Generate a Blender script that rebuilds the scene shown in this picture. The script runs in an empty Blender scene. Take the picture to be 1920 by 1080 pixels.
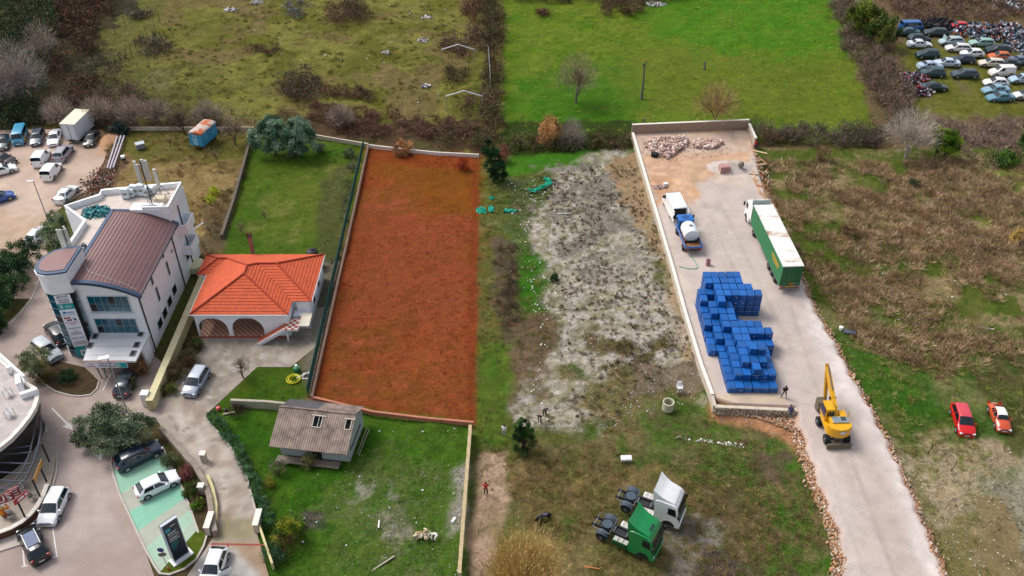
import bpy, bmesh, math, random
import numpy as np
from mathutils import Vector, Matrix
random.seed(7); RNG=np.random.default_rng(11)
R=math.radians
scene=bpy.context.scene
# ------------------------------------------------------------------ camera, sky, sun, exposure
FPX=1690.0; PITCH=R(38); CH=70.0
CP,SP=math.cos(PITCH),math.sin(PITCH)
cam=bpy.data.cameras.new('camera'); camo=bpy.data.objects.new('camera',cam)
scene.collection.objects.link(camo); scene.camera=camo
camo.location=(0,0,CH); camo.rotation_euler=(R(90-38),0,0)
cam.sensor_width=36; cam.lens=36*FPX/1920; cam.clip_end=5000; cam.clip_start=.5
W=bpy.data.worlds.new('World'); scene.world=W; W.use_nodes=True
wn=W.node_tree.nodes; wl=W.node_tree.links
sky=wn.new('ShaderNodeTexSky'); sky.sky_type='NISHITA'; sky.sun_disc=False
SUN_EL,SUN_AZ=52,300          # azimuth clockwise from +Y
sky.sun_elevation=R(SUN_EL); sky.sun_rotation=R(SUN_AZ); sky.air_density=1.0; sky.dust_density=4.0; sky.ozone_density=1.0
wn['Background'].inputs[1].default_value=.15
hs=wn.new('ShaderNodeHueSaturation'); hs.inputs['Saturation'].default_value=.45
wl.new(sky.outputs[0],hs.inputs['Color']); wl.new(hs.outputs[0],wn['Background'].inputs[0])
sd=bpy.data.lights.new('sun','SUN'); sd.energy=1.65; sd.angle=R(22); sd.color=(1,.96,.9)
so=bpy.data.objects.new('sun',sd); scene.collection.objects.link(so)
a=R(SUN_AZ); e=R(SUN_EL)
sv=Vector((math.sin(a)*math.cos(e),math.cos(a)*math.cos(e),math.sin(e)))
so.rotation_euler=sv.to_track_quat('Z','Y').to_euler()
scene.view_settings.view_transform='Standard'; scene.view_settings.look='None'
scene.view_settings.gamma=1; scene.view_settings.use_curve_mapping=False
scene.view_settings.exposure=.30
# ------------------------------------------------------------------ projection helpers (photo pixel -> place)
def G(px,py,z=0.):
    u=(px-960)/FPX; v=(540-py)/FPX
    dx=u; dy=CP+v*SP; dz=-SP+v*CP
    t=(z-CH)/dz
    return Vector((dx*t,dy*t,z))
def PY(px,py,y):
    u=(px-960)/FPX; v=(540-py)/FPX
    dy=CP+v*SP; t=y/dy
    return Vector((u*t,y,CH+(-SP+v*CP)*t))
def PX(px,py,x):
    u=(px-960)/FPX; v=(540-py)/FPX
    t=x/u
    return Vector((x,(CP+v*SP)*t,CH+(-SP+v*CP)*t))
def lin(h):
    if isinstance(h,str):
        h=h.lstrip('#'); c=[int(h[i:i+2],16)/255 for i in (0,2,4)]
        return tuple((x/12.92 if x<=.04045 else ((x+.055)/1.055)**2.4) for x in c)
    return tuple(h)
# ------------------------------------------------------------------ materials
MATS={}
def M(name,col,rough=.6,var=.12,scale=2.,metal=0.,bump=0.,coat=0.,spec=.5):
    if name in MATS: return MATS[name]
    m=bpy.data.materials.new(name); m.use_nodes=True; MATS[name]=m
    nt=m.node_tree; n=nt.nodes; l=nt.links; b=n['Principled BSDF']
    c=lin(col)
    tc=n.new('ShaderNodeTexCoord'); nz=n.new('ShaderNodeTexNoise'); nz.inputs['Scale'].default_value=scale; nz.inputs['Detail'].default_value=6
    nz.inputs['Roughness'].default_value=.65
    l.new(tc.outputs['Object'],nz.inputs['Vector'])
    mr=n.new('ShaderNodeMapRange'); mr.inputs[1].default_value=.3; mr.inputs[2].default_value=.7
    mr.inputs[3].default_value=1-var; mr.inputs[4].default_value=1+var*.6
    l.new(nz.outputs[0],mr.inputs[0])
    mx=n.new('ShaderNodeMix'); mx.data_type='RGBA'; mx.blend_type='MULTIPLY'; mx.inputs[0].default_value=1
    mx.inputs[6].default_value=(*c,1); l.new(mr.outputs[0],mx.inputs[7]); l.new(mx.outputs[2],b.inputs['Base Color'])
    b.inputs['Roughness'].default_value=rough; b.inputs['Metallic'].default_value=metal
    b.inputs['Coat Weight'].default_value=coat; b.inputs['Coat Roughness'].default_value=.1
    b.inputs['Specular IOR Level'].default_value=spec
    if bump:
        bp=n.new('ShaderNodeBump'); bp.inputs['Strength'].default_value=bump; bp.inputs['Distance'].default_value=.05
        l.new(nz.outputs[0],bp.inputs['Height']); l.new(bp.outputs[0],b.inputs['Normal'])
    return m
def M_col(name,rough=.8,kind='plain',spec=.3):
    """colour from the Col attribute, broken up with noise"""
    m=bpy.data.materials.new(name); m.use_nodes=True; MATS[name]=m
    nt=m.node_tree; n=nt.nodes; l=nt.links; b=n['Principled BSDF']
    at=n.new('ShaderNodeAttribute'); at.attribute_name='Col'
    b.inputs['Roughness'].default_value=rough; b.inputs['Specular IOR Level'].default_value=spec
    src=at.outputs['Color']
    tc=n.new('ShaderNodeTexCoord')
    def noise(scale,det=8,ro=.65,dist=0):
        z=n.new('ShaderNodeTexNoise'); z.inputs['Scale'].default_value=scale; z.inputs['Detail'].default_value=det
        z.inputs['Roughness'].default_value=ro; z.inputs['Distortion'].default_value=dist
        l.new(tc.outputs['Object'],z.inputs['Vector']); return z.outputs[0]
    def mrange(s,a,b_,c,d):
        r=n.new('ShaderNodeMapRange'); r.inputs[1].default_value=a; r.inputs[2].default_value=b_; r.inputs[3].default_value=c; r.inputs[4].default_value=d
        l.new(s,r.inputs[0]); return r.outputs[0]
    def mathn(op,a,b_):
        q=n.new('ShaderNodeMath'); q.operation=op
        for i,x in enumerate((a,b_)):
            if isinstance(x,(int,float)): q.inputs[i].default_value=x
            else: l.new(x,q.inputs[i])
        return q.outputs[0]
    def mix(f,a,b_,bt='MIX'):
        q=n.new('ShaderNodeMix'); q.data_type='RGBA'; q.blend_type=bt
        for i,x in ((0,f),(6,a),(7,b_)):
            if isinstance(x,(int,float)): q.inputs[i].default_value=x
            elif isinstance(x,tuple): q.inputs[i].default_value=(*x,1)
            else: l.new(x,q.inputs[i])
        return q.outputs[2]
    if kind=='plain':
        src=mix(1,src,mrange(noise(3),.3,.7,.8,1.15),'MULTIPLY')
    elif kind=='paved':
        src=mix(1,src,mrange(noise(.35,9,.7),.3,.7,.86,1.1),'MULTIPLY')
        src=mix(1,src,mrange(noise(9,8,.9),.3,.7,.76,1.18),'MULTIPLY')
        src=mix(mrange(noise(1.1,6,.7,1.5),.60,.72,0,.22),src,(.16,.13,.11))
        bp=n.new('ShaderNodeBump'); bp.inputs['Strength'].default_value=.25; bp.inputs['Distance'].default_value=.03
        l.new(noise(20,4),bp.inputs['Height']); l.new(bp.outputs[0],b.inputs['Normal'])
    elif kind=='ground':
        mk=n.new('ShaderNodeAttribute'); mk.attribute_name='Mix'
        sp=n.new('ShaderNodeSeparateColor'); l.new(mk.outputs['Color'],sp.inputs[0])
        tuft,peb,dark=sp.outputs[0],sp.outputs[1],sp.outputs[2]
        n1=noise(1.5,10,.72,.6); n2=noise(4.2,9,.88); n3=noise(.9,6,.8,1.2)
        k=mrange(n1,.32,.68,.55,1.5); k2=mrange(n2,.32,.68,.42,1.7)
        kk=mathn('MULTIPLY',k,k2)
        # k^tuft
        kp=mathn('POWER',kk,mathn('MULTIPLY',tuft,1.2))
        src=mix(1,src,kp,'MULTIPLY')
        d=mathn('MULTIPLY',mrange(n3,.52,.62,0,1),dark)
        src=mix(d,src,(.045,.04,.02))
        vo=n.new('ShaderNodeTexVoronoi'); vo.inputs['Scale'].default_value=8.5; l.new(tc.outputs['Object'],vo.inputs['Vector'])
        pr=mathn('SUBTRACT',mathn('MULTIPLY',noise(1.3,9,.85),1.0),mathn('MULTIPLY',vo.outputs['Distance'],.35))
        pm=mathn('MULTIPLY',mrange(mathn('ADD',pr,mathn('MULTIPLY',mathn('SUBTRACT',peb,.75),.22)),.30,.38,0,1),mrange(peb,.08,.75,0,1))
        wn2=n.new('ShaderNodeTexWhiteNoise'); l.new(vo.outputs['Position'],wn2.inputs['Vector'])
        pc=mix(wn2.outputs[0],(.50,.48,.47),(.20,.18,.16))
        src=mix(pm,src,pc)
        bp=n.new('ShaderNodeBump'); bp.inputs['Strength'].default_value=.7; bp.inputs['Distance'].default_value=.26
        l.new(kk,bp.inputs['Height']); l.new(bp.outputs[0],b.inputs['Normal'])
    l.new(src,b.inputs['Base Color'])
    return m
MG=M_col('ground_cover',.95,'ground',.1)
MP=M_col('worn_paving',.85,'paved',.25)
ML=M_col('leaf_and_twig',.8,'plain',.2)
MS=M_col('stone_and_scrap',.8,'plain',.3)
white=M('white_plaster','#eff0f3',.7,.07,1.3)
whitep=M('white_vehicle_paint','#f1f2f2',.25,.04,2,coat=.5)
glass=M('dark_glass','#0a1a22',.08,.2,.7,spec=.9)
bglass=M('blue_window_glass','#11586a',.08,.35,.8,spec=.9)
tyre=M('tyre_rubber','#17171a',.85,.2,6)
rimm=M('wheel_rim_alloy','#a9abb0',.35,.15,5,metal=.6)
dark=M('dark_plastic','#1b1c1f',.6,.2,4)
steel=M('grey_steel','#84878c',.45,.15,3,metal=.5)
chrome=M('lamp_glass','#cfd6da',.15,.1,3)
redl=M('red_lamp','#a31414',.25,.1,3)
# ------------------------------------------------------------------ object helpers
COL=scene.collection
def tag(o,label=None,cat=None,group=None,kind=None):
    if label: o['label']=label
    if cat: o['category']=cat
    if group: o['group']=group
    if kind: o['kind']=kind
    return o
def thing(name,label,cat,loc=(0,0,0),rz=0.,group=None):
    o=bpy.data.objects.new(name,None); COL.objects.link(o); o.location=loc; o.rotation_euler=(0,0,rz)
    o.empty_display_size=.5
    return tag(o,label,cat,group)
def link(name,mesh,parent=None,mat=None,loc=(0,0,0),rz=0.,objmat=None):
    o=bpy.data.objects.new(name,mesh); COL.objects.link(o)
    if parent: o.parent=parent
    o.location=loc; o.rotation_euler=(0,0,rz)
    if mat and not mesh.materials: mesh.materials.append(mat)
    if objmat:
        o.material_slots[0].link='OBJECT'; o.material_slots[0].material=objmat
    return o
class MB:
    def __init__(s): s.v=[]; s.f=[]
    def add(s,vs,fs):
        b=len(s.v); s.v+= [tuple(x) for x in vs]; s.f+=[tuple(i+b for i in f) for f in fs]; return s
    def box(s,c,d,rz=0.,tx=1.,ty=1.,bev=0.):
        hx,hy,hz=d[0]/2,d[1]/2,d[2]/2
        if bev:
            bm=bmesh.new(); bmesh.ops.create_cube(bm,size=1)
            for v in bm.verts:
                t=v.co.z>0
                v.co=Vector((v.co.x*d[0]*(tx if t else 1),v.co.y*d[1]*(ty if t else 1),v.co.z*d[2]))
            bmesh.ops.bevel(bm,geom=list(bm.edges),offset=bev,segments=2,affect='EDGES',profile=.6)
            bm.verts.index_update()
            vs=[v.co.copy() for v in bm.verts]; fs=[[v.index for v in f.verts] for f in bm.faces]; bm.free()
        else:
            vs=[Vector((sx*hx*(tx if sz>0 else 1),sy*hy*(ty if sz>0 else 1),sz*hz)) for sz in(-1,1) for sx,sy in((-1,-1),(1,-1),(1,1),(-1,1))]
            fs=[(3,2,1,0),(4,5,6,7),(0,1,5,4),(1,2,6,5),(2,3,7,6),(3,0,4,7)]
        cr,sr=math.cos(rz),math.sin(rz)
        return s.add([(c[0]+v.x*cr-v.y*sr,c[1]+v.x*sr+v.y*cr,c[2]+v.z) for v in vs],fs)
    def prism(s,poly,z0,z1):
        n=len(poly); A=sum(poly[i][0]*poly[(i+1)%n][1]-poly[(i+1)%n][0]*poly[i][1] for i in range(n))
        if A<0: poly=poly[::-1]
        f0=(lambda p:z0(p)) if callable(z0) else (lambda p:z0); f1=(lambda p:z1(p)) if callable(z1) else (lambda p:z1)
        vs=[(p[0],p[1],f0(p)) for p in poly]+[(p[0],p[1],f1(p)) for p in poly]
        return s.add(vs,[tuple(range(n))[::-1],tuple(range(n,2*n))]+[(i,(i+1)%n,n+(i+1)%n,n+i) for i in range(n)])
    def cyl(s,p0,p1,r,n=10,r2=None,cap=True):
        p0=Vector(p0);p1=Vector(p1);r2=r if r2 is None else r2
        d=(p1-p0); d=d.normalized() if d.length>1e-6 else Vector((0,0,1))
        a=d.orthogonal().normalized(); b=d.cross(a)
        vs=[]
        for p,q in((p0,r),(p1,r2)):
            for i in range(n):
                t=2*math.pi*i/n; vs.append(p+a*math.cos(t)*q+b*math.sin(t)*q)
        fs=[(i,(i+1)%n,n+(i+1)%n,n+i) for i in range(n)]
        if cap: fs+=[tuple(range(n))[::-1],tuple(range(n,2*n))]
        return s.add(vs,fs)
    def tube(s,pts,r,n=6):
        for a,b in zip(pts[:-1],pts[1:]): s.cyl(a,b,r,n)
        return s
    def quad(s,*p): return s.add(p,[tuple(range(len(p)))])
    def slab(s,poly,nrm,th):
        """flat polygon given in 3D, thickened along nrm"""
        nv=Vector(nrm)*th; n=len(poly)
        vs=[Vector(p) for p in poly]+[Vector(p)+nv for p in poly]
        return s.add(vs,[tuple(range(n))[::-1],tuple(range(n,2*n))]+[(i,(i+1)%n,n+(i+1)%n,n+i) for i in range(n)])
    def lathe(s,prof,c=(0,0,0),n=16,axis='z'):
        vs=[];m=len(prof)
        for i in range(n):
            t=2*math.pi*i/n
            for r,z in prof:
                if axis=='z': vs.append((c[0]+r*math.cos(t),c[1]+r*math.sin(t),c[2]+z))
                elif axis=='x': vs.append((c[0]+z,c[1]+r*math.cos(t),c[2]+r*math.sin(t)))
                else: vs.append((c[0]+r*math.cos(t),c[1]+z,c[2]+r*math.sin(t)))
        fs=[(i*m+j,((i+1)%n)*m+j,((i+1)%n)*m+j+1,i*m+j+1) for i in range(n) for j in range(m-1)]
        fs+=[tuple(i*m for i in range(n))[::-1],tuple(i*m+m-1 for i in range(n))]
        return s.add(vs,fs)
    def mesh(s,name,mat=None,smooth=False,fix=True):
        me=bpy.data.meshes.new(name); me.from_pydata(s.v,[],s.f)
        if fix:
            bm=bmesh.new(); bm.from_mesh(me)
            if smooth: bmesh.ops.remove_doubles(bm,verts=bm.verts,dist=1e-4)
            bmesh.ops.recalc_face_normals(bm,faces=bm.faces); bm.to_mesh(me); bm.free()
        if mat: me.materials.append(mat)
        if smooth:
            me.shade_smooth()
            try: me.set_sharp_from_angle(angle=R(38))
            except Exception: pass
        return me
    def build(s,name,mat,parent=None,loc=(0,0,0),rz=0.,smooth=False):
        return link(name,s.mesh(name,mat,smooth),parent,None,loc,rz)
def np_mesh(name,V,F,C=None,mat=None,extra=None,smooth=False):
    me=bpy.data.meshes.new(name); V=np.ascontiguousarray(V,dtype=np.float32); F=np.ascontiguousarray(F,dtype=np.int32)
    k=F.shape[1]; me.vertices.add(len(V)); me.vertices.foreach_set('co',V.ravel())
    me.loops.add(F.size); me.loops.foreach_set('vertex_index',F.ravel())
    me.polygons.add(len(F)); me.polygons.foreach_set('loop_start',np.arange(0,F.size,k,dtype=np.int32))
    try: me.polygons.foreach_set('loop_total',np.full(len(F),k,dtype=np.int32))
    except Exception: pass
    me.update(calc_edges=True)
    def attr(nm,A):
        at=me.color_attributes.new(nm,'FLOAT_COLOR','POINT'); B=np.ones((len(V),4),dtype=np.float32); B[:,:3]=A; at.data.foreach_set('color',B.ravel())
    if C is not None: attr('Col',C)
    for kx,vx in (extra or {}).items(): attr(kx,vx)
    if mat: me.materials.append(mat)
    if smooth: me.shade_smooth()
    return me
def text_mesh(s,size,mat,name='lettering',ext=.004):
    cu=bpy.data.curves.new(name,'FONT'); cu.body=s; cu.size=size; cu.extrude=ext; cu.align_x='CENTER'; cu.align_y='CENTER'; cu.resolution_u=2
    cu.offset=size*.012
    o=bpy.data.objects.new('tmp',cu); COL.objects.link(o)
    dg=bpy.context.evaluated_depsgraph_get(); me=bpy.data.meshes.new_from_object(o.evaluated_get(dg)); me.name=name
    bpy.data.objects.remove(o); me.materials.clear(); me.materials.append(mat); return me
def place_text(s,size,mat,origin,xdir,ydir,parent,width=None,name='lettering'):
    me=text_mesh(s,size,mat,name)
    x=Vector(xdir).normalized(); y=Vector(ydir).normalized(); z=x.cross(y)
    sc=1.
    if width:
        xs=[v.co.x for v in me.vertices]; sc=width/(max(xs)-min(xs)+1e-6)
    mt=Matrix((x*sc,y,z)).transposed().to_4x4(); mt.translation=Vector(origin)
    me.transform(mt)
    o=bpy.data.objects.new(name,me); COL.objects.link(o)
    if parent:
        o.parent=parent
        if parent.type=='EMPTY':
            me.transform((Matrix.Translation(parent.location)@parent.rotation_euler.to_matrix().to_4x4()).inverted())
    return o
# ------------------------------------------------------------------ noise + painting of land cover
def hsh(ix,iy,seed):
    h=(ix.astype(np.int64)*374761393+iy.astype(np.int64)*668265263+seed*1442695041)&0xffffffff
    h=((h^(h>>13))*1274126177)&0xffffffff
    return ((h^(h>>16))&0xffff)/65535.
def vnoise(x,y,seed=0):
    ix=np.floor(x);iy=np.floor(y);fx=x-ix;fy=y-iy
    fx=fx*fx*(3-2*fx);fy=fy*fy*(3-2*fy)
    a=hsh(ix,iy,seed);b=hsh(ix+1,iy,seed);c=hsh(ix,iy+1,seed);d=hsh(ix+1,iy+1,seed)
    return a+(b-a)*fx+(c-a)*fy+(a-b-c+d)*fx*fy
def fbm(x,y,sc,seed=0,oc=4,ro=.55):
    """sc = feature size in metres; result about 0..1"""
    v=0;am=1;t=0;f=1./sc
    for i in range(oc):
        v=v+am*vnoise(x*f+17.3*i,y*f-9.1*i,seed+i*7); t+=am; am*=ro; f*=2.03
    v=v/t
    return np.clip((v-.5)*1.7+.5,0,1)
def sdist(X,Y,poly):
    """signed distance (positive inside)"""
    P=np.array([(p[0],p[1]) for p in poly]); n=len(P)
    d=np.full(X.shape,1e9); ins=np.zeros(X.shape,bool)
    for i in range(n):
        ax,ay=P[i]; bx,by=P[(i+1)%n]; ex,ey=bx-ax,by-ay
        t=np.clip(((X-ax)*ex+(Y-ay)*ey)/(ex*ex+ey*ey+1e-9),0,1)
        d=np.minimum(d,np.hypot(X-ax-t*ex,Y-ay-t*ey))
        c=((ay>Y)!=(by>Y)); ins^= c&(X<(bx-ax)*(Y-ay)/((by-ay) if by!=ay else 1e-9)+ax)
    return np.where(ins,d,-d)
def smooth(a,b,x): t=np.clip((x-a)/(b-a),0,1); return t*t*(3-2*t)
def tame(c):
    c=np.array(c,float); lum=c@np.array((.3,.6,.1)); g=c[1]>c[0]*1.15
    if g: c=c*np.array((1.22,1.0,1.0))
    lum=c@np.array((.3,.6,.1)); c=lum+(c-lum)*(.96 if g else 1.0)
    return np.clip(c*(.79 if g else 1.04),.004,1)
def pw(poly,z=0.): return [tuple(G(px,py,z))[:2] for px,py in poly]
def paint(X,Y,C,Mx,layers,z=0.):
    for k,L in enumerate(layers):
        P=pw(L['p'],z); jit=L.get('j',1.); mg=jit+L.get('s',.5)+1
        xs=[p[0] for p in P]; ys=[p[1] for p in P]
        idx=np.nonzero((X>min(xs)-mg)&(X<max(xs)+mg)&(Y>min(ys)-mg)&(Y<max(ys)+mg))[0]
        if not len(idx): continue
        x=X[idx];y=Y[idx]; sd_=sdist(x,y,P)
        if jit: sd_=sd_+(fbm(x,y,L.get('js',2.5),k*13+5)-.5)*2*jit
        al=smooth(-L.get('s',.5),L.get('s',.5),sd_)*L.get('o',1.)
        if 'm' in L:   # patchy cover
            t0,t1,sc=L['m']; al=al*smooth(t0,t1,fbm(x,y,sc,k*31+3,5,.6))
        n=fbm(x,y,L.get('sc',3.),k*17+1,5,.6); cs=[(tame(lin(c)) if Mx is not None else np.array(lin(c))) for c in L['c']]
        if len(cs)==1: c=np.repeat(cs[0][None],len(x),0)
        else:
            q=n*(len(cs)-1); i=np.clip(q.astype(int),0,len(cs)-2); f=(q-i)[:,None]; A=np.array(cs); c=A[i]*(1-f)+A[i+1]*f
        c=c*(.88+.24*fbm(x,y,.9,k+77,2))[:,None]
        C[idx]=C[idx]*(1-al[:,None])+c*al[:,None]
        if Mx is not None:
            mv=np.array(L.get('x',(.5,0,0)),float)[None]
            Mx[idx]=Mx[idx]*(1-al[:,None])+mv*al[:,None]
OL=['#57622a','#6c7436','#62622f','#78763f']
LG=['#2f6a0c','#44790f','#5a7f1c']
BR=['#6a5a44','#83704f','#5c5138','#8b7a5c']
SC=['#6f6242','#7d6f4c','#978462','#686a38','#a59272']
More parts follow.
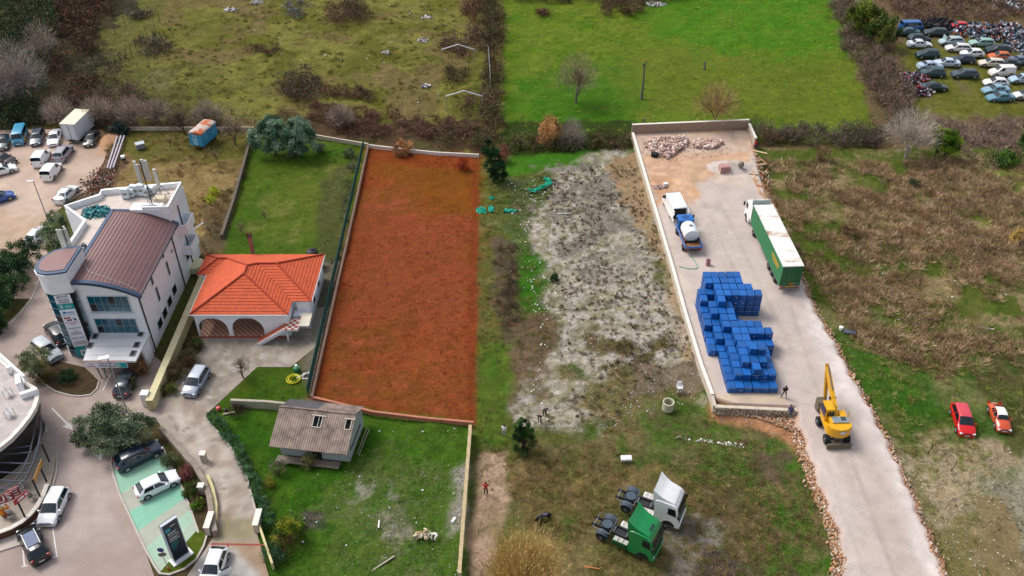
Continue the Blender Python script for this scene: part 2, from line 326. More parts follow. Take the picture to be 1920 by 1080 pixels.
LAY=[
 dict(p=[(-400,-200),(960,-200),(960,300),(-400,300)],c=OL+['#7f8a2c'],sc=9,x=(.75,.05,.25)),
 # field behind, upper left: patches of brown and bright
 dict(p=[(330,-40),(940,-40),(930,230),(480,260),(250,200)],c=['#66741e','#66702a','#7c7a3a','#6a6436'],sc=7,x=(.7,.04,.2)),
 dict(p=[(330,-40),(940,-40),(930,270),(480,260),(250,200)],c=['#7b6c46','#6a6034'],sc=5,m=(.55,.75,9.),x=(.8,.06,.4)),
 dict(p=[(0,-40),(320,-40),(190,60),(250,200),(0,240)],c=['#3d3a28','#4a3f2e','#2f3a22','#5a4c38'],sc=5,j=3,x=(.8,.02,.5)),
 dict(p=[(200,60),(520,110),(420,250),(230,230),(180,150)],c=['#675d38','#5c6a2a','#76704a'],sc=5,j=4,m=(.35,.6,8.),x=(.8,.04,.4)),
 dict(p=[(520,200),(700,225),(930,225),(940,290),(700,285),(600,255),(500,230)],c=['#55432f','#5e4a38','#50502c'],sc=4,j=2,x=(.8,.02,.4)),
 # big green field
 dict(p=[(945,-60),(1540,-60),(1600,110),(1668,195),(1668,262),(945,262)],c=['#4c7a0c','#5c8410','#6d8a24','#55800e'],sc=5,j=.6,x=(.62,0,.15)),
 dict(p=[(1180,-20),(1560,-20),(1590,95),(1400,120),(1250,70)],c=['#3f8406','#4f8a0a','#5a8a1c'],sc=4,j=5,s=5,x=(.55,0,.05)),
 dict(p=[(950,150),(1180,120),(1190,250),(950,258)],c=['#3c7a08','#4c800c'],sc=6,j=5,s=5,x=(.4,0,0)),
 dict(p=[(1180,80),(1600,110),(1640,240),(1400,230),(1200,190)],c=['#6f8426','#5f7c18'],sc=5,j=5,s=5,o=.7,x=(.5,0,.1)),
 dict(p=[(940,225),(1190,225),(1190,300),(940,300)],c=['#3a5a14','#34421c'],sc=3,j=.8,x=(.6,0,.3)),
 # junk yard
 dict(p=[(1640,-60),(2300,-60),(2300,330),(1660,320),(1610,130)],c=['#5e4c3a','#6c5a42','#5a5434'],sc=6,x=(.8,.02,.3)),
 dict(p=[(1690,70),(1960,60),(1960,215),(1740,225),(1690,180)],c=['#5c6a1c','#6a6c2c','#6e6444'],sc=4,j=2,x=(.7,.05,.3)),
 dict(p=[(1760,230),(1960,230),(1960,320),(1800,300)],c=['#6e5c4a','#7a6a58'],sc=4,j=2,x=(.8,.02,.4)),
 # right scrub
 dict(p=[(1405,275),(2300,275),(2300,900),(1600,660),(1480,500),(1405,330)],c=SC,sc=5,j=1,x=(.8,.06,.5)),
 dict(p=[(1405,275),(2300,275),(2300,900),(1600,660),(1480,500),(1405,330)],c=['#59692a','#4e6d1c','#6d7838'],sc=4,m=(.36,.56,6.),x=(.7,.06,.2)),
 dict(p=[(1410,285),(1700,290),(1640,330),(1420,330)],c=['#4d6d1e','#5c7228'],sc=3,j=3,o=.8,x=(.7,.05,.2)),
 dict(p=[(1780,300),(1960,300),(1960,420),(1850,420)],c=['#4f8414','#7d8440','#8a8450'],sc=4,j=2.5,x=(.6,.06,.1)),
 dict(p=[(1480,590),(1960,600),(1960,830),(1640,850),(1570,660)],c=['#4a6d1c','#41741a','#6e7440','#857d54'],sc=3.5,j=3,x=(.75,.25,.3)),
 dict(p=[(1570,640),(1650,650),(1760,760),(1700,800),(1640,760)],c=['#346c10','#44781a'],sc=3,j=1.5,x=(.6,.15,.1)),
 dict(p=[(1820,650),(2000,600),(2000,860),(1900,850)],c=['#4b5428','#5c5a34','#3f5a1e'],sc=3,j=2,x=(.8,.1,.5)),
 dict(p=[(1650,830),(1760,800),(1900,840),(2000,900),(2100,1200),(1760,1200),(1700,960)],c=['#b5a488','#a08e6e','#ac9c80','#85804e','#b8a88e'],sc=2.5,j=3,s=1.2,x=(.75,.18,.6)),
 dict(p=[(1850,900),(2000,860),(2000,1100),(1880,1100)],c=['#8f8c74','#a09a84','#7c805a'],sc=2,j=2.5,s=1,x=(.75,.25,.6)),
 dict(p=[(1838,938),(1846,938),(1862,1000),(1900,1080),(1886,1080),(1850,1010)],c=['#77674c'],j=.1,s=.2,o=.8),
 dict(p=[(1872,950),(1880,948),(1915,1020),(1960,1100),(1946,1100),(1900,1020)],c=['#77674c'],j=.1,s=.2,o=.8),
 dict(p=[(1820,930),(1880,930),(1930,1080),(1960,1150),(1880,1150),(1830,1010)],c=['#93835f','#877652'],sc=3,j=1,x=(.45,.1,.1)),
 dict(p=[(1700,980),(1830,960),(1850,1120),(1740,1120)],c=['#7c6c3c','#6f7a2c'],sc=3,j=2,o=.7,x=(.7,.2,.3)),
 # left of the building: weeds, dry grass
 dict(p=[(190,238),(480,238),(415,470),(370,520),(330,420),(180,350)],c=['#8a744a','#77663c','#9a8458','#6e6236'],sc=4,j=1,x=(.75,.02,.3)),
 dict(p=[(200,238),(480,238),(450,300),(230,300)],c=['#5f6a24','#6e6a34'],sc=3,j=2,o=.9,x=(.7,.02,.2)),
 dict(p=[(190,280),(250,290),(200,360),(140,390),(150,350)],c=['#6d5644','#7d6450'],sc=2,j=1,x=(.8,.2,.6)),
 dict(p=[(380,380),(430,400),(410,480),(370,500)],c=['#5d5038','#6a5c44'],sc=2,j=1,x=(.8,.02,.4)),
 # house lawn
 dict(p=[(474,250),(690,268),(645,520),(410,520),(425,440)],c=['#3a6a0c','#4c7414','#5c7a22'],sc=4,j=.3,x=(.65,0,.12)),
 dict(p=[(520,320),(660,310),(640,440),(470,450)],c=['#6c7e30','#58781a','#857f48'],sc=4,j=3,s=2,o=.85,x=(.5,0,.1)),
 dict(p=[(600,330),(680,280),(665,300),(640,480),(610,520),(590,500)],c=['#4c5c28','#5d6440'],sc=2,j=.6,o=.8,x=(.8,.02,.4)),
 dict(p=[(580,485),(650,485),(600,760),(560,760)],c=['#6d6a5a','#7d7666'],sc=2,j=.3,x=(.5,.1,.2)),
 # garden by the yellow wall
 dict(p=[(370,590),(378,640),(340,700),(290,790),(280,745),(350,600)],c=['#46501e','#5c4c34','#3c5a14'],sc=2,j=.2,x=(.8,0,.5)),
 # small lawn and hut yard
 dict(p=[(482,686),(556,684),(585,745),(430,775),(385,775)],c=['#3c660c','#4a7014','#5c7420'],sc=2.5,j=.1,x=(.65,0,.12)),
 dict(p=[(380,770),(700,755),(885,795),(868,1200),(500,1200),(400,830)],c=['#2f6a0c','#3f760f','#4f7c1c','#2f5f0c'],sc=4,j=.1,x=(.6,.03,.15)),
 dict(p=[(600,850),(760,840),(860,900),(860,1120),(620,1120)],c=['#5f7a2c','#4a761c','#6e7e44'],sc=3,j=3,x=(.7,.3,.25)),
 dict(p=[(640,900),(700,890),(760,960),(745,1030),(715,1040),(700,960),(650,950)],c=['#8d8a74','#a39c90','#75804e'],sc=1.6,j=1.5,m=(.35,.65,1.6),o=.75,x=(.8,.45,.5)),
 dict(p=[(720,965),(755,955),(765,1000),(745,1040),(720,1030)],c=['#a89e90','#7f8060','#938676'],sc=1.2,j=1.5,s=.8,o=.8,m=(.3,.6,1.5),x=(.8,.4,.5)),
 dict(p=[(850,880),(880,870),(870,980),(845,1000)],c=['#9c9a88','#87875c'],sc=1.2,j=.6,x=(.7,.9,.4)),
 dict(p=[(570,960),(608,962),(605,985),(575,985)],c=['#4c4440','#5d5450'],sc=1,j=.5,x=(.8,.5,.5)),
 # strip between the plot and the gravel field
 dict(p=[(896,295),(990,300),(1040,560),(1060,820),(960,870),(880,870),(893,560)],c=['#68723a','#5c6c28','#77784a'],sc=4,j=.1,x=(.7,.03,.3)),
 dict(p=[(890,640),(965,640),(960,830),(886,840)],c=['#4c7a1c','#5f7c26','#3a7412'],sc=3,j=.8,x=(.6,.02,.1)),
 dict(p=[(950,290),(1190,278),(1180,310),(1020,320),(940,330)],c=['#3c8410','#4f8a1c'],sc=3,j=.8,x=(.5,.02,.1)),
 dict(p=[(950,330),(1030,320),(1040,420),(1050,560),(960,600),(950,430)],c=['#55702a','#4a6a22','#6c744a'],sc=3,j=1.5,x=(.75,.45,.3)),
 dict(p=[(975,460),(1045,480),(1050,590),(975,600)],c=['#357a0e','#46781c'],sc=2.5,j=1.5,x=(.5,.05,.1)),
 dict(p=[(925,440),(970,450),(975,620),(950,640),(925,560)],c=['#5e5240','#6a5e4a'],sc=2,j=.7,x=(.8,.02,.4)),
 dict(p=[(965,600),(1050,580),(1060,740),(1000,790),(965,760)],c=['#66503e','#74604a','#5c5a34'],sc=2.5,j=1,x=(.8,.3,.4)),
 # gravel field
 dict(p=[(1030,310),(1200,285),(1335,745),(1300,770),(1090,820),(1000,810),(1060,640),(1045,560),(1010,400)],c=['#c8beb2','#a09678','#cac0b6','#8c865e','#cac1b8','#958a6c'],sc=2.6,j=3.5,s=1.5,js=4,x=(.7,.5,.5)),
 dict(p=[(1030,310),(1200,295),(1240,500),(1080,520),(1010,400)],c=['#6e6450','#8a8270','#5c5a3c'],sc=2.5,j=3,m=(.34,.6,2.6),x=(.8,.7,.8)),
 dict(p=[(1140,290),(1195,285),(1250,470),(1210,440),(1150,350)],c=['#b08c68','#a08666','#9a8c5c'],sc=2.5,j=1.2,x=(.6,.4,.3)),
 dict(p=[(1230,450),(1262,470),(1325,720),(1290,700)],c=['#b69c80','#a58e6c'],sc=2.5,j=.8,o=.8,x=(.6,.4,.3)),
 dict(p=[(1080,620),(1200,610),(1290,640),(1180,690),(1080,680)],c=['#6a5a40','#5e5a30'],sc=1.6,j=1.5,m=(.35,.6,2.2),x=(.8,.3,.9)),
 dict(p=[(1070,690),(1330,690),(1340,750),(1420,790),(1520,860),(1560,1100),(1280,1100),(950,1010),(940,860),(1010,800),(1100,830)],c=['#56602e','#46701c','#6c6a40','#7a6a48','#4c6c22'],sc=3,j=2,s=1,x=(.85,.15,.45)),
 dict(p=[(1190,680),(1310,670),(1320,720),(1180,740)],c=['#857662','#746450','#5f6c34'],sc=2,j=1.5,x=(.7,.4,.4)),
 dict(p=[(1160,760),(1500,790),(1560,960),(1400,900),(1250,840)],c=['#3c7014','#5f6c38','#4d7a20','#6c6244','#657440'],sc=2.5,j=3,s=1.5,o=.8,x=(.85,.15,.4)),
 dict(p=[(1330,752),(1500,765),(1545,905),(1525,890),(1480,825),(1420,802),(1330,785)],c=['#b07a50','#c08c64','#a5694a'],sc=1.4,j=.5,x=(.6,.5,.3)),
 dict(p=[(1400,880),(1480,870),(1560,1000),(1580,1200),(1480,1200)],c=['#35700f','#46781a','#7b6f4a','#8a7650'],sc=3,j=2,s=1,x=(.75,.05,.3)),
 dict(p=[(950,870),(1120,850),(1300,880),(1300,950),(1180,930),(1060,960),(980,980)],c=['#86704e','#7a6a44','#54702a'],sc=3,j=2,m=(.3,.55,4),x=(.8,.05,.4)),
 dict(p=[(1290,870),(1400,850),(1470,960),(1500,1110),(1330,1110),(1290,960)],c=['#6a5c48','#7c6a4c','#54503a','#5c6434'],sc=2.2,j=3,s=1,m=(.25,.5,3.5),x=(.9,.2,.5)),
 dict(p=[(1420,860),(1480,850),(1500,900),(1460,920),(1430,900)],c=['#6c5848','#5c4c40'],sc=1.5,j=1.5,s=.6,o=.8,x=(.9,.3,.5)),
 dict(p=[(1060,1010),(1230,1050),(1260,1200),(960,1200),(980,1030)],c=['#7c7048','#86784e','#5c7230'],sc=2.5,j=1.5,x=(.8,.1,.4)),
 dict(p=[(1230,960),(1330,970),(1360,1110),(1240,1110)],c=['#a2988c','#8f8474','#7c7a54'],sc=2,j=1.5,x=(.6,.7,.4)),
 dict(p=[(1300,1025),(1350,1020),(1400,1060),(1390,1110),(1290,1110)],c=['#4a3c3c','#5c4c48'],sc=1.5,j=1,x=(.7,.4,.3)),
 # dirt path
 dict(p=[(893,850),(940,840),(950,930),(930,1010),(930,1200),(866,1200),(873,1000)],c=['#b79a80','#c2a58c','#a58c70','#8a8058'],sc=2.2,j=.9,x=(.5,.25,.55)),
 # the red-brown plot
 dict(p=[(690,276),(898,293),(891,791),(584,746)],c=['#824418','#944c2a','#7e4c1e','#985030'],sc=4,j=0,s=.12,x=(.5,0,.10)),
 dict(p=[(692,277),(896,293),(894,400),(850,385),(800,400),(760,345),(700,330)],c=['#86500c','#7c4c0c'],sc=4,j=1.5,s=2.0,o=.7,x=(.4,0,.1)),
 dict(p=[(690,400),(890,420),(890,600),(640,600)],c=['#964c30','#8c4628'],sc=4,j=3,s=3,o=.7,x=(.55,0,.12)),
 dict(p=[(690,276),(897,293),(890,791),(880,791),(884,320),(694,300),(600,745),(584,746)],c=['#823818','#8e4020'],sc=4,j=.5,s=.6,o=.7,x=(.55,0,.2)),
]
# ground sheet: dense where the photograph looks, coarse to the horizon
def axis(a,b,st,far):
    core=np.arange(a,b+1e-6,st); lo=[];hi=[];s=st;x=a
    while x>-far: s*=1.45; x-=s; lo.append(x)
    s=st;x=b
    while x<far: s*=1.45; x+=s; hi.append(x)
    return np.array(lo[::-1]+list(core)+hi)
gx=axis(-122,122,.4,2200); gy=axis(38,205,.4,3000)
GX,GY=np.meshgrid(gx,gy); X=GX.ravel();Y=GY.ravel()
C=np.tile(np.array(lin('#5f6a30')),(len(X),1)); n_=fbm(X,Y,14,9)[:,None]; C=C*(1-n_)+np.array(lin('#5c4c38'))*n_
MX=np.tile(np.array((.7,.03,.3)),(len(X),1))
paint(X,Y,C,MX,LAY)
rel=(fbm(X,Y,1.6,3,3)-.5)*.30+(fbm(X,Y,7,8,2)-.5)*.35-.33
flat_all=np.zeros(len(X))
for P in ([(-200,260),(190,238),(205,270),(170,360),(480,640),(650,480),(640,760),(430,780),(520,1200),(-300,1200)],
          [(1180,225),(1410,225),(1440,340),(1530,540),(1640,720),(1800,1200),(1540,1200),(1500,800),(1330,770)]):
    flat_all=np.maximum(flat_all,smooth(-1.5,.5,sdist(X,Y,pw(P))))
plot=smooth(-.5,1,sdist(X,Y,pw([(690,276),(898,293),(891,791),(584,746)])))
Z=rel*(1-flat_all)*(1-.55*plot)-.02*flat_all
nx,ny=len(gx),len(gy); ii=np.arange(nx*ny).reshape(ny,nx)
F=np.stack([ii[:-1,:-1],ii[:-1,1:],ii[1:,1:],ii[1:,:-1]],-1).reshape(-1,4)
tag(link('ground',np_mesh('ground',np.stack([X,Y,Z],1),F,C,MG,{'Mix':MX},smooth=True)),kind='structure')
def sample(A,x,y):
    ix=np.clip(np.searchsorted(gx,x),0,nx-1); iy=np.clip(np.searchsorted(gy,y),0,ny-1)
    return A[iy*nx+ix]
def gz(x,y): return float(sample(Z,np.array([x]),np.array([y]))[0])
# ------------------------------------------------------------------ paved sheets
def sheet(name,poly,z,layers,base,st=.5,world=False,grid=True,mat=None,kind='structure'):
    """flat sheet with a crisp outline, painted with soft wear"""
    P=[tuple(p) for p in poly] if world else pw(poly,z)
    bm=bmesh.new(); vs=[bm.verts.new((p[0],p[1],z)) for p in P]; f=bm.faces.new(vs)
    if f.normal.z<0: f.normal_flip()
    bm.normal_update()
    xs=[p[0] for p in P]; ys=[p[1] for p in P]
    for ax,lo,hi in ((0,min(xs),max(xs)),(1,min(ys),max(ys))):
        c=lo+st
        while c<hi:
            co=[0,0,0];co[ax]=c;no=[0,0,0];no[ax]=1
            bmesh.ops.bisect_plane(bm,geom=list(bm.verts)+list(bm.edges)+list(bm.faces),plane_co=co,plane_no=no); c+=st
    me=bpy.data.meshes.new(name); bm.to_mesh(me); bm.free()
    n=len(me.vertices); co=np.empty(n*3,np.float32); me.vertices.foreach_get('co',co); co=co.reshape(-1,3)
    x=co[:,0].astype(float);y=co[:,1].astype(float)
    cs=[np.array(lin(c)) for c in base]; q=fbm(x,y,4,21,5)[:,None]; C=cs[0]*(1-q)+cs[-1]*q
    paint(x,y,C,None,layers,z)
    at=me.color_attributes.new('Col','FLOAT_COLOR','POINT'); B=np.ones((n,4),np.float32);B[:,:3]=C;at.data.foreach_set('color',B.ravel())
    me.materials.append(mat or MP)
    return tag(link(name,me),kind=kind)
sheet('gravel_lot',[(-150,250),(60,242),(192,243),(206,262),(196,300),(168,352),(120,385),(80,420),(90,480),(118,520),(60,560),(-150,560)],.010,
  [dict(p=[(-20,400),(60,390),(90,470),(-20,480)],c=['#a48c72','#b59c84'],sc=2,j=2,s=1,o=.8),
   dict(p=[(-20,330),(60,320),(100,360),(60,400),(-20,390)],c=['#c4b0a0','#bba598'],sc=3,j=2,s=1,o=.6),
   dict(p=[(170,240),(206,240),(206,280),(180,300)],c=['#b38c68'],j=1,s=.6,o=.8)],['#ab9484','#b8a395'])
sheet('asphalt_road',[(86,500),(60,560),(-20,640),(-60,700),(-200,700),(-200,1260),(330,1260),(300,1110),(232,920),(212,870),(225,820),(330,760),(300,742),(318,690),(150,560),(130,520)],.022,
  [dict(p=[(60,820),(200,860),(250,1000),(60,1080)],c=['#aa9b96','#b0a29c'],sc=5,j=2,s=2,o=.7),
   dict(p=[(75,560),(130,560),(110,640),(60,680),(20,640)],c=['#a08f87'],sc=5,j=2,s=2,o=.6),
   dict(p=[(110,740),(290,720),(280,780),(150,800)],c=['#b0a298','#a4968c'],sc=1.4,j=1,s=.6,o=.6)],['#978780','#a3948d'])
sheet('concrete_driveway',[(378,590),(618,575),(602,640),(590,652),(545,688),(482,688),(392,772),(384,783),(432,838),(462,892),(480,960),(482,1000),(515,1120),(520,1200),(360,1200),(330,1110),(385,1030),(404,1000),(400,950),(380,890),(345,850),(312,815),(288,778),(345,690),(378,630)],.014,
  [dict(p=[(300,760),(430,740),(440,860),(480,960),(400,1000),(350,850)],c=['#85766a','#9a8c80','#b0a69c','#776a5c'],sc=1.6,j=1,s=.8),
   dict(p=[(400,640),(600,620),(540,690),(470,690),(400,760),(380,700)],c=['#b0a8a2','#938a80','#7f7568','#b8b2ac'],sc=1.1,j=1,s=.6,o=.9),
   dict(p=[(420,970),(480,970),(480,1010),(410,1010)],c=['#8a8260','#7f785c'],sc=1,j=.5,o=.8),
   dict(p=[(400,1010),(520,1010),(520,1090),(480,1120),(450,1040)],c=['#8a7460','#9a8672'],sc=1,j=.5,s=.5),
   dict(p=[(370,1040),(440,1030),(500,1090),(480,1200),(340,1200)],c=['#9f9c98','#aaa6a0'],sc=2,j=.3,s=.3)],['#93887c','#a49a8e'],st=.35)
def stripes():
    # green and grey parking bays between the road kerb and the planted strip
    Lk=[(211,868),(215,890),(226,925),(240,958),(255,990),(270,1022),(287,1052),(300,1072)]
    Rk=[(305,838),(318,868),(331,898),(344,922),(353,945),(362,965),(370,985),(377,1003)]
    L=[G(*p) for p in Lk]; Rr=[G(*p) for p in Rk]
    def at(P,t):
        q=t*(len(P)-1); i=min(int(q),len(P)-2); return P[i].lerp(P[i+1],q-i)
    cols=['#a3a79a','#8fb9a2','#a3a598','#83b8a0','#a6aa9c','#9fbcA8'.lower(),'#a4b4a2']
    ts=[0,.10,.29,.44,.60,.74,.88,1.0]
    for i,(a_,b_) in enumerate(zip(ts[:-1],ts[1:])):
        sh_=.10
        P=[at(L,a_),at(Rr,max(0,a_-sh_)),at(Rr,max(0,b_-sh_)) if i<6 else at(Rr,1),at(L,b_)]
        sheet('parking_bay_paving',[(p.x,p.y) for p in P],.034,[],[cols[i],cols[i]],st=.5,world=True)
stripes()
def wline(name,pts,w,z,mat,kind='structure'):
    b=MB()
    for p,q in zip(pts[:-1],pts[1:]):
        p=Vector(p[:2]+(0,)) if isinstance(p,tuple) else Vector((p.x,p.y,0)); q=Vector(q[:2]+(0,)) if isinstance(q,tuple) else Vector((q.x,q.y,0))
        d=(q-p).normalized(); s_=Vector((-d.y,d.x,0))*w/2
        b.quad((p-s_)+Vector((0,0,z)),(q-s_)+Vector((0,0,z)),(q+s_)+Vector((0,0,z)),(p+s_)+Vector((0,0,z)))
    o=b.build(name,mat); return tag(o,kind=kind)
pline=M('road_marking_paint','#d6d2cf',.8,.25,4)
wline('bay_line',[G(99,990),G(107,1045)],.13,.030,pline); wline('bay_line',[G(98,1046),G(109,1043)],.12,.034,pline)
wline('bay_line',[G(43,1028),G(46,1062)],.13,.030,pline); wline('bay_line',[G(40,1063),G(52,1061)],.12,.034,pline)
wline('bay_line',[G(208,700),G(193,732)],.12,.030,pline)
for (p0,p1,w) in (((97,765),(126,795),.16),((183,833),(186,848),.16)):
    a_,b_=G(*p0),G(*p1); wline('direction_arrow',[a_,b_],w,.030,pline)
    d=(b_-a_).normalized(); s_=Vector((-d.y,d.x,0))
    o=MB().quad(b_-s_*.55+Vector((0,0,.031)),b_+s_*.55+Vector((0,0,.031)),b_+d*1.3+Vector((0,0,.031))); tag(o.build('direction_arrow',pline),kind='structure')
wline('red_drain_strip',[G(396,1020),G(500,1022)],.18,.026,M('red_brick_strip','#8e3f33',.8,.3,4))
def kerb(name,pts,w=.18,h=.13,mat=None,px=True,base=0.):
    P=[G(*p) if px else Vector((p[0],p[1],0)) for p in pts]; b=MB()
    n=len(P); nr=[]
    for i in range(n):
        d=(P[min(i+1,n-1)]-P[max(i-1,0)]).normalized(); nr.append(Vector((-d.y,d.x,0)))
    L=[P[i]+nr[i]*w/2 for i in range(n)]; Q=[P[i]-nr[i]*w/2 for i in range(n)]
    vs=[]
    for i in range(n): vs+=[(L[i].x,L[i].y,base),(L[i].x,L[i].y,h),(Q[i].x,Q[i].y,h),(Q[i].x,Q[i].y,base)]
    fs=[]
    for i in range(n-1):
        for k in range(3): fs.append((4*i+k,4*i+k+1,4*i+5+k,4*i+4+k))
    fs+=[(0,1,2,3),(4*n-4,4*n-3,4*n-2,4*n-1)]
    b.add(vs,fs); return b.build(name,mat or kerbm)
kerbm=M('kerb_concrete','#b5aca4',.85,.2,3)
for pts in ([(211,850),(208,868),(213,892),(226,930),(242,965),(258,1000),(275,1035),(290,1062),(300,1076),(318,1078),(345,1068),(368,1050),(382,1025),(388,1005),(390,995)],
            [(305,838),(320,872),(345,922)],[(345,925),(356,950),(372,1000)],
            [(60,684),(66,700),(82,720),(105,735),(130,742),(150,744),(170,741),(182,730),(186,716)],
            [(85,500),(60,560),(20,610),(-20,645)],[(384,783),(432,838),(462,892),(480,960)]):
    tag(kerb('kerb',pts),kind='structure')
# planted islands
def bed(name,poly,z,cols,x=(.7,0,.3)):
    P=pw(poly); b=MB(); b.prism(P,-.05,z); me=b.mesh(name,MG); n=len(me.vertices)
    for nm,A in (('Col',lin(cols)),('Mix',x)):
        at=me.color_attributes.new(nm,'FLOAT_COLOR','POINT'); at.data.foreach_set('color',np.tile(np.array((*A,1.),np.float32),n))
    return tag(link(name,me),kind='structure')
bed('planting_bed',[(62,680),(110,678),(160,690),(186,716),(182,728),(168,740),(150,743),(130,741),(105,734),(82,718),(66,699)],.10,'#5a4c38')
bed('planting_bed',[(305,836),(320,832),(345,858),(372,900),(384,940),(372,950),(352,935),(345,922),(332,895)],.10,'#4a5226')
bed('grass_island',[(300,1074),(372,992),(388,1004),(382,1025),(368,1049),(345,1067),(318,1077)],.10,'#5a6c22',(.6,0,.1))
# ------------------------------------------------------------------ raised yard and access road
YZ=.8
def yard_z(y): return float(np.interp(y,[47,52,67],[.1,.3,YZ]))
rowsR=[(1404,248),(1410,275),(1425,340),(1440,370),(1508,545),(1530,590),(1560,640),(1590,700),(1625,760),(1660,830),(1700,920),(1740,1020),(1765,1090),(1800,1200)]
rowsL=[(1188,252),(1226,380),(1262,500),(1290,600),(1318,690),(1335,742),(1490,768),(1508,800),(1524,850),(1543,910),(1565,960),(1583,1010),(1588,1050),(1580,1090),(1570,1200)]
def edge(rows):
    out=[]
    for p in rows:
        g=G(*p,YZ)
        for _ in range(4): g=G(*p,yard_z(g.y))
        out.append((g.y,g.x))
    out.sort(); return np.array([o[0] for o in out]),np.array([o[1] for o in out])
Ly,Lx=edge([r for r in rowsL if r!=(1490,768)]); Ry,Rx=edge(rowsR)
ys=np.arange(42,130.2,.35); NX=70; Xs=[];Ys=[];Zs=[]
yw=G(1490,768,YZ).y
for y in ys:
    r_=np.interp(y,Ry,Rx)
    l_=np.interp(y,Ly,Lx) if y>yw+1.0 else np.interp(y,Ly[Ly<yw+.2],Lx[Ly<yw+.2])
    zz=yard_z(y)
    wob=.18*math.sin(y*1.7)+.12*math.sin(y*4.1)
    if y<=yw+1.0: l_=l_+wob
    if y<112: r_=r_+wob*.8
    xs=np.linspace(l_,r_,NX)
    xs=np.concatenate([[l_-.9],xs,[r_+.9]]); zs=np.concatenate([[-.15],np.full(NX,zz),[-.15]])
    if y>yw+1.0: xs[0]=l_
    Xs.append(xs);Ys.append(np.full(NX+2,y));Zs.append(zs)
X2=np.array(Xs).ravel();Y2=np.array(Ys).ravel();Z2=np.array(Zs).ravel()
C2=np.tile(np.array(lin('#b3a69f')),(len(X2),1)); q=fbm(X2,Y2,5,2)[:,None]; C2=C2*(1-q)+np.array(lin('#beb0a8'))*q
paint(X2,Y2,C2,None,[
 dict(p=[(1190,248),(1404,245),(1412,300),(1380,320),(1320,340),(1300,380),(1225,385)],c=['#b98e68','#c6a488','#b8947a','#c39a74'],sc=3,j=1.5,s=.8),
 dict(p=[(1190,248),(1404,245),(1405,285),(1200,290)],c=['#b29a88','#c2ac9c'],sc=3,j=.8,s=.6),
 dict(p=[(1545,860),(1552,860),(1640,1100),(1630,1100)],c=['#9a8d84'],j=.05,s=.25,o=.55),dict(p=[(1590,850),(1597,850),(1700,1100),(1689,1100)],c=['#9a8d84'],j=.05,s=.25,o=.55),
 dict(p=[(1475,560),(1481,560),(1545,760),(1538,760)],c=['#a0938a'],j=.05,s=.25,o=.5),dict(p=[(1500,570),(1506,570),(1600,790),(1592,790)],c=['#a0938a'],j=.05,s=.25,o=.5),
 dict(p=[(1318,380),(1323,380),(1440,640),(1434,640)],c=['#a0938a'],j=.05,s=.3,o=.45),dict(p=[(1345,375),(1350,375),(1490,660),(1483,660)],c=['#a0938a'],j=.05,s=.3,o=.45),
 dict(p=[(1290,380),(1340,380),(1450,560),(1520,740),(1500,770),(1440,700),(1400,560)],c=['#a3968e','#bcb0a8','#a89a90'],sc=1.6,j=3,s=2,o=.6,m=(.3,.65,3)),
 dict(p=[(1500,640),(1620,840),(1700,1100),(1600,1100),(1540,850)],c=['#a5988e','#b5a89e'],sc=1.2,j=2,s=1.5,o=.5,m=(.35,.6,2)),
 dict(p=[(1285,300),(1330,300),(1320,340),(1295,350)],c=['#a98e70'],j=1,s=.8,o=.7),
 dict(p=[(1225,330),(1260,330),(1262,370),(1228,380)],c=['#b08868'],j=.6,s=.3,o=.7),
 dict(p=[(1345,320),(1410,300),(1420,340),(1400,350),(1340,345)],c=['#b6a494','#c8bcb4'],j=.8,s=.5,o=.8),
 dict(p=[(1235,440),(1262,440),(1335,660),(1340,740),(1318,700)],c=['#c6b6a8'],sc=3,j=.5,s=.6,o=.6),
 dict(p=[(1340,740),(1460,740),(1490,768),(1335,750)],c=['#b9a58e'],j=.4,s=.4,o=.8),
 dict(p=[(1505,545),(1535,590),(1640,760),(1720,930),(1790,1100),(1760,1120),(1680,930),(1600,780),(1510,620)],c=['#cbc0bb','#d0c6c1'],sc=3,j=.8,s=1.3,o=.8),
 dict(p=[(1620,840),(1660,860),(1740,1100),(1700,1100),(1640,950)],c=['#ad9f96'],sc=3,j=.8,s=1,o=.55),
 dict(p=[(1520,850),(1560,850),(1630,1080),(1600,1090),(1560,960)],c=['#c4b8b2'],sc=3,j=.6,s=1.2,o=.5)],YZ)
C2=C2.reshape(len(ys),NX+2,3); C2[:,0]=lin('#a86c44'); C2[:,-1]=lin('#a86c44'); C2=C2.reshape(-1,3)
ii=np.arange(len(ys)*(NX+2)).reshape(len(ys),NX+2)
F2=np.stack([ii[:-1,:-1],ii[:-1,1:],ii[1:,1:],ii[1:,:-1]],-1).reshape(-1,4)
tag(link('gravel_yard',np_mesh('gravel_yard',np.stack([X2,Y2,Z2],1),F2,C2,MP,smooth=True)),kind='structure')
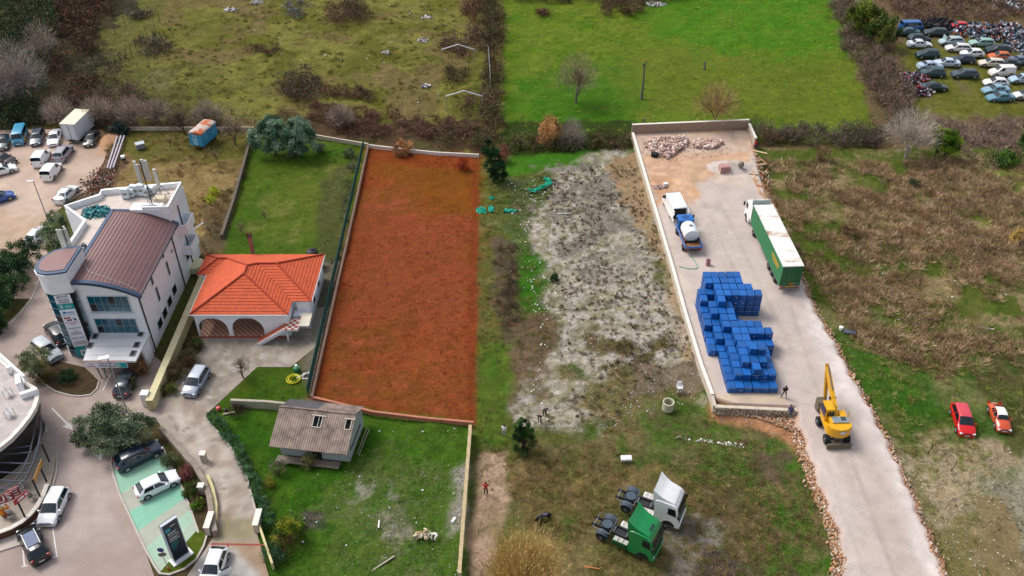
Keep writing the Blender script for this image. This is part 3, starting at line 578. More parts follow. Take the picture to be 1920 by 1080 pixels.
# stones, generic
ICO=None
def ico():
    global ICO
    if ICO is None:
        t=(1+5**.5)/2
        v=np.array([(-1,t,0),(1,t,0),(-1,-t,0),(1,-t,0),(0,-1,t),(0,1,t),(0,-1,-t),(0,1,-t),(t,0,-1),(t,0,1),(-t,0,-1),(-t,0,1)],float); v/=np.linalg.norm(v[0])
        f=np.array([(0,11,5),(0,5,1),(0,1,7),(0,7,10),(0,10,11),(1,5,9),(5,11,4),(11,10,2),(10,7,6),(7,1,8),(3,9,4),(3,4,2),(3,2,6),(3,6,8),(3,8,9),(4,9,5),(2,4,11),(6,2,10),(8,6,7),(9,8,1)])
        ICO=(v,f)
    return ICO
def pal(cols,n,rng=RNG,v=.15):
    A=np.array([lin(c) for c in cols]); i=rng.integers(0,len(A),n)
    return A[i]*(1+rng.uniform(-v,v,(n,1)))
def stones(name,P,S,cols,label=None,cat=None,kind='stuff',mat=None,parent=None,flat=.7):
    """P (n,3) places, S (n,) sizes"""
    n=len(P); v,f=ico(); m=len(v)
    sc=S[:,None]*RNG.uniform(.6,1.3,(n,3)); sc[:,2]*=flat
    th=RNG.uniform(0,6.28,n); jit=RNG.uniform(.75,1.2,(n,m,1))
    V=v[None]*jit*sc[:,None,:]; c,s=np.cos(th)[:,None],np.sin(th)[:,None]
    V=np.stack([V[...,0]*c-V[...,1]*s,V[...,0]*s+V[...,1]*c,V[...,2]],-1)+P[:,None,:]
    F=f[None]+(np.arange(n)*m)[:,None,None]
    CC=np.repeat(pal(cols,n),m,0)
    o=link(name,np_mesh(name,V.reshape(-1,3),F.reshape(-1,3),CC,mat or MS),parent)
    return tag(o,label,cat,None,kind)
def in_poly(n,poly,z=0.,world=False):
    P=poly if world else pw(poly,z); xs=[p[0] for p in P]; ys=[p[1] for p in P]; out=[];c=0
    while c<n:
        x=RNG.uniform(min(xs),max(xs),n*3); y=RNG.uniform(min(ys),max(ys),n*3); k=sdist(x,y,P)>0
        out.append(np.stack([x[k],y[k]],1)); c+=k.sum()
    return np.concatenate(out)[:n]
def along(rows,n,spread):
    P=np.array([tuple(r) for r in rows]); d=np.linalg.norm(np.diff(P,axis=0),axis=1); cs=np.concatenate([[0],np.cumsum(d)])
    t=RNG.uniform(0,cs[-1],n); x=np.interp(t,cs,P[:,0]); y=np.interp(t,cs,P[:,1])
    return np.stack([x+RNG.normal(0,spread,n),y+RNG.normal(0,spread*.6,n)],1)
RUB=['#ac7c58','#bc8c68','#94684c','#c4a890','#b08c70','#cdbdae','#86684f','#c49a78','#a8998a']
yy=Ry[(Ry<112)]; xx=Rx[(Ry<112)]
p=along(list(zip(xx,yy)),3600,.24); p[:,0]+=.45
z=np.array([max(-.1,yard_z(b)*.55-.1) for b in p[:,1]])+RNG.uniform(-.15,.15,len(p))
stones('rubble_edge',np.c_[p,z],RNG.uniform(.03,.15,len(p)),RUB,'broken orange and pink stones lining the right edge of the pale gravel road','stones')
k=Ly<yw+.5; p=along(list(zip(Lx[k],Ly[k])),3000,.30); p[:,0]-=.7
z=np.array([max(-.1,yard_z(b)*.5-.1) for b in p[:,1]])+RNG.uniform(-.15,.15,len(p))
stones('rubble_edge',np.c_[p,z],RNG.uniform(.03,.17,len(p)),RUB,'broken orange stones banked along the left edge of the gravel road near the excavator','stones')
p=in_poly(2600,[(1335,758),(1500,770),(1530,850),(1522,850),(1495,812),(1430,788),(1340,770)])
stones('rubble_bank',np.c_[p,RNG.uniform(-.05,.2,len(p))],RNG.uniform(.03,.13,len(p)),RUB,'rusty soil and stone bank at the foot of the low retaining wall','stones')
p=np.concatenate([in_poly(900,[(1205,272),(1235,262),(1285,260),(1290,272),(1268,288),(1255,300),(1225,290)],YZ),in_poly(420,[(1298,266),(1340,262),(1356,270),(1335,280),(1300,278)],YZ),in_poly(500,[(1200,262),(1360,258),(1380,290),(1250,305),(1205,295)],YZ)])
stones('stone_heap',np.c_[p,YZ+np.r_[RNG.uniform(0,.7,900),RNG.uniform(0,.5,420),RNG.uniform(0,.06,500)]],np.r_[RNG.uniform(.09,.34,1320),RNG.uniform(.04,.14,500)],['#c8b0a6','#b89a90','#d8c8c2','#a88c80','#c0a08c'],'heap of pale pink building stones in front of the far yard wall','stone heap')
p=in_poly(3600,[(1020,330),(1190,300),(1330,740),(1100,810),(1010,800),(1060,640)])
stones('field_stones',np.c_[p,sample(Z,p[:,0],p[:,1])+.02],RNG.uniform(.02,.09,len(p)),['#b8b4b4','#a39a90','#d0cccc','#7c746c'],'white and grey stones strewn over the gravel field left of the yard wall','stones')
p=in_poly(260,[(950,340),(1040,330),(1050,600),(960,800),(1040,800)])
stones('field_stones',np.c_[p,sample(Z,p[:,0],p[:,1])+.05],RNG.uniform(.05,.16,len(p)),['#dcd8d0','#c8c4b4'],'scattered pale stones in the weedy strip beside the gravel field','stones')
p=in_poly(450,[(1660,840),(1900,840),(1960,1100),(1760,1100)])
stones('field_stones',np.c_[p,sample(Z,p[:,0],p[:,1])+.02],RNG.uniform(.03,.11,len(p)),['#b4a994','#a49880','#c0b8a8'],'light stones in the bare ground right of the gravel road','stones')
p=in_poly(300,[(640,880),(870,870),(860,1080),(640,1080)])
stones('field_stones',np.c_[p,sample(Z,p[:,0],p[:,1])+.04],RNG.uniform(.03,.08,len(p)),['#a4a090','#94907c','#b4b0a4'],'small pale stones in the overgrown yard right of the grey hut','stones')
# ------------------------------------------------------------------ walls
conc=M('pale_concrete','#c2b6a4',.85,.18,1.2,bump=.2)
stonem=M('rough_stonework','#a08a78',.9,.45,5,bump=.6); drystone=M('dark_dry_stone','#5f564a',.9,.45,4,bump=.6)
def wall(name,pts,w,z0,z1,mat,label,cat='wall',px=True,cap=None,zt=0.):
    """wall along a line, thick w, real height; px points are read on its top edge"""
    P=[(G(*p,z1) if px else Vector((p[0],p[1],0))) for p in pts]
    root=thing(name,label,cat,(P[0].x,P[0].y,0))
    Q=[(q.x-P[0].x,q.y-P[0].y) for q in P]
    top=z1-(cap[0] if cap else 0)
    o=kerb('wall_body',Q,w,top,mat,px=False,base=z0); o.parent=root
    if cap:
        o2=kerb('coping',Q,w+.08,z1,cap[1],px=False,base=top); o2.parent=root
    return root
capm=M('white_coping','#ddd6cc',.8,.1,2)
def nz_pts(x0,y0,x1,y1,n):
    return [(x0+(x1-x0)*i/n,y0+(y1-y0)*i/n) for i in range(n+1)]
yl=[(float(np.interp(y,Ly,Lx))-.15,float(y)) for y in np.linspace(yw+2.0,128.4,14)]
wall('yard_wall',yl,.32,-.3,1.15,conc,'long pale concrete wall along the left side of the raised gravel yard',px=False,cap=(.08,capm))
wall('yard_wall',[(yl[-1][0]-.15,128.75),(float(Rx[-1])+.1,130.4)],.32,-.3,2.4,stonem,'stone wall with white top closing the far end of the gravel yard',px=False,cap=(.08,capm))
wall('yard_wall',[(float(Rx[-1])+.1,130.1),(float(Rx[-1])+.15,125.2)],.3,-.3,1.9,conc,'short pale wall stub at the far right corner of the yard',px=False,cap=(.08,capm))
rw0=(yl[0][0],yl[0][1]-1.6); rw=wall('retaining_wall',[rw0,(30.2,67.4)],.35,-.3,.95,stonem,'low stone retaining wall below the blue crates',px=False,cap=(.06,conc))
wall('yard_wall',[yl[0],rw0],.32,-.3,1.0,conc,'rounded corner of the pale wall by the near crates',px=False)
# stones of the retaining wall face and the far wall
d_=Vector((30.2-rw0[0],67.4-rw0[1],0)); n=520; t=RNG.uniform(0,1,n)
pp=np.c_[rw0[0]+d_.x*t,rw0[1]+d_.y*t-.20,RNG.uniform(-.1,.85,n)]; pp[:,:2]-=0; pp-=np.array([rw.location.x,rw.location.y,0])
o=stones('face_stones',pp,RNG.uniform(.06,.15,n),['#b9a894','#8d7c6a','#cdbfae','#a38c78'],parent=rw,flat=1)
# ------------------------------------------------------------------ plants
def tris(P,D,L_,Wd,cols,up=None):
    """thin triangles: base P, direction D (unit), length L_, base width Wd"""
    n=len(P); r=RNG.normal(size=(n,3)); s=np.cross(D,r); s/=np.linalg.norm(s,axis=1,keepdims=True)+1e-9
    V=np.stack([P-s*Wd[:,None]/2,P+s*Wd[:,None]/2,P+D*L_[:,None]],1)
    return V,np.repeat(cols[:,None],3,1)
def merge(name,parts,mat=None,parent=None):
    V=np.concatenate([p[0].reshape(-1,3) for p in parts]); C_=np.concatenate([p[1].reshape(-1,3) for p in parts])
    F=np.arange(len(V)).reshape(-1,3); C_=np.clip(C_*np.array((1.55,1.48,1.40)),0,.8)
    return link(name,np_mesh(name,V,F,C_,mat or ML),parent)
def unit(n,upb=0.):
    d=RNG.normal(size=(n,3)); d[:,2]+=upb; return d/np.linalg.norm(d,axis=1,keepdims=True)
def leaves(blobs,n,s,cols,clumps=40,tight=.28):
    """leaf triangles gathered in clumps over the outside of ellipsoid blobs"""
    out=[]
    vol=np.array([b[3]*b[4]*b[5] for b in blobs])**(2/3); vol/=vol.sum()
    for b,f in zip(blobs,vol):
        k=max(4,int(clumps*f)); m=max(30,int(n*f))
        d=unit(k,.25); rr=RNG.uniform(.45,1.,(k,1))**.5
        cc=d*rr*np.array(b[3:6])*.85
        base=pal(cols,k,v=.22)
        i=RNG.integers(0,k,m); off=unit(m)*RNG.uniform(0,1,(m,1))**.5*tight*np.array(b[3:6])*RNG.uniform(.7,1.3,(m,1))
        P=cc[i]+off+np.array(b[:3])
        P[:,2]=np.maximum(P[:,2],.03)
        c=base[i]*(1+RNG.uniform(-.2,.2,(m,1)))
        out.append(tris(P,unit(m,.3),RNG.uniform(.6,1.4,m)*s,RNG.uniform(.4,.9,m)*s,c))
    return out
def twigs(blobs,n,ln,w,cols):
    out=[]
    vol=np.array([b[3]*b[4]*b[5] for b in blobs])**(2/3); vol/=vol.sum()
    for b,f in zip(blobs,vol):
        m=max(20,int(n*f)); d=unit(m,.35); d[:,2]=np.abs(d[:,2])
        r=RNG.uniform(.15,.95,(m,1))
        P=d*r*np.array(b[3:6])+np.array([b[0],b[1],b[2]]); D=d+RNG.normal(0,.45,(m,3)); D[:,2]+=.45; D/=np.linalg.norm(D,axis=1,keepdims=True)
        P[:,2]=np.maximum(P[:,2],.02)
        out.append(tris(P,D,RNG.uniform(.5,1.3,m)*ln,RNG.uniform(.6,1.4,m)*w,pal(cols,m,v=.25)))
    return out
OLV=['#5b6a52','#44553f','#6d7a62','#36472f','#7c8870']
DKG=['#1f3a20','#17301c','#2c4a28','#0f2414']
MDG=['#3d5c1c','#2c4a18','#52702a','#243c14']
TWG=['#6e5e50','#83746a','#5a4a3c','#93877e']
BRN=['#5e4836','#6e5440','#4a3a2c','#7c6450']
RED=['#6a4438','#7c4f42','#5c3a30']
barkm=M('bark','#4c4036',.9,.3,4,bump=.4)
gbark=M('grey_bark','#6b645e',.9,.3,4,bump=.4)
def limbs(b,p,d,L_,r,depth,spread=.5,kids=3,rng=random):
    q=p+d*L_; b.cyl(p,q,r,5 if depth>1 else 3,r*.62,cap=False)
    if depth<=0: return
    for k in range(kids):
        a=Vector((rng.gauss(0,1),rng.gauss(0,1),rng.gauss(.25,.6))).normalized()
        nd=(d+a*spread).normalized()
        limbs(b,q if k<kids-1 else p.lerp(q,.6),nd,L_*rng.uniform(.55,.85),r*.58,depth-1,spread*1.08,kids,rng)
def tree(name,label,px,py,h,rx,cols,n=5000,s=.2,cat='tree',trunk=.25,ry=None,group=None,low=.25,bark=None,clumps=70,blobs=None,z0=0.):
    g=G(px,py,z0); root=thing(name,label,cat,(g.x,g.y,gz(g.x,g.y)*0+z0-.03),0,group); ry=ry or rx
    b=MB(); rnd=random.Random(int(px*7+py)); zt=h*low+.3
    limbs(b,Vector((0,0,-.2)),Vector((.04,.02,1)).normalized(),zt+.2,trunk,3,.62,3,rnd)
    b.build('trunk',bark or barkm,root)
    if blobs is None:
        blobs=[]; k=5
        for i in range(k):
            t=6.283*i/k+rnd.random(); q=rnd.uniform(.3,.5)
            blobs.append((math.cos(t)*rx*q,math.sin(t)*ry*q,h*low+(h*(1-low))*rnd.uniform(.38,.58),rx*rnd.uniform(.5,.66),ry*rnd.uniform(.5,.66),h*(1-low)*rnd.uniform(.38,.5)))
        blobs.append((0,0,h*(.5+low/2),rx*.6,ry*.6,h*(1-low)*.5))
    merge('crown',leaves(blobs,n,s,cols,clumps,.3),parent=root)
    return root
def bush(name,label,px,py,h,rx,cols,n=1500,s=.16,cat='bush',ry=None,group=None,tw=None,z0=0.,ntw=0,tl=.6,tww=.03):
    g=G(px,py,z0); root=thing(name,label,cat,(g.x,g.y,z0+(gz(g.x,g.y) if z0==0 else 0)),0,group); ry=ry or rx
    bl=[(random.uniform(-.35,.35)*rx,random.uniform(-.35,.35)*ry,h*.42,rx*.7,ry*.7,h*.55) for _ in range(4)]
    if n: merge('foliage',leaves(bl,n,s,cols,45,.35),parent=root)
    if ntw: merge('twigs',twigs([(0,0,.05,rx,ry,h)],ntw,tl,tww,tw or TWG),parent=root)
    b=MB(); rnd=random.Random(int(px+py*3))
    for _ in range(4): limbs(b,Vector((rnd.uniform(-.2,.2)*rx,rnd.uniform(-.2,.2)*ry,-.1)),Vector((rnd.uniform(-.5,.5),rnd.uniform(-.5,.5),1)).normalized(),h*.4,.04,1,.5,2,rnd)
    b.build('stem',barkm,root); return root
def bare_tree(name,label,px,py,h,spread,depth=5,r=.14,kids=3,mat=None,ntw=0,tw=TWG,group=None,lean=(0,0),low=.3,rx=None,tl=.7):
    g=G(px,py); root=thing(name,label,'tree',(g.x,g.y,gz(g.x,g.y)),0,group); rnd=random.Random(int(px*3+py))
    b=MB(); limbs(b,Vector((0,0,-.2)),Vector((lean[0],lean[1],1)).normalized(),h*low,r,depth,spread,kids,rnd)
    b.build('trunk',mat or gbark,root)
    if ntw:
        rx=rx or h*.4
        merge('crown',twigs([(0,0,h*.35,rx,rx,h*.6)],ntw,tl,.05,tw),parent=root)
    return root
def thicket(name,label,poly,dens,h,cols,tw,n_leaf=60,n_tw=40,s=.28,rad=(.8,1.8),cat='thicket',tl=.8,tww=.07):
    P=pw(poly); A=abs(sum(P[i][0]*P[(i+1)%len(P)][1]-P[(i+1)%len(P)][0]*P[i][1] for i in range(len(P))))/2
    k=max(3,int(A*dens)); pts=in_poly(k,P,world=True); parts=[]
    for x,y in pts:
        r=RNG.uniform(*rad); hh=h*RNG.uniform(.55,1.15); z=gz(x,y)
        tone=1+RNG.uniform(-.25,.25)
        cc=[tuple(np.clip(np.array(lin(c))*tone,0,1)) for c in cols]
        if n_leaf: parts+=leaves([(x,y,z+hh*.45,r,r,hh*.55)],n_leaf,s,cc,7,.5)
        if n_tw:
            q=twigs([(x,y,z,r,r,hh)],n_tw,tl,tww,tw); parts+=q
    return tag(merge(name,parts),label,cat,None,'stuff')
# ------------------------------------------------------------------ white office building
copper=M('brown_copper_roof','#7e5e5d',.45,.12,2,metal=.15)
flash=M('blue_grey_flashing','#3f5068',.4,.12,2,metal=.4)
terr=M('terrace_screed','#cbbdb4',.8,.15,1.5)
frame=M('white_window_frame','#ccd2d8',.5,.08,3)
pipe=M('black_downpipe','#14161a',.5,.15,3)
teal=M('teal_print','#17a3a8',.5,.1,3); blackp=M('black_print','#20242c',.6,.1,3); redp=M('red_print','#c2283a',.5,.1,3); bluep=M('blue_print','#1b84c8',.5,.1,3)
XR=-41.3; YF=77.55
office=thing('office_building','white three storey office building with curved brown metal roof and glass corner tower','building',(-45,84,0))
OO=Vector((-45,84,0))
def ob(b,name,mat,parent=None,smooth=False):
    """build from world coordinates under the office"""
    b.v=[(v[0]-OO.x,v[1]-OO.y,v[2]-OO.z) for v in b.v]
    return b.build(name,mat,parent or office,smooth=smooth)
def rz_(x): return 10.45-1.75*(max(0,(x+47.3)/6.3))**2.1 if x>-47.3 else 10.45
xs_=[-47.9+ (XR+47.9)*i/16 for i in range(17)]
# main block with arched top
b=MB(); n=len(xs_)
vs=[];
for y in (YF,91.2):
    vs+=[(x,y,0) for x in xs_]+[(x,y,rz_(x)-.12) for x in xs_]
fs=[]
for i in range(n-1):
    fs+=[(i,i+1,n+i+1,n+i),(2*n+i,3*n+i,3*n+i+1,2*n+i+1),(n+i,n+i+1,3*n+i+1,3*n+i)]
fs+=[(0,n,3*n,2*n),(n-1,2*n+n-1,3*n+n-1,2*n-1)]
b.add(vs,fs); ob(b,'wall',white)
# rear block with roof terrace
TZ=10.25; PT=11.05
pr=[(XR,91.2),(XR,97.1),(-50.8,95.3),(-50.6,94.2),(-54.0,91.6),(-50.4,88.5),(-50.4,82.2),(-47.9,81.2),(-47.9,91.2)]
b=MB(); b.prism(pr,0,TZ); ob(b,'wall',white)
b=MB(); b.prism([(XR-.3,91.4),(XR-.3,96.8),(-50.5,95.0),(-50.4,94.0),(-53.5,91.6),(-50.1,88.6),(-50.1,82.4),(-48.3,81.5),(-48.3,91.4)],TZ,TZ+.05); ob(b,'terrace_floor',terr)
par=[(-48.3,90.65),(XR+.0,90.65),(XR+.0,97.1),(-50.8,95.3),(-50.6,94.2),(-54.0,91.6),(-50.4,88.5),(-50.4,82.3)]
par=[(XR-3.2,91.35),(XR-.14,91.35)]+[(XR-.14,96.95),(-50.7,95.15),(-50.55,94.1),(-53.8,91.6),(-50.25,88.45),(-50.25,82.4)]
o=kerb('parapet',[(p[0]-OO.x,p[1]-OO.y) for p in par],.28,PT-.06,white,px=False,base=TZ+.0); o.parent=office
o2=kerb('parapet_cap',[(p[0]-OO.x,p[1]-OO.y) for p in par],.36,PT,M('parapet_cap','#eef0f2',.6,.05,2),px=False,base=PT-.06); o2.parent=office
# curved metal roof: one object per standing-seam panel
NP=17; y0,y1=YF-.3,91.35; X0,X1=-48.0,XR+.55
roof_par=None
for i in range(NP):
    xa=X0+(X1-X0)*i/NP; xb=X0+(X1-X0)*(i+1)/NP
    b=MB(); zs=[rz_(xa),rz_(xb)]
    b.add([(xa+.02,y0,zs[0]),(xb-.02,y0,zs[1]),(xb-.02,y1,zs[1]),(xa+.02,y1,zs[0]),(xa+.02,y0,zs[0]+.07),(xb-.02,y0,zs[1]+.07),(xb-.02,y1,zs[1]+.07),(xa+.02,y1,zs[0]+.07)],
          [(0,3,2,1),(4,5,6,7),(0,1,5,4),(1,2,6,5),(2,3,7,6),(3,0,4,7)])
    b.box((xb,(y0+y1)/2,zs[1]+.075),(.05,y1-y0,.09))
    ob(b,'roof_panel',copper)
for yy_,w in ((y0,.5),(y1,.4)):
    b=MB(); N=24; vs=[]
    for i in range(N+1):
        x=X0-.1+(X1-X0+.2)*i/N; z=rz_(x)
        for dy,dz in((-w/2,-.22),(-w/2,.14),(w/2,.14),(w/2,-.22)): vs.append((x,yy_+dy,z+dz))
    fs=[(4*i+k,4*i+(k+1)%4,4*i+4+(k+1)%4,4*i+4+k) for i in range(N) for k in range(4)]+[(0,1,2,3),(4*N,4*N+3,4*N+2,4*N+1)]
    b.add(vs,fs); ob(b,'roof_flashing',flash)
b=MB(); b.box((X1+.03,(y0+y1)/2,rz_(X1)-.02),(.16,y1-y0+.4,.22)); ob(b,'gutter',flash)
b=MB(); b.box((X0-.12,(y0+y1)/2+.1,10.5),(.45,y1-y0,.18)); ob(b,'gutter',flash)
# cornice under the arch
b=MB(); N=24; vs=[]
for i in range(N+1):
    x=-47.8+(XR+47.9)*i/N; z=rz_(x)-.26
    for dy,dz in((-.16,-.28),(-.16,0),(.02,0),(.02,-.28)): vs.append((x,YF+dy,z+dz))
b.add(vs,[(4*i+k,4*i+(k+1)%4,4*i+4+(k+1)%4,4*i+4+k) for i in range(N) for k in range(4)]+[(0,1,2,3),(4*N,4*N+3,4*N+2,4*N+1)]); ob(b,'cornice',white)
b=MB(); b.tube([(-47.6,80.6,rz_(-47.6)+.14),(-46.4,79.0,rz_(-46.4)+.13),(-44.6,78.4,rz_(-44.6)+.13),(-42.6,78.1,rz_(-42.6)+.13),(-41.2,77.8,rz_(-41.2)+.13)],.03,4); ob(b,'cable',M('pale_cable','#b8b4b0',.6,.1,3))
# tower
TP=[(-47.7,76.95),(-48.7,76.65),(-49.8,76.5),(-50.65,76.8),(-51.2,77.5),(-51.35,78.6),(-51.1,79.8),(-50.4,80.8),(-49.3,81.4),(-47.7,81.5)]
def shr(P,k,c=(-49.4,79)): return [(c[0]+(p[0]-c[0])*k,c[1]+(p[1]-c[1])*k) for p in P]
b=MB(); b.prism(TP,9.25,11.7); ob(b,'tower_wall',white,smooth=True)
b=MB(); b.prism(shr(TP,1.07),11.7,11.95); ob(b,'tower_cornice',white)
b=MB(); b.prism(shr(TP,1.03),11.95,12.15); ob(b,'tower_flashing',flash)
b=MB(); b.prism(shr(TP,.84),12.15,12.2); ob(b,'tower_roof',copper)
b=MB(); b.prism(shr(TP,.93),0,9.25); ob(b,'tower_core',M('dark_interior','#101418',.7,.2,2))
# curtain wall panes: every pane a part
GW=shr(TP,.955); segs=[]
path=[(-48.0,77.3)]+[GW[i] for i in (1,2,3,4,5,6,7)]
path=[(-47.62,77.3),(-48.08,77.12)]+path[1:]
pts=[]
for a_,b_ in zip(path[:-1],path[1:]):
    pts.append(Vector((*a_,0)))
pts.append(Vector((*path[-1],0)))
BH=9.2/9; pane_mesh={}
for i in range(len(pts)-1):
    p,q=pts[i],pts[i+1]; d=q-p; L_=d.length; dn=d.normalized(); nr=Vector((dn.y,-dn.x,0))
    if (p-Vector((-49.4,79,0))).dot(nr)<0: nr=-nr
    for k in range(9):
        z0_=.03+BH*k; b=MB(); e=.03
        A=[p+dn*e+Vector((0,0,z0_+e)),q-dn*e+Vector((0,0,z0_+e)),q-dn*e+Vector((0,0,z0_+BH-e)),p+dn*e+Vector((0,0,z0_+BH-e))]
        A=[a_+nr*.03 for a_ in A]
        b.slab(A,nr,.02); ob(b,'window_pane',bglass if (i*7+k*3)%4 else glass)
b=MB()
for k in range(10): 
    for p,q in zip(pts[:-1],pts[1:]):
        d=q-p; c=(p+q)/2; b.box((c.x,c.y,.03+BH*k),(d.length+.05,.16,.05),math.atan2(d.y,d.x))
for p in pts: b.box((p.x,p.y,4.6),(.07,.07,9.2))
ob(b,'mullions',M('grey_mullion','#9aa6ae',.4,.1,3,metal=.3))
# printed banner on the tower front (between pts[1] and pts[3])
pa,pb=Vector((-48.12,76.93,0)),Vector((-49.76,76.62,0)); dn=(pa-pb).normalized(); nr=Vector((dn.y,-dn.x,0)); 
if nr.y>0: nr=-nr
BW=(pa-pb).length; cbn=(pa+pb)/2+nr*.13
def bpanel(z0_,z1_,mat,name='banner_panel',off=0.,x0=-.5,x1=.5):
    b=MB(); A=[cbn+dn*BW*x0+Vector((0,0,z0_)),cbn+dn*BW*x1+Vector((0,0,z0_)),cbn+dn*BW*x1+Vector((0,0,z1_)),cbn+dn*BW*x0+Vector((0,0,z1_))]
    b.slab([a_+nr*off for a_ in A],nr,.012); return ob(b,name,mat)
ban=M('white_banner','#f4f4fa',.5,.06,2)
bpanel(7.95,9.15,ban); bpanel(7.15,7.93,teal); bpanel(1.75,7.13,ban); bpanel(.2,1.73,teal); bpanel(.35,1.2,ban,off=.014,x0=-.2,x1=.4)
def btext(s,z,h,mat,x=0.,w=None):
    return place_text(s,h,mat,cbn+nr*.03+dn*x*BW+Vector((0,0,z)),dn,(0,0,1),office,w)
btext('METOVIĆ',8.92,.3,blackp,0,1.15); btext('TEHNIČKI',8.42,.26,blackp,0,1.15); btext('PREGLED',8.13,.26,blackp,0,1.1)
wt=M('white_print','#f2f2f2',.5,.05,3)
btext('S',7.54,.6,wt,-.28,.34); btext('Seta',7.54,.36,wt,.15,.6)
def bars(z,h,mat,x0,x1,n):   # small print too fine to read
    b=MB()
    for i in range(n):
        a_=x0+(x1-x0)*i/n; c_=a_+(x1-x0)/n*.72
        A=[cbn+nr*.02+dn*BW*a_+Vector((0,0,z)),cbn+nr*.02+dn*BW*c_+Vector((0,0,z)),cbn+nr*.02+dn*BW*c_+Vector((0,0,z+h)),cbn+nr*.02+dn*BW*a_+Vector((0,0,z+h))]
        b.slab(A,nr,.006)
    ob(b,'small_print',mat)
bars(8.68,.05,blackp,-.4,.4,14)
b=MB(); b.cyl(cbn+nr*.02-dn*.42+Vector((0,0,6.72)),cbn+nr*.035-dn*.42+Vector((0,0,6.72)),.17,14); ob(b,'round_logo',bluep)
bars(6.62,.16,bluep,-.12,.4,7); bars(6.36,.05,blackp,-.4,.4,12)
for cx,r_ in((-.3,.12),(-.02,.12),(.42,.13)):
    b=MB(); b.cyl(cbn+nr*.02+dn*cx+Vector((0,0,5.62)),cbn+nr*.035+dn*cx+Vector((0,0,5.62)),r_,12); ob(b,'wheel_logo',blackp)
bars(5.8,.28,redp,-.38,.02,3); bars(5.75,.12,teal,.12,.36,2); bars(5.22,.1,redp,-.4,.4,9); bars(4.98,.1,redp,-.15,.2,4)
bars(4.4,.09,blackp,-.4,.42,10); bars(4.05,.05,blackp,-.1,.2,4); bars(3.78,.09,blackp,-.28,.3,8); bars(3.55,.09,blackp,-.36,.36,9)
bars(2.95,.1,blackp,-.4,0,4); bars(2.95,.12,bluep,.1,.4,3); bars(2.35,.1,redp,-.3,.4,8); bars(2.12,.08,blackp,-.4,.1,6); bars(2.1,.1,teal,.14,.4,2); bars(.55,.4,teal,-.1,.15,1)
# front strip windows
def front_window(p0,p1,p2,nx_,ny_):
    a_,c_,bt=PY(*p0,YF),PY(*p1,YF),PY(*p2,YF); x0_,x1_=a_.x,c_.x; z1_=(a_.z+c_.z)/2; z0_=bt.z
    fr=MB(); fr.box(((x0_+x1_)/2,YF-.04,(z0_+z1_)/2),(x1_-x0_+.16,.1,z1_-z0_+.16)); f=ob(fr,'window',frame)
    sl=MB(); sl.box(((x0_+x1_)/2,YF-.16,z0_-.14),(x1_-x0_+.3,.3,.1)); s_=ob(sl,'sill',frame,f)
    w=(x1_-x0_)/nx_; h=(z1_-z0_)/ny_
    for i in range(nx_):
        for j in range(ny_):
            b=MB(); b.box((x0_+w*(i+.5),YF-.10,z0_+h*(j+.5)),(w-.045,.03,h-.045)); ob(b,'pane',bglass if (i*3+5*j)%7 else glass,f)
front_window((163,556),(238,554),(249,583),6,2)
front_window((177,598),(253,596),(262,623),6,2)
# side windows: narrow slots and the strip of square ones
def side_window(px0,py0,px1,py1,wd=None,nn=1):
    a_=PX(px0,py0,XR); c_=PX(px1,py1,XR)
    return a_,c_
def sw(y,z0_,z1_,w):
    f=MB(); f.box((XR+.03,y,(z0_+z1_)/2),(.10,w+.12,z1_-z0_+.12)); f=ob(f,'window',frame)
    b=MB(); b.box((XR+.09,y,(z0_+z1_)/2),(.03,w-.06,z1_-z0_-.06)); ob(b,'pane',glass,f)
for p,h,w in (((303,475),1.25,.5),((314,503),1.9,.5),((283,524),1.5,.5),((295,551),1.9,.5),((321,471),.35,.3)):
    c=PX(*p,XR); sw(c.y,c.z-h/2,c.z+h/2,w)
for p in ((299,606),(308,587),(317,565),(326,543)):
    c=PX(*p,XR); sw(c.y,c.z-.55,c.z+.55,1.25)
c=PX(351,480,XR); sw(c.y,c.z-.5,c.z+.5,1.0)
for p0,p1 in (((259.7,556),(293,658)),((317,431),(351,548)),((333.5,384),(363.5,498))):
    a_=PX(*p1,XR+.08); t_=PX(*p0,XR+.08); b=MB(); b.cyl((XR+.08,a_.y,.05),(XR+.08,a_.y,min(t_.z,10.9)),.075,8); ob(b,'downpipe',pipe)
# side balconies
for (y0_,z0_,z1_) in ((PX(344,400,XR+1).y,6.6,7.7),(PX(356,452,XR+1).y,3.6,4.7)):
    b=MB(); b.box((XR+.62,y0_+.8,z0_),(1.24,2.9,.18)); 
    b.box((XR+1.2,y0_+.8,(z0_+z1_)/2+.1),(.12,2.9,z1_-z0_)); b.box((XR+.55,y0_-.6,(z0_+z1_)/2+.1),(1.15,.12,z1_-z0_)); b.box((XR+.55,y0_+2.2,(z0_+z1_)/2+.1),(1.15,.12,z1_-z0_))
    ob(b,'balcony',white)
b=MB(); c_=PX(352,505,XR+.6); b.lathe([(1.15,0),(1.25,.9),(1.15,.95)],(XR+.3,c_.y+3,0),20); ob(b,'round_bay',M('cream_plaster','#d8cfae',.8,.1,2))
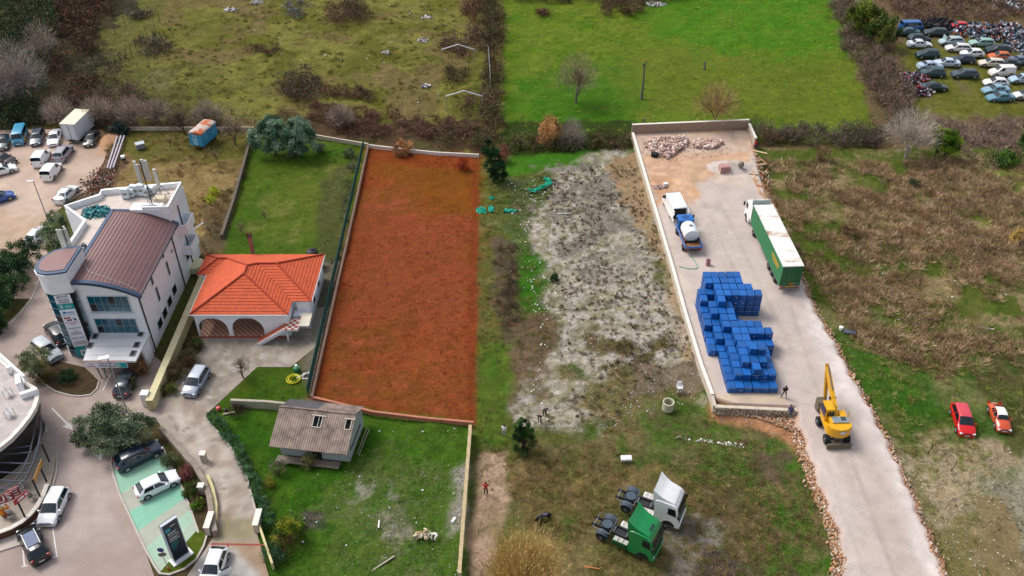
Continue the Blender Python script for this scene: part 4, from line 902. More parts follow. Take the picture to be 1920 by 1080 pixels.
# entrance canopy with banner and square vents
CZ=2.95
cp=[G(172,628,CZ),G(276,632,CZ),G(254,676.6,CZ),G(155.5,676.6,CZ)]
cy0,cy1=min(p.y for p in cp),YF-.05
b=MB(); b.prism([(cp[0].x-.1,cy1),(cp[1].x+.1,cy1),(cp[2].x,cy0),(cp[3].x,cy0)],CZ-.25,CZ)
ob(b,'canopy',M('canopy_sheet','#d3d4d6',.5,.1,1.2))
b=MB()
for yy_ in np.linspace(cy0+.9,cy1-.8,3): b.box(((cp[0].x+cp[1].x)/2,yy_,CZ+.008),(cp[1].x-cp[0].x-.4,.02,.016))
ob(b,'canopy_seams',steel)
for p in ((178,630),(168,647),(264,625),(256,646),(249,662)):
    c=G(*p,CZ+.1); b=MB(); b.box((c.x,c.y,CZ+.05),(.62,.9,.10)); o_=ob(b,'canopy_vent',steel); b=MB(); b.box((c.x,c.y,CZ+.105),(.42,.7,.02)); ob(b,'vent_opening',dark,o_)
xb0,xb1=cp[3].x+.2,cp[2].x-1.0
b=MB(); b.box(((xb0+xb1)/2,cy0-.1,CZ-.42),(xb1-xb0,.08,.95)); bn=ob(b,'banner',ban)
b=MB(); b.box((xb1-.5,cy0-.15,CZ-.48),(.95,.02,.72)); ob(b,'banner_panel',teal,bn)
b=MB(); b.cyl((xb1-.95,cy0-.15,CZ-.48),(xb1-.95,cy0-.17,CZ-.48),.28,14); ob(b,'round_logo',M('pale_teal_print','#9cc8bc',.5,.1,3),bn)
b=MB(); b.box((xb0+.65,cy0-.15,CZ-.7),(.9,.012,.06)); b.box((xb0+.65,cy0-.15,CZ-.35),(.5,.012,.05)); ob(b,'small_print',redp,bn)
b=MB(); b.box(((xb0+xb1)/2,cy0-.1,CZ+.09),(xb1-xb0+.1,.1,.06)); ob(b,'banner_rail',M('rust_rail','#b07a62',.6,.2,3),bn)
place_text('TEHNIČKI',.36,blackp,((xb0+xb1)/2+.25,cy0-.15,CZ-.28),(1,0,0),(0,0,1),office,2.3)
place_text('PREGLED',.36,blackp,((xb0+xb1)/2+.25,cy0-.15,CZ-.64),(1,0,0),(0,0,1),office,2.1)
b=MB()
for dx in(.9,1.5): b.cyl((xb0+dx,cy0+.4,0),(xb0+dx-.15,cy0+.3,CZ-.25),.07,8); b.cyl((xb0+dx+.1,cy0+1.4,0),(xb0+dx+.1,cy0+1.2,CZ-.25),.07,8)
ob(b,'canopy_post',steel)
b=MB(); b.box((cp[1].x-.15,(cy0+cy1)/2+.9,1.35),(.25,(cy1-cy0)*.45,2.7)); ob(b,'porch_wall',white)
# rooftop: skylight hatch, equipment, antennas, blue nets
b=MB(); c=G(281,392,10.7); b.box((c.x-.6,c.y+.6,10.5),(3.6,1.6,.4)); r1=ob(b,'roof_hatch',white)
b=MB(); b.box((c.x-.3,c.y+.6,10.72),(1.8,.5,.05)); ob(b,'hatch_glass',bglass,r1)
def antenna(name,label,px,py,h,panels,extra=()):
    c=G(px,py,10.3); root=thing(name,label,'antenna',(c.x,c.y,10.3))
    MB().cyl((0,0,0),(0,0,h),.07,8).build('mast',pipe if h>4 else steel,root)
    b=MB(); b.cyl((0,0,0),(.9,.4,0.02),.05,6); b.cyl((.9,.3,0),(.05,0,h*.45),.04,6); b.cyl((-.8,.4,0),(-.05,0,h*.45),.04,6); b.cyl((0,-.8,0),(0,-.05,h*.4),.04,6); b.build('brace',steel,root)
    for (dx,dy,z0_,z1_,w) in panels:
        b=MB(); b.box((dx,dy,(z0_+z1_)/2),(w,w*.7,z1_-z0_),bev=w*.25); p=b.build('antenna_panel',M('antenna_white','#d5d6cc',.6,.1,2),root,smooth=True)
        [MB().cyl((0,0,zq),(dx,dy,zq),.035,5).build('bracket',steel,root) for zq in (z0_+.4,z1_-.4)]
    return root
antenna('antenna_mast','tall mast with a ring of long pale antenna panels on the rear roof terrace',287,388,6.4,[(-.75,.15,3.4,6.3,.34),(.55,.2,3.6,6.4,.34),(-.1,.7,3.4,6.2,.36),(-.35,-.3,3.5,6.1,.3)])
antenna('antenna_mast','short mast with a single grey-white panel at the rear right of the roof terrace',303,366,3.6,[(0,-.1,1.2,3.8,.42)])
antenna('antenna_mast','cluster of three pale antenna tubes beside the round tower roof',134,478,3.4,[(-.6,0,.9,3.5,.26),(-.15,-.2,.7,3.6,.28),(.25,.15,.6,3.5,.26),(0,.5,1.,3.6,.24)])
c=G(301,377,10.3); MB().box((0,0,.3),(1.3,1.0,.6)).build('concrete_block',M('cream_block','#cabfa6',.8,.1,2),thing('ballast_block','square cream ballast block on the roof terrace','block',(c.x,c.y,10.3)))
cab=M('cabinet_white','#cfd9de',.5,.08,2)
for i,(px,py,w,h) in enumerate(((238,372,.9,1.3),(248,369,.8,1.0),(256,366,1.1,1.3),(268,367,.8,1.5),(277,368,.7,1.2),(285,364,.8,.9))):
    c=G(px,py,10.3); rt=thing('equipment_cabinet',['low white cabinet at the left end of the rooftop row','second white cabinet from the left on the roof terrace','widest white cabinet in the rooftop row','tallest pale cabinet beside the large antenna mast','narrow pale cabinet right behind the mast foot','small white unit nearest the short antenna mast'][i],'equipment cabinet',(c.x,c.y,10.3),0,'equipment on the roof terrace')
    MB().box((0,0,h/2+.15),(w,.6,h),bev=.04).build('housing',cab,rt); MB().box((0,-.31,h*.6),(w*.6,.02,.3)).build('vent',steel,rt); MB().box((0,0,.07),(w*.9,.5,.14)).build('plinth',steel,rt)
def heap(name,label,cat,c,rx,ry,h,n,s,cols,kind='stuff',flatq=.35,mat=None):
    """crumpled sheets and bits lying in a heap"""
    d=unit(n,.4); d[:,2]=np.abs(d[:,2]); P=d*RNG.uniform(.2,1,(n,1))*np.array([rx,ry,h])+np.array(c)
    a_=unit(n); b_=np.cross(a_,unit(n)); b_/=np.linalg.norm(b_,axis=1,keepdims=True)+1e-9
    s1=RNG.uniform(.5,1.4,(n,1))*s; s2=RNG.uniform(.3,1.,(n,1))*s; nn_=np.cross(a_,b_)*s*flatq*.3
    V=[];
    for sg in(-1,1):
        for u,v in((-1,-1),(1,-1),(1,1),(-1,1)): V.append(P+a_*s1*u*.5+b_*s2*v*.5+nn_*sg)
    V=np.stack(V,1); V[...,2]=np.maximum(V[...,2],c[2]+.01); f=np.array([(0,1,2,3),(4,5,6,7),(0,1,5,4),(1,2,6,5),(2,3,7,6),(3,0,4,7)])
    F=f[None]+(np.arange(n)*8)[:,None,None]
    return tag(link(name,np_mesh(name,V.reshape(-1,3),F.reshape(-1,4),np.repeat(pal(cols,n,v=.25),8,0),mat or MS)),label,cat,None,kind)
c=G(181,399,TZ+.05); heap('net_heap','crumpled turquoise netting heaped on the roof terrace','netting',(c.x,c.y,TZ+.05),2.0,1.5,.5,420,.34,['#3d8f96','#2f7884','#5fb0b0','#1f6070','#8cc4c0'])
c=G(152,470,TZ+.1); heap('net_heap','small tangle of green and red ropes beside the brown roof edge','netting',(c.x,c.y,TZ+.1),.5,1.3,.5,150,.25,['#5c8f96','#8fa8a8','#c25840','#3f6c70'])
c0=G(342,368,9.5); c1=G(361,400,6.5)
MB().box((0,0,0),(.22,3.4,.05)).build('plank_board',white,thing('loose_board','long white board leaning off the back of the office building','board',(-39.9,93.5,6.3),-.5))
# ------------------------------------------------------------------ house with orange tiled roof
tile=M('orange_roof_tile','#c7562f',.8,.26,2.5,bump=.2); tile2=M('ridge_tile','#a83c24',.8,.2,3)
HX,HY=-31,86; house=thing('house','white single storey house with orange hipped tile roof and two front arches','house',(HX,HY,0)); HO=Vector((HX,HY,0))
def hb(b,name,mat,parent=None,smooth=False):
    b.v=[(v[0]-HO.x,v[1]-HO.y,v[2]) for v in b.v]; return b.build(name,mat,parent or house,smooth=smooth)
EZ=3.5; SL=.44
A0,A1,A2,A3=-37.25,-25.85,80.1,91.95    # front wing x0 x1 y0 (y back)
B0,B1,B2,B3=-38.45,-23.6,82.55,91.95
def zA(x,y): return EZ+SL*min(x-A0,A1-x,(y-A2)*1.25)
def zB(x,y): return EZ+SL*min(x-B0,B1-x,(y-B2),(B3-y))
def clip(poly,f):
    out=[];n=len(poly)
    for i in range(n):
        a_,b_=poly[i],poly[(i+1)%n]; fa,fb=f(a_),f(b_)
        if fa>=0: out.append(a_)
        if (fa>=0)!=(fb>=0):
            t=fa/(fa-fb); out.append((a_[0]+(b_[0]-a_[0])*t,a_[1]+(b_[1]-a_[1])*t))
    return out
def plane_courses(poly,h0,dist,gp,name='roof_tiles',cw=.36):
    """tile courses on one roof plane. dist(p)=plan distance from the eave, gp=plan direction up the slope, h0 = slope"""
    parts=MB(); dmax=max(dist(p) for p in poly); k=0
    tdir=(-gp[1],gp[0])
    while k*cw<dmax:
        d0,d1=k*cw,(k+1)*cw; q=clip(clip(poly,lambda p:dist(p)-d0),lambda p:d1+.02-dist(p)); k+=1
        if len(q)<3: continue
        u=[p[0]*tdir[0]+p[1]*tdir[1] for p in q]; u0,u1=min(u),max(u); j=math.floor(u0/.30)
        while j*.30<u1:
            a_,b_=j*.30,(j+1)*.30; j+=1
            w=clip(clip(q,lambda p:p[0]*tdir[0]+p[1]*tdir[1]-a_),lambda p:b_-(p[0]*tdir[0]+p[1]*tdir[1]))
            if len(w)<3: continue
            def zz(p):
                dd=dist(p); t=(dd-d0)/cw; uu=(p[0]*tdir[0]+p[1]*tdir[1]-a_)/.30
                return EZ+dd*h0+.055*(1-t)+.018*(1-abs(2*uu-1))
            n=len(w); vs=[(p[0],p[1],zz(p)) for p in w]+[(p[0],p[1],EZ+dist(p)*h0-.05) for p in w]
            parts.add(vs,[tuple(range(n))]+[(i,(i+1)%n,n+(i+1)%n,n+i) for i in range(n)])
    o=hb(parts,name,tile); o['kind']='stuff'; return o
wA=(A1-A0)/2; xm=(A0+A1)/2; yap=A2+wA/1.25; ymB=(B2+B3)/2; hB=(B3-B2)/2
# front wing planes (clipped where they run into the main roof)
inA=lambda p:zA(*p)-zB(*p) if (B0<=p[0]<=B1 and p[1]>=B2) else 1
front=[(A0,A2),(A1,A2),(xm,yap)]
hipA=lambda p:1
plane_courses(front,SL*1.25,lambda p:p[1]-A2,(0,1))
yj=B2+wA   # where the wing ridge height meets main slope height
yend=min(yj,ymB)
yr=B3-wA; hs_=(B3-87.7)/2; ym2=87.7+hs_
plane_courses([(A1,A2),(A1,B2),(A1-hB,ymB),(xm,yr),(xm,yap)],SL,lambda p:A1-p[0],(-1,0))
plane_courses([(A0,A2),(xm,yap),(xm,yr),(A0+hs_,ym2),(A0,87.7)],SL,lambda p:p[0]-A0,(1,0))
plane_courses([(A1,B2),(B1,B2),(B1-hB,ymB),(A1-hB,ymB)],SL,lambda p:p[1]-B2,(0,1))
plane_courses([(B1,B2),(B1,B3),(B1-hB,ymB)],SL,lambda p:B1-p[0],(-1,0))
plane_courses([(B1,B3),(B0,B3),(B0+hs_,ym2),(A0+hs_,ym2),(xm,yr),(A1-hB,ymB),(B1-hB,ymB)],SL,lambda p:B3-p[1],(0,-1))
plane_courses([(B0,B3),(B0,87.7),(B0+hs_,ym2)],SL,lambda p:p[0]-B0,(1,0))
plane_courses([(B0,87.7),(A0,87.7),(A0+hs_,ym2),(B0+hs_,ym2)],SL,lambda p:p[1]-87.7,(0,1))
b=MB()
E=lambda x,y,h:(x,y,EZ+SL*h)
for p,q in ((E(A0,A2,0),E(xm,yap,wA)),(E(A1,A2,0),E(xm,yap,wA)),(E(xm,yap,wA),E(xm,yr,wA)),(E(xm,yr,wA),E(A1-hB,ymB,hB)),(E(xm,yr,wA),E(A0+hs_,ym2,hs_)),(E(B1,B2,0),E(B1-hB,ymB,hB)),(E(B1,B3,0),E(B1-hB,ymB,hB)),(E(B1-hB,ymB,hB),E(A1-hB,ymB,hB)),(E(B0,B3,0),E(B0+hs_,ym2,hs_)),(E(B0,87.7,0),E(B0+hs_,ym2,hs_)),(E(B0+hs_,ym2,hs_),E(A0+hs_,ym2,hs_))):
    b.cyl(Vector(p)+Vector((0,0,.09)),Vector(q)+Vector((0,0,.09)),.10,7)
hb(b,'ridge_tiles',tile2)
MBp=MB(); MBp.prism([(A0,A2),(A1,A2),(A1,B2),(B1,B2),(B1,B3),(B0,B3),(B0,87.7),(A0,87.7)],EZ-.14,EZ-.04); hb(MBp,'eaves',M('white_eaves','#e2e4e6',.6,.05,2))
for p,q in (((A0-.02,A2-.06),(A1+.02,A2-.06)),((B1+.06,B2),(B1+.06,B3)),((A0-.06,A2),(A0-.06,87.7))):
    b=MB(); b.cyl((p[0],p[1],EZ-.05),(q[0],q[1],EZ-.05),.07,6); hb(b,'gutter',M('white_gutter','#dcdcdc',.5,.1,3))
# walls: back body plus front wall with arches
wx0,wx1,wy0=A0+.35,A1-.35,A2+.35
b=MB(); b.prism([(wx0,83.4),(B1-1.9,83.4),(B1-1.9,82.85),(B1-.4,82.85),(B1-.4,B3-.35),(B0+.4,B3-.35),(B0+.4,88.0),(wx0,88.0)],0,EZ-.14); hb(b,'wall',white)
def arch_wall(x0_,x1_,y,z1_,arches,th=.25):
    b=MB(); xs=[x0_]; 
    def topz(x):
        for (c,r,zb) in arches:
            if abs(x-c)<r: return zb+math.sqrt(max(0,r*r-(x-c)**2))*1.0
        return 0
    grid=sorted(set([x0_,x1_]+[c+r*math.cos(math.pi*i/16) for c,r,zb in arches for i in range(17)]))
    for a_,c_ in zip(grid[:-1],grid[1:]):
        m=(a_+c_)/2; inside=any(abs(m-c)<r for c,r,zb in arches)
        if not inside: b.box((m,y,z1_/2),(c_-a_,th,z1_)); continue
        za,zc=topz(a_+1e-6 if topz(a_)==0 else a_),topz(c_-1e-6 if topz(c_)==0 else c_)
        zb=[k for k in arches if abs(m-k[0])<k[1]][0][2]
        za=max(za,zb);zc=max(zc,zb)
        b.add([(a_,y-th/2,za),(c_,y-th/2,zc),(c_,y-th/2,z1_),(a_,y-th/2,z1_),(a_,y+th/2,za),(c_,y+th/2,zc),(c_,y+th/2,z1_),(a_,y+th/2,z1_)],[(0,1,2,3),(7,6,5,4),(0,4,5,1)])
    return b
a1c,a2c=-35.0,-30.95
ob_=arch_wall(wx0,-28.2,wy0,EZ-.14,[(a1c,1.72,1.1),(a2c,1.85,1.05)]); hb(ob_,'arcade_wall',white)
b=MB(); b.box(((-28.2+wx1)/2,wy0,(EZ-.14)/2),(wx1+28.2,.25,EZ-.14)); b.box((wx1,(wy0+83.4)/2,(EZ-.14)/2),(.25,83.4-wy0,EZ-.14)); hb(b,'wall',white); b=MB(); b.box((wx0,(wy0+83.4)/2,EZ-.5),(.25,83.4-wy0,.7)); hb(b,'wall',white)
# tiled porch floor
def checker(name,c1,c2,sc=4.):
    m=M(name,c1,.5,.1,3); nt=m.node_tree; n=nt.nodes; l=nt.links
    ck=n.new('ShaderNodeTexChecker'); ck.inputs['Scale'].default_value=sc; ck.inputs[1].default_value=(*lin(c1),1); ck.inputs[2].default_value=(*lin(c2),1)
    tc=n.new('ShaderNodeTexCoord'); mp=n.new('ShaderNodeMapping'); mp.inputs['Rotation'].default_value=(0,0,0); l.new(tc.outputs['Object'],mp.inputs[0]); l.new(mp.outputs[0],ck.inputs[0])
    mx=[x for x in n if x.type=='MIX'][0]; l.new(ck.outputs[0],mx.inputs[6]); return m
porch=checker('porch_tiles','#9c5540','#bfa58c',3.1)
b=MB(); b.prism([(wx0-.1,wy0-.25),(wx1,wy0-.25),(wx1,83.4),(wx0-.1,83.4)],0,.12); hb(b,'porch_floor',porch)
b=MB(); b.box(((wx0+wx1)/2-.1,wy0-.33,.06),(wx1-wx0,.16,.14)); hb(b,'porch_step',M('terracotta_edge','#9c4a38',.7,.15,3))
for x,w in ((-35.6,.9),(-34.2,.8),(-31.6,1.0),(-29.9,1.0)):
    b=MB(); b.box((x,83.36,1.35),(w,.06,1.6)); hb(b,'porch_door',dark)
# side windows
for yy_,zz_ in ((85.2,1.6),(88.3,1.7)):
    b=MB(); b.box((B1-.38,yy_,zz_+.3),(.08,1.1,1.3)); f=hb(b,'window',frame); b=MB(); b.box((B1-.33,yy_,zz_+.3),(.03,.9,1.1)); hb(b,'pane',glass,f)
# outside stair, landing and store below
st=M('terracotta_stair','#b85a3a',.7,.15,3); stw=M('white_stair_side','#dcdce0',.7,.08,2)
NST=11; sx0,sx1=-29.7,-26.3; sy0,sy1=78.75,80.15
for i in range(NST):
    x=sx0+(sx1-sx0)*i/NST; z=2.0*(i+1)/NST; y=sy0+.0+i*.04
    b=MB(); b.box((x+.16,y+.55,z-.035),(.36,1.15,.07)); hb(b,'stair_tread',st)
b=MB(); b.prism([(sx0-.2,0),(sx1,0),(sx1,2.0),(sx1-.1,2.02)],0,1)  # placeholder outline replaced below
b=MB()
for i in range(NST):
    x=sx0+(sx1-sx0)*i/NST; z=2.0*(i+1)/NST
    b.box((x+.16,sy0+i*.04+.02,z-.12),(.33,.10,.5)); b.box((x+.16,sy0+i*.04+.55,z-.16),(.32,1.0,.2))
hb(b,'stair_side',stw)
b=MB(); b.box((-25.55,80.2,1.96),(1.55,1.9,.1)); hb(b,'landing',checker('landing_tiles','#b0472e','#e2d6cc',2.6))
b=MB(); b.box((-25.55,80.2,1.83),(1.6,1.95,.16)); b.box((-26.2,79.5,.9),(.18,.18,1.8)); hb(b,'landing_slab',stw)
b=MB(); b.box((-24.2,81.0,2.0),(1.2,2.4,.12)); hb(b,'balcony_slab',M('cream_slab','#c8c0b0',.8,.1,2))
b=MB(); b.box((-24.9,82.3,1.0),(1.9,1.1,1.98)); hb(b,'store_wall',stw)
# chimney pole, tank
cg=G(497,475); rt=thing('chimney_stack','slim free standing brick chimney behind the orange roof','chimney',(-32.7,92.4,0))
MB().box((0,0,3.0),(.42,.42,6.0)).build('shaft',M('chimney_render','#8c6a5c',.85,.2,3),rt); MB().box((0,0,6.05),(.55,.55,.1)).build('cap',dark,rt)
b=MB(); b.box((-.2,0,6.3),(.06,.4,.45)); b.box((.2,0,6.3),(.06,.4,.45)); b.build('cowl',M('rust_cowl','#7a2c22',.7,.2,3),rt)
rt=thing('water_tank','black cylindrical water tank behind the back right corner of the house','water tank',(-25.7,94.2,1.1))
MB().lathe([(.72,0),(.74,.1),(.72,.2),(.74,.5),(.72,.6),(.74,1.2),(.72,1.35),(.5,1.55),(.25,1.6)],n=24).build('tank',dark,rt,smooth=True)
MB().cyl((0,0,1.6),(0,0,1.75),.25,14).build('lid',dark,rt); MB().box((0,0,-.5),(2.0,1.8,1.2)).build('base',conc,rt)
# ------------------------------------------------------------------ grey hut with corrugated roof
def hutf():
    a_=G(529,852); b_=G(655,866); g=(a_+b_)/2; d=(b_-a_).normalized(); rz=math.atan2(d.y,d.x); L_=7.2; D=5.2
    rt=thing('hut','small grey rendered hut with corrugated roof and two holes in the roof','hut',(g.x,g.y,0),rz)
    gw=M('grey_render','#a2a8a6',.85,.15,1.5); EV,RD=2.1,3.55; rl=L_+1.3
    b=MB(); b.prism([(-L_/2,0),(L_/2,0),(L_/2,D),(-L_/2,D)],0,EV); 
    b.add([(-L_/2,0,EV),(-L_/2,D,EV),(-L_/2,D*.62,RD-.1),(L_/2,0,EV),(L_/2,D,EV),(L_/2,D*.62,RD-.1)],[(0,1,2),(3,5,4)]); b.build('wall',gw,rt)
    cor=M('fibre_cement_roof','#8f7e74',.85,.6,.9,bump=.2); cor2=M('sooty_fibre_cement','#5c5a5e',.85,.3,1.5,bump=.2)
    def slope(x0_,x1_,ya,za,yb,zb,mat,name,parent):
        n=max(8,int((x1_-x0_)/.05)); vs=[]
        for i in range(n+1):
            x=x0_+(x1_-x0_)*i/n; w=.032*math.sin(x/.24*2*math.pi)
            for t in(0,1): vs.append((x,ya+(yb-ya)*t,za+(zb-za)*t+w))
            for t in(1,0): vs.append((x,ya+(yb-ya)*t,za+(zb-za)*t+w-.03))
        fs=[(4*i,4*i+4,4*i+5,4*i+1) for i in range(n)]+[(4*i+2,4*i+6,4*i+7,4*i+3) for i in range(n)]+[(4*i+3,4*i+7,4*i+4,4*i) for i in range(n)]+[(4*i+1,4*i+5,4*i+6,4*i+2) for i in range(n)]
        b=MB(); b.add(vs,fs); return b.build(name,mat,parent)
    yE,zE=-.75,EV-.22; yR,zR=D*.62,RD; x0_,x1_=-L_/2-.75,L_/2+.1
    def P(t): return yE+(yR-yE)*t,zE+(zR-zE)*t
    # sheets laid in rows, leaving the two holes
    cols=[(x0_,-1.5),(-1.5,.35),(.35,2.0),(2.0,2.6),(2.6,x1_)]
    holes={2:(.56,.86),4:(.60,.84)}
    holes={ (-0.5,.4):(.58,.86),(2.85,3.45):(.60,.86)}
    edges=[x0_,-2.7,-1.5,-.5,.4,1.3,2.1,2.85,3.45,x1_]
    for a1,b1 in zip(edges[:-1],edges[1:]):
        for r,(t0,t1) in enumerate(((0,.34),(.33,.67),(.66,1.0))):
            hh=holes.get((a1,b1)); segs=[(t0,t1)]
            if hh: segs=[(max(t0,-1),min(t1,hh[0])),(max(t0,hh[1]),t1)]
            for (s0,s1) in segs:
                if s1-s0<.02: continue
                (ya,za),(yb,zb)=P(s0),P(s1); slope(a1,b1,ya,za+.012*(3-r),yb,zb+.012*(3-r)-.02,cor,'roof_sheet',rt)
    for (hx0,hx1),(t0,t1) in holes.items():
        (ya,za),(yb,zb)=P(t0),P(t1); b=MB()
        sl=math.atan2(zR-zE,yR-yE)
        for x in (hx0,hx1): b.cyl((x,ya,za+.05),(x,yb,zb+.05),.05,5)
        b.cyl((hx0,ya,za+.05),(hx1,ya,za+.05),.05,5); b.cyl((hx0-.2,yb,zb+.1),(hx1+.35,yb-.05,zb+.12),.06,5)
        if hx0<1: b.cyl(((hx0+hx1)/2+.1,ya,za+.03),((hx0+hx1)/2+.1,yb,zb+.03),.035,5)
        b.build('roof_batten',M('bare_batten','#cfc4b8',.8,.15,3),rt)
    slope(hx0,x1_,*(P(.60)[0],P(.60)[1]-.9),*(P(.9)[0],P(.9)[1]-.9),cor2,'inner_sheet',rt) if False else None
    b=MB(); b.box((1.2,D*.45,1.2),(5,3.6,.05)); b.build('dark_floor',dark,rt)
    edges2=[x0_,-2.4,-.4,1.6,x1_]
    for a1,b1 in zip(edges2[:-1],edges2[1:]):
        slope(a1,b1,yR,zR+.02,D+.55,EV+.05,cor2 if a1<-1 else cor,'roof_sheet',rt)
    b=MB(); b.cyl((x0_,yR,zR+.05),(x1_,yR,zR+.05),.09,8); b.build('ridge_cap',cor,rt)
    for x in (-2.35,2.35):
        f=MB().box((x,-.03,1.45),(1.3,.08,.85)).build('window',M('dark_frame','#3a3a3e',.6,.1,3),rt)
        for s in(-.33,.33): MB().box((x+s,-.08,1.45),(.56,.02,.7)).build('pane',M('dusty_glass','#5a6468',.2,.3,2),f)
    MB().box((.25,-.04,1.0),(.95,.1,2.0)).build('door',dark,rt)
    MB().box((-.6,-.6,.0),(6.6,.9,.08)).build('plinth',M('worn_plinth','#7c7064',.85,.25,1.5),rt)
    rt2=thing('leaning_ladder','pale wooden poles leaning on the right wall of the grey hut','poles',(G(670,850).x,G(670,850).y,0)); b=MB(); b.cyl((0,0,0),(.9,2.1,1.6),.04,5); b.cyl((.2,-.3,.03),(1.1,2.0,1.4),.04,5); b.build('pole',M('bare_wood','#a59a8a',.8,.2,3),rt2)
hutf()
# ------------------------------------------------------------------ garden and boundary walls
yel=M('yellow_render','#c9bd8e',.85,.15,1.2,bump=.1)
wall('boundary_wall',[(-38.65,68.2),(-38.75,78),(-38.9,92.5)],.7,0,1.5,yel,'long pale yellow wall between the office building and the tiled house',px=False,cap=(.06,M('yellow_coping','#cfc59c',.8,.12,1.5)))
for i,p in enumerate(((278,758),)):
    g=G(*p); MB().box((0,0,.9),(.8,.8,1.8)).build('pillar_body',white,thing('gate_pillar','white square pillar at the near end of the yellow wall','pillar',(g.x,g.y,0)))
wall('boundary_wall',[(432,749),(500,752),(548,757),(585,762)],.3,-.1,1.05,M('grey_garden_wall','#aaa190',.85,.2,1,bump=.2),'low grey garden wall below the small lawn, beside the hut')
e0,e1=G(882,797,.95),G(861,1075,.95)
root=thing('boundary_wall','thin concrete wall from the red-brown plot down to the bottom edge beside the dirt path','wall',(e0.x,e0.y,0))
N=12
for i in range(N):
    a_=e0.lerp(e1,i/N); c_=e0.lerp(e1,(i+1)/N); m_=(a_+c_)/2; d=c_-a_
    MB().box((m_.x-e0.x,m_.y-e0.y,.45),(.26,d.length-.04,1.0)).build('wall_panel',conc,root,rz=0)
    MB().box((m_.x-e0.x,m_.y-e0.y,.98),(.34,d.length-.02,.07)).build('coping',M('ochre_coping','#b5a27e',.85,.2,2),root)
# plot walls
pw1=[(690,270),(640,495),(584,742)]
wall('boundary_wall',pw1,.22,-.2,.5,M('pale_plinth','#b0917c',.85,.2,1.5),'low pale plinth wall along the left side of the red-brown plot')
wall('boundary_wall',[(692,271),(760,279),(820,285),(898,289)],.2,-.2,.4,capm,'low white wall across the top of the red-brown plot')
wall('boundary_wall',[(584,743),(700,771),(800,783),(888,791)],.25,-.2,.35,M('pink_plinth','#b0705a',.85,.2,1.5),'low pinkish wall along the bottom of the red-brown plot')
wall('boundary_wall',[(203,238),(330,238),(475,238)],.2,-.2,.45,conc,'pale wall behind the dry garden and the blue trailer')
wall('boundary_wall',[(590,252),(630,259),(690,269)],.22,-.2,.45,conc,'short pale wall at the top right of the house lawn')
sw_=[(471,252),(455,310),(438,370),(415,440)]
wall('boundary_wall',sw_,.4,-.2,.5,drystone,'dark dry-stone wall between dry garden and green lawn')
# yellow curved wall, driveway pillars, low walls beside the drive
wall('retaining_wall',[(300,800),(318,818),(345,850),(365,872),(382,900),(392,930),(396,960),(402,995)],.5,-.1,.9,M('weathered_wall','#8c8074',.9,.35,1.5,bump=.3),'curved weathered stone wall left of the concrete driveway')
wall('retaining_wall',[(388,890),(398,915),(404,945),(403,975)],.35,-.1,.55,yel,'short curved yellow wall along the driveway edge')
for p,l_ in (((384,865),'pale pillar on the curved driveway wall, upper one'),((381,925),'pale pillar in the middle of the curved driveway wall'),((396,990),'long pale gate block at the lower end of the curved wall'),((486,985),'pale gate block at the foot of the hedge')):
    g=G(*p); rt=thing('gate_pillar',l_,'pillar',(g.x,g.y,0)); s=(.5,.5) if 'pillar' in l_ else (.45,1.8)
    MB().box((0,0,.6),(s[0],s[1],1.2)).build('pillar_body',conc,rt); MB().box((0,0,1.23),(s[0]+.12,s[1]+.12,.08)).build('pillar_cap',capm,rt)
a_,c_=G(486,985,1.0),G(510,1055,1.0)
rt=thing('boundary_wall','narrow pale wall running down from the driveway gate','wall',(a_.x,a_.y,0)); d=c_-a_; 
b=MB(); b.box((d.x/2,d.y/2,.45),(.2,d.length,1.0),math.atan2(d.y,d.x)-math.pi/2); b.build('wall_body',yel,rt)
# green mesh fence along the plot
fg=M('green_fence_net','#1c5a50',.7,.2,3); 
f0,f1=G(686,275),G(582,744); root=thing('mesh_fence','dark green screen fence along the left side of the red-brown plot','fence',(f0.x-.25,f0.y,0)); N=26
for i in range(N+1):
    p=f0.lerp(f1,i/N); MB().cyl((p.x-f0.x,p.y-f0.y,0),(p.x-f0.x,p.y-f0.y,1.6),.035,6).build('post',fg,root)
    if i<N:
        q=f0.lerp(f1,(i+1)/N); m_=(p+q)/2; MB().box((m_.x-f0.x,m_.y-f0.y,.85),(.03,(p-q).length-.08,1.4),math.atan2((q-p).y,(q-p).x)+math.pi/2).build('screen_panel',fg,root)
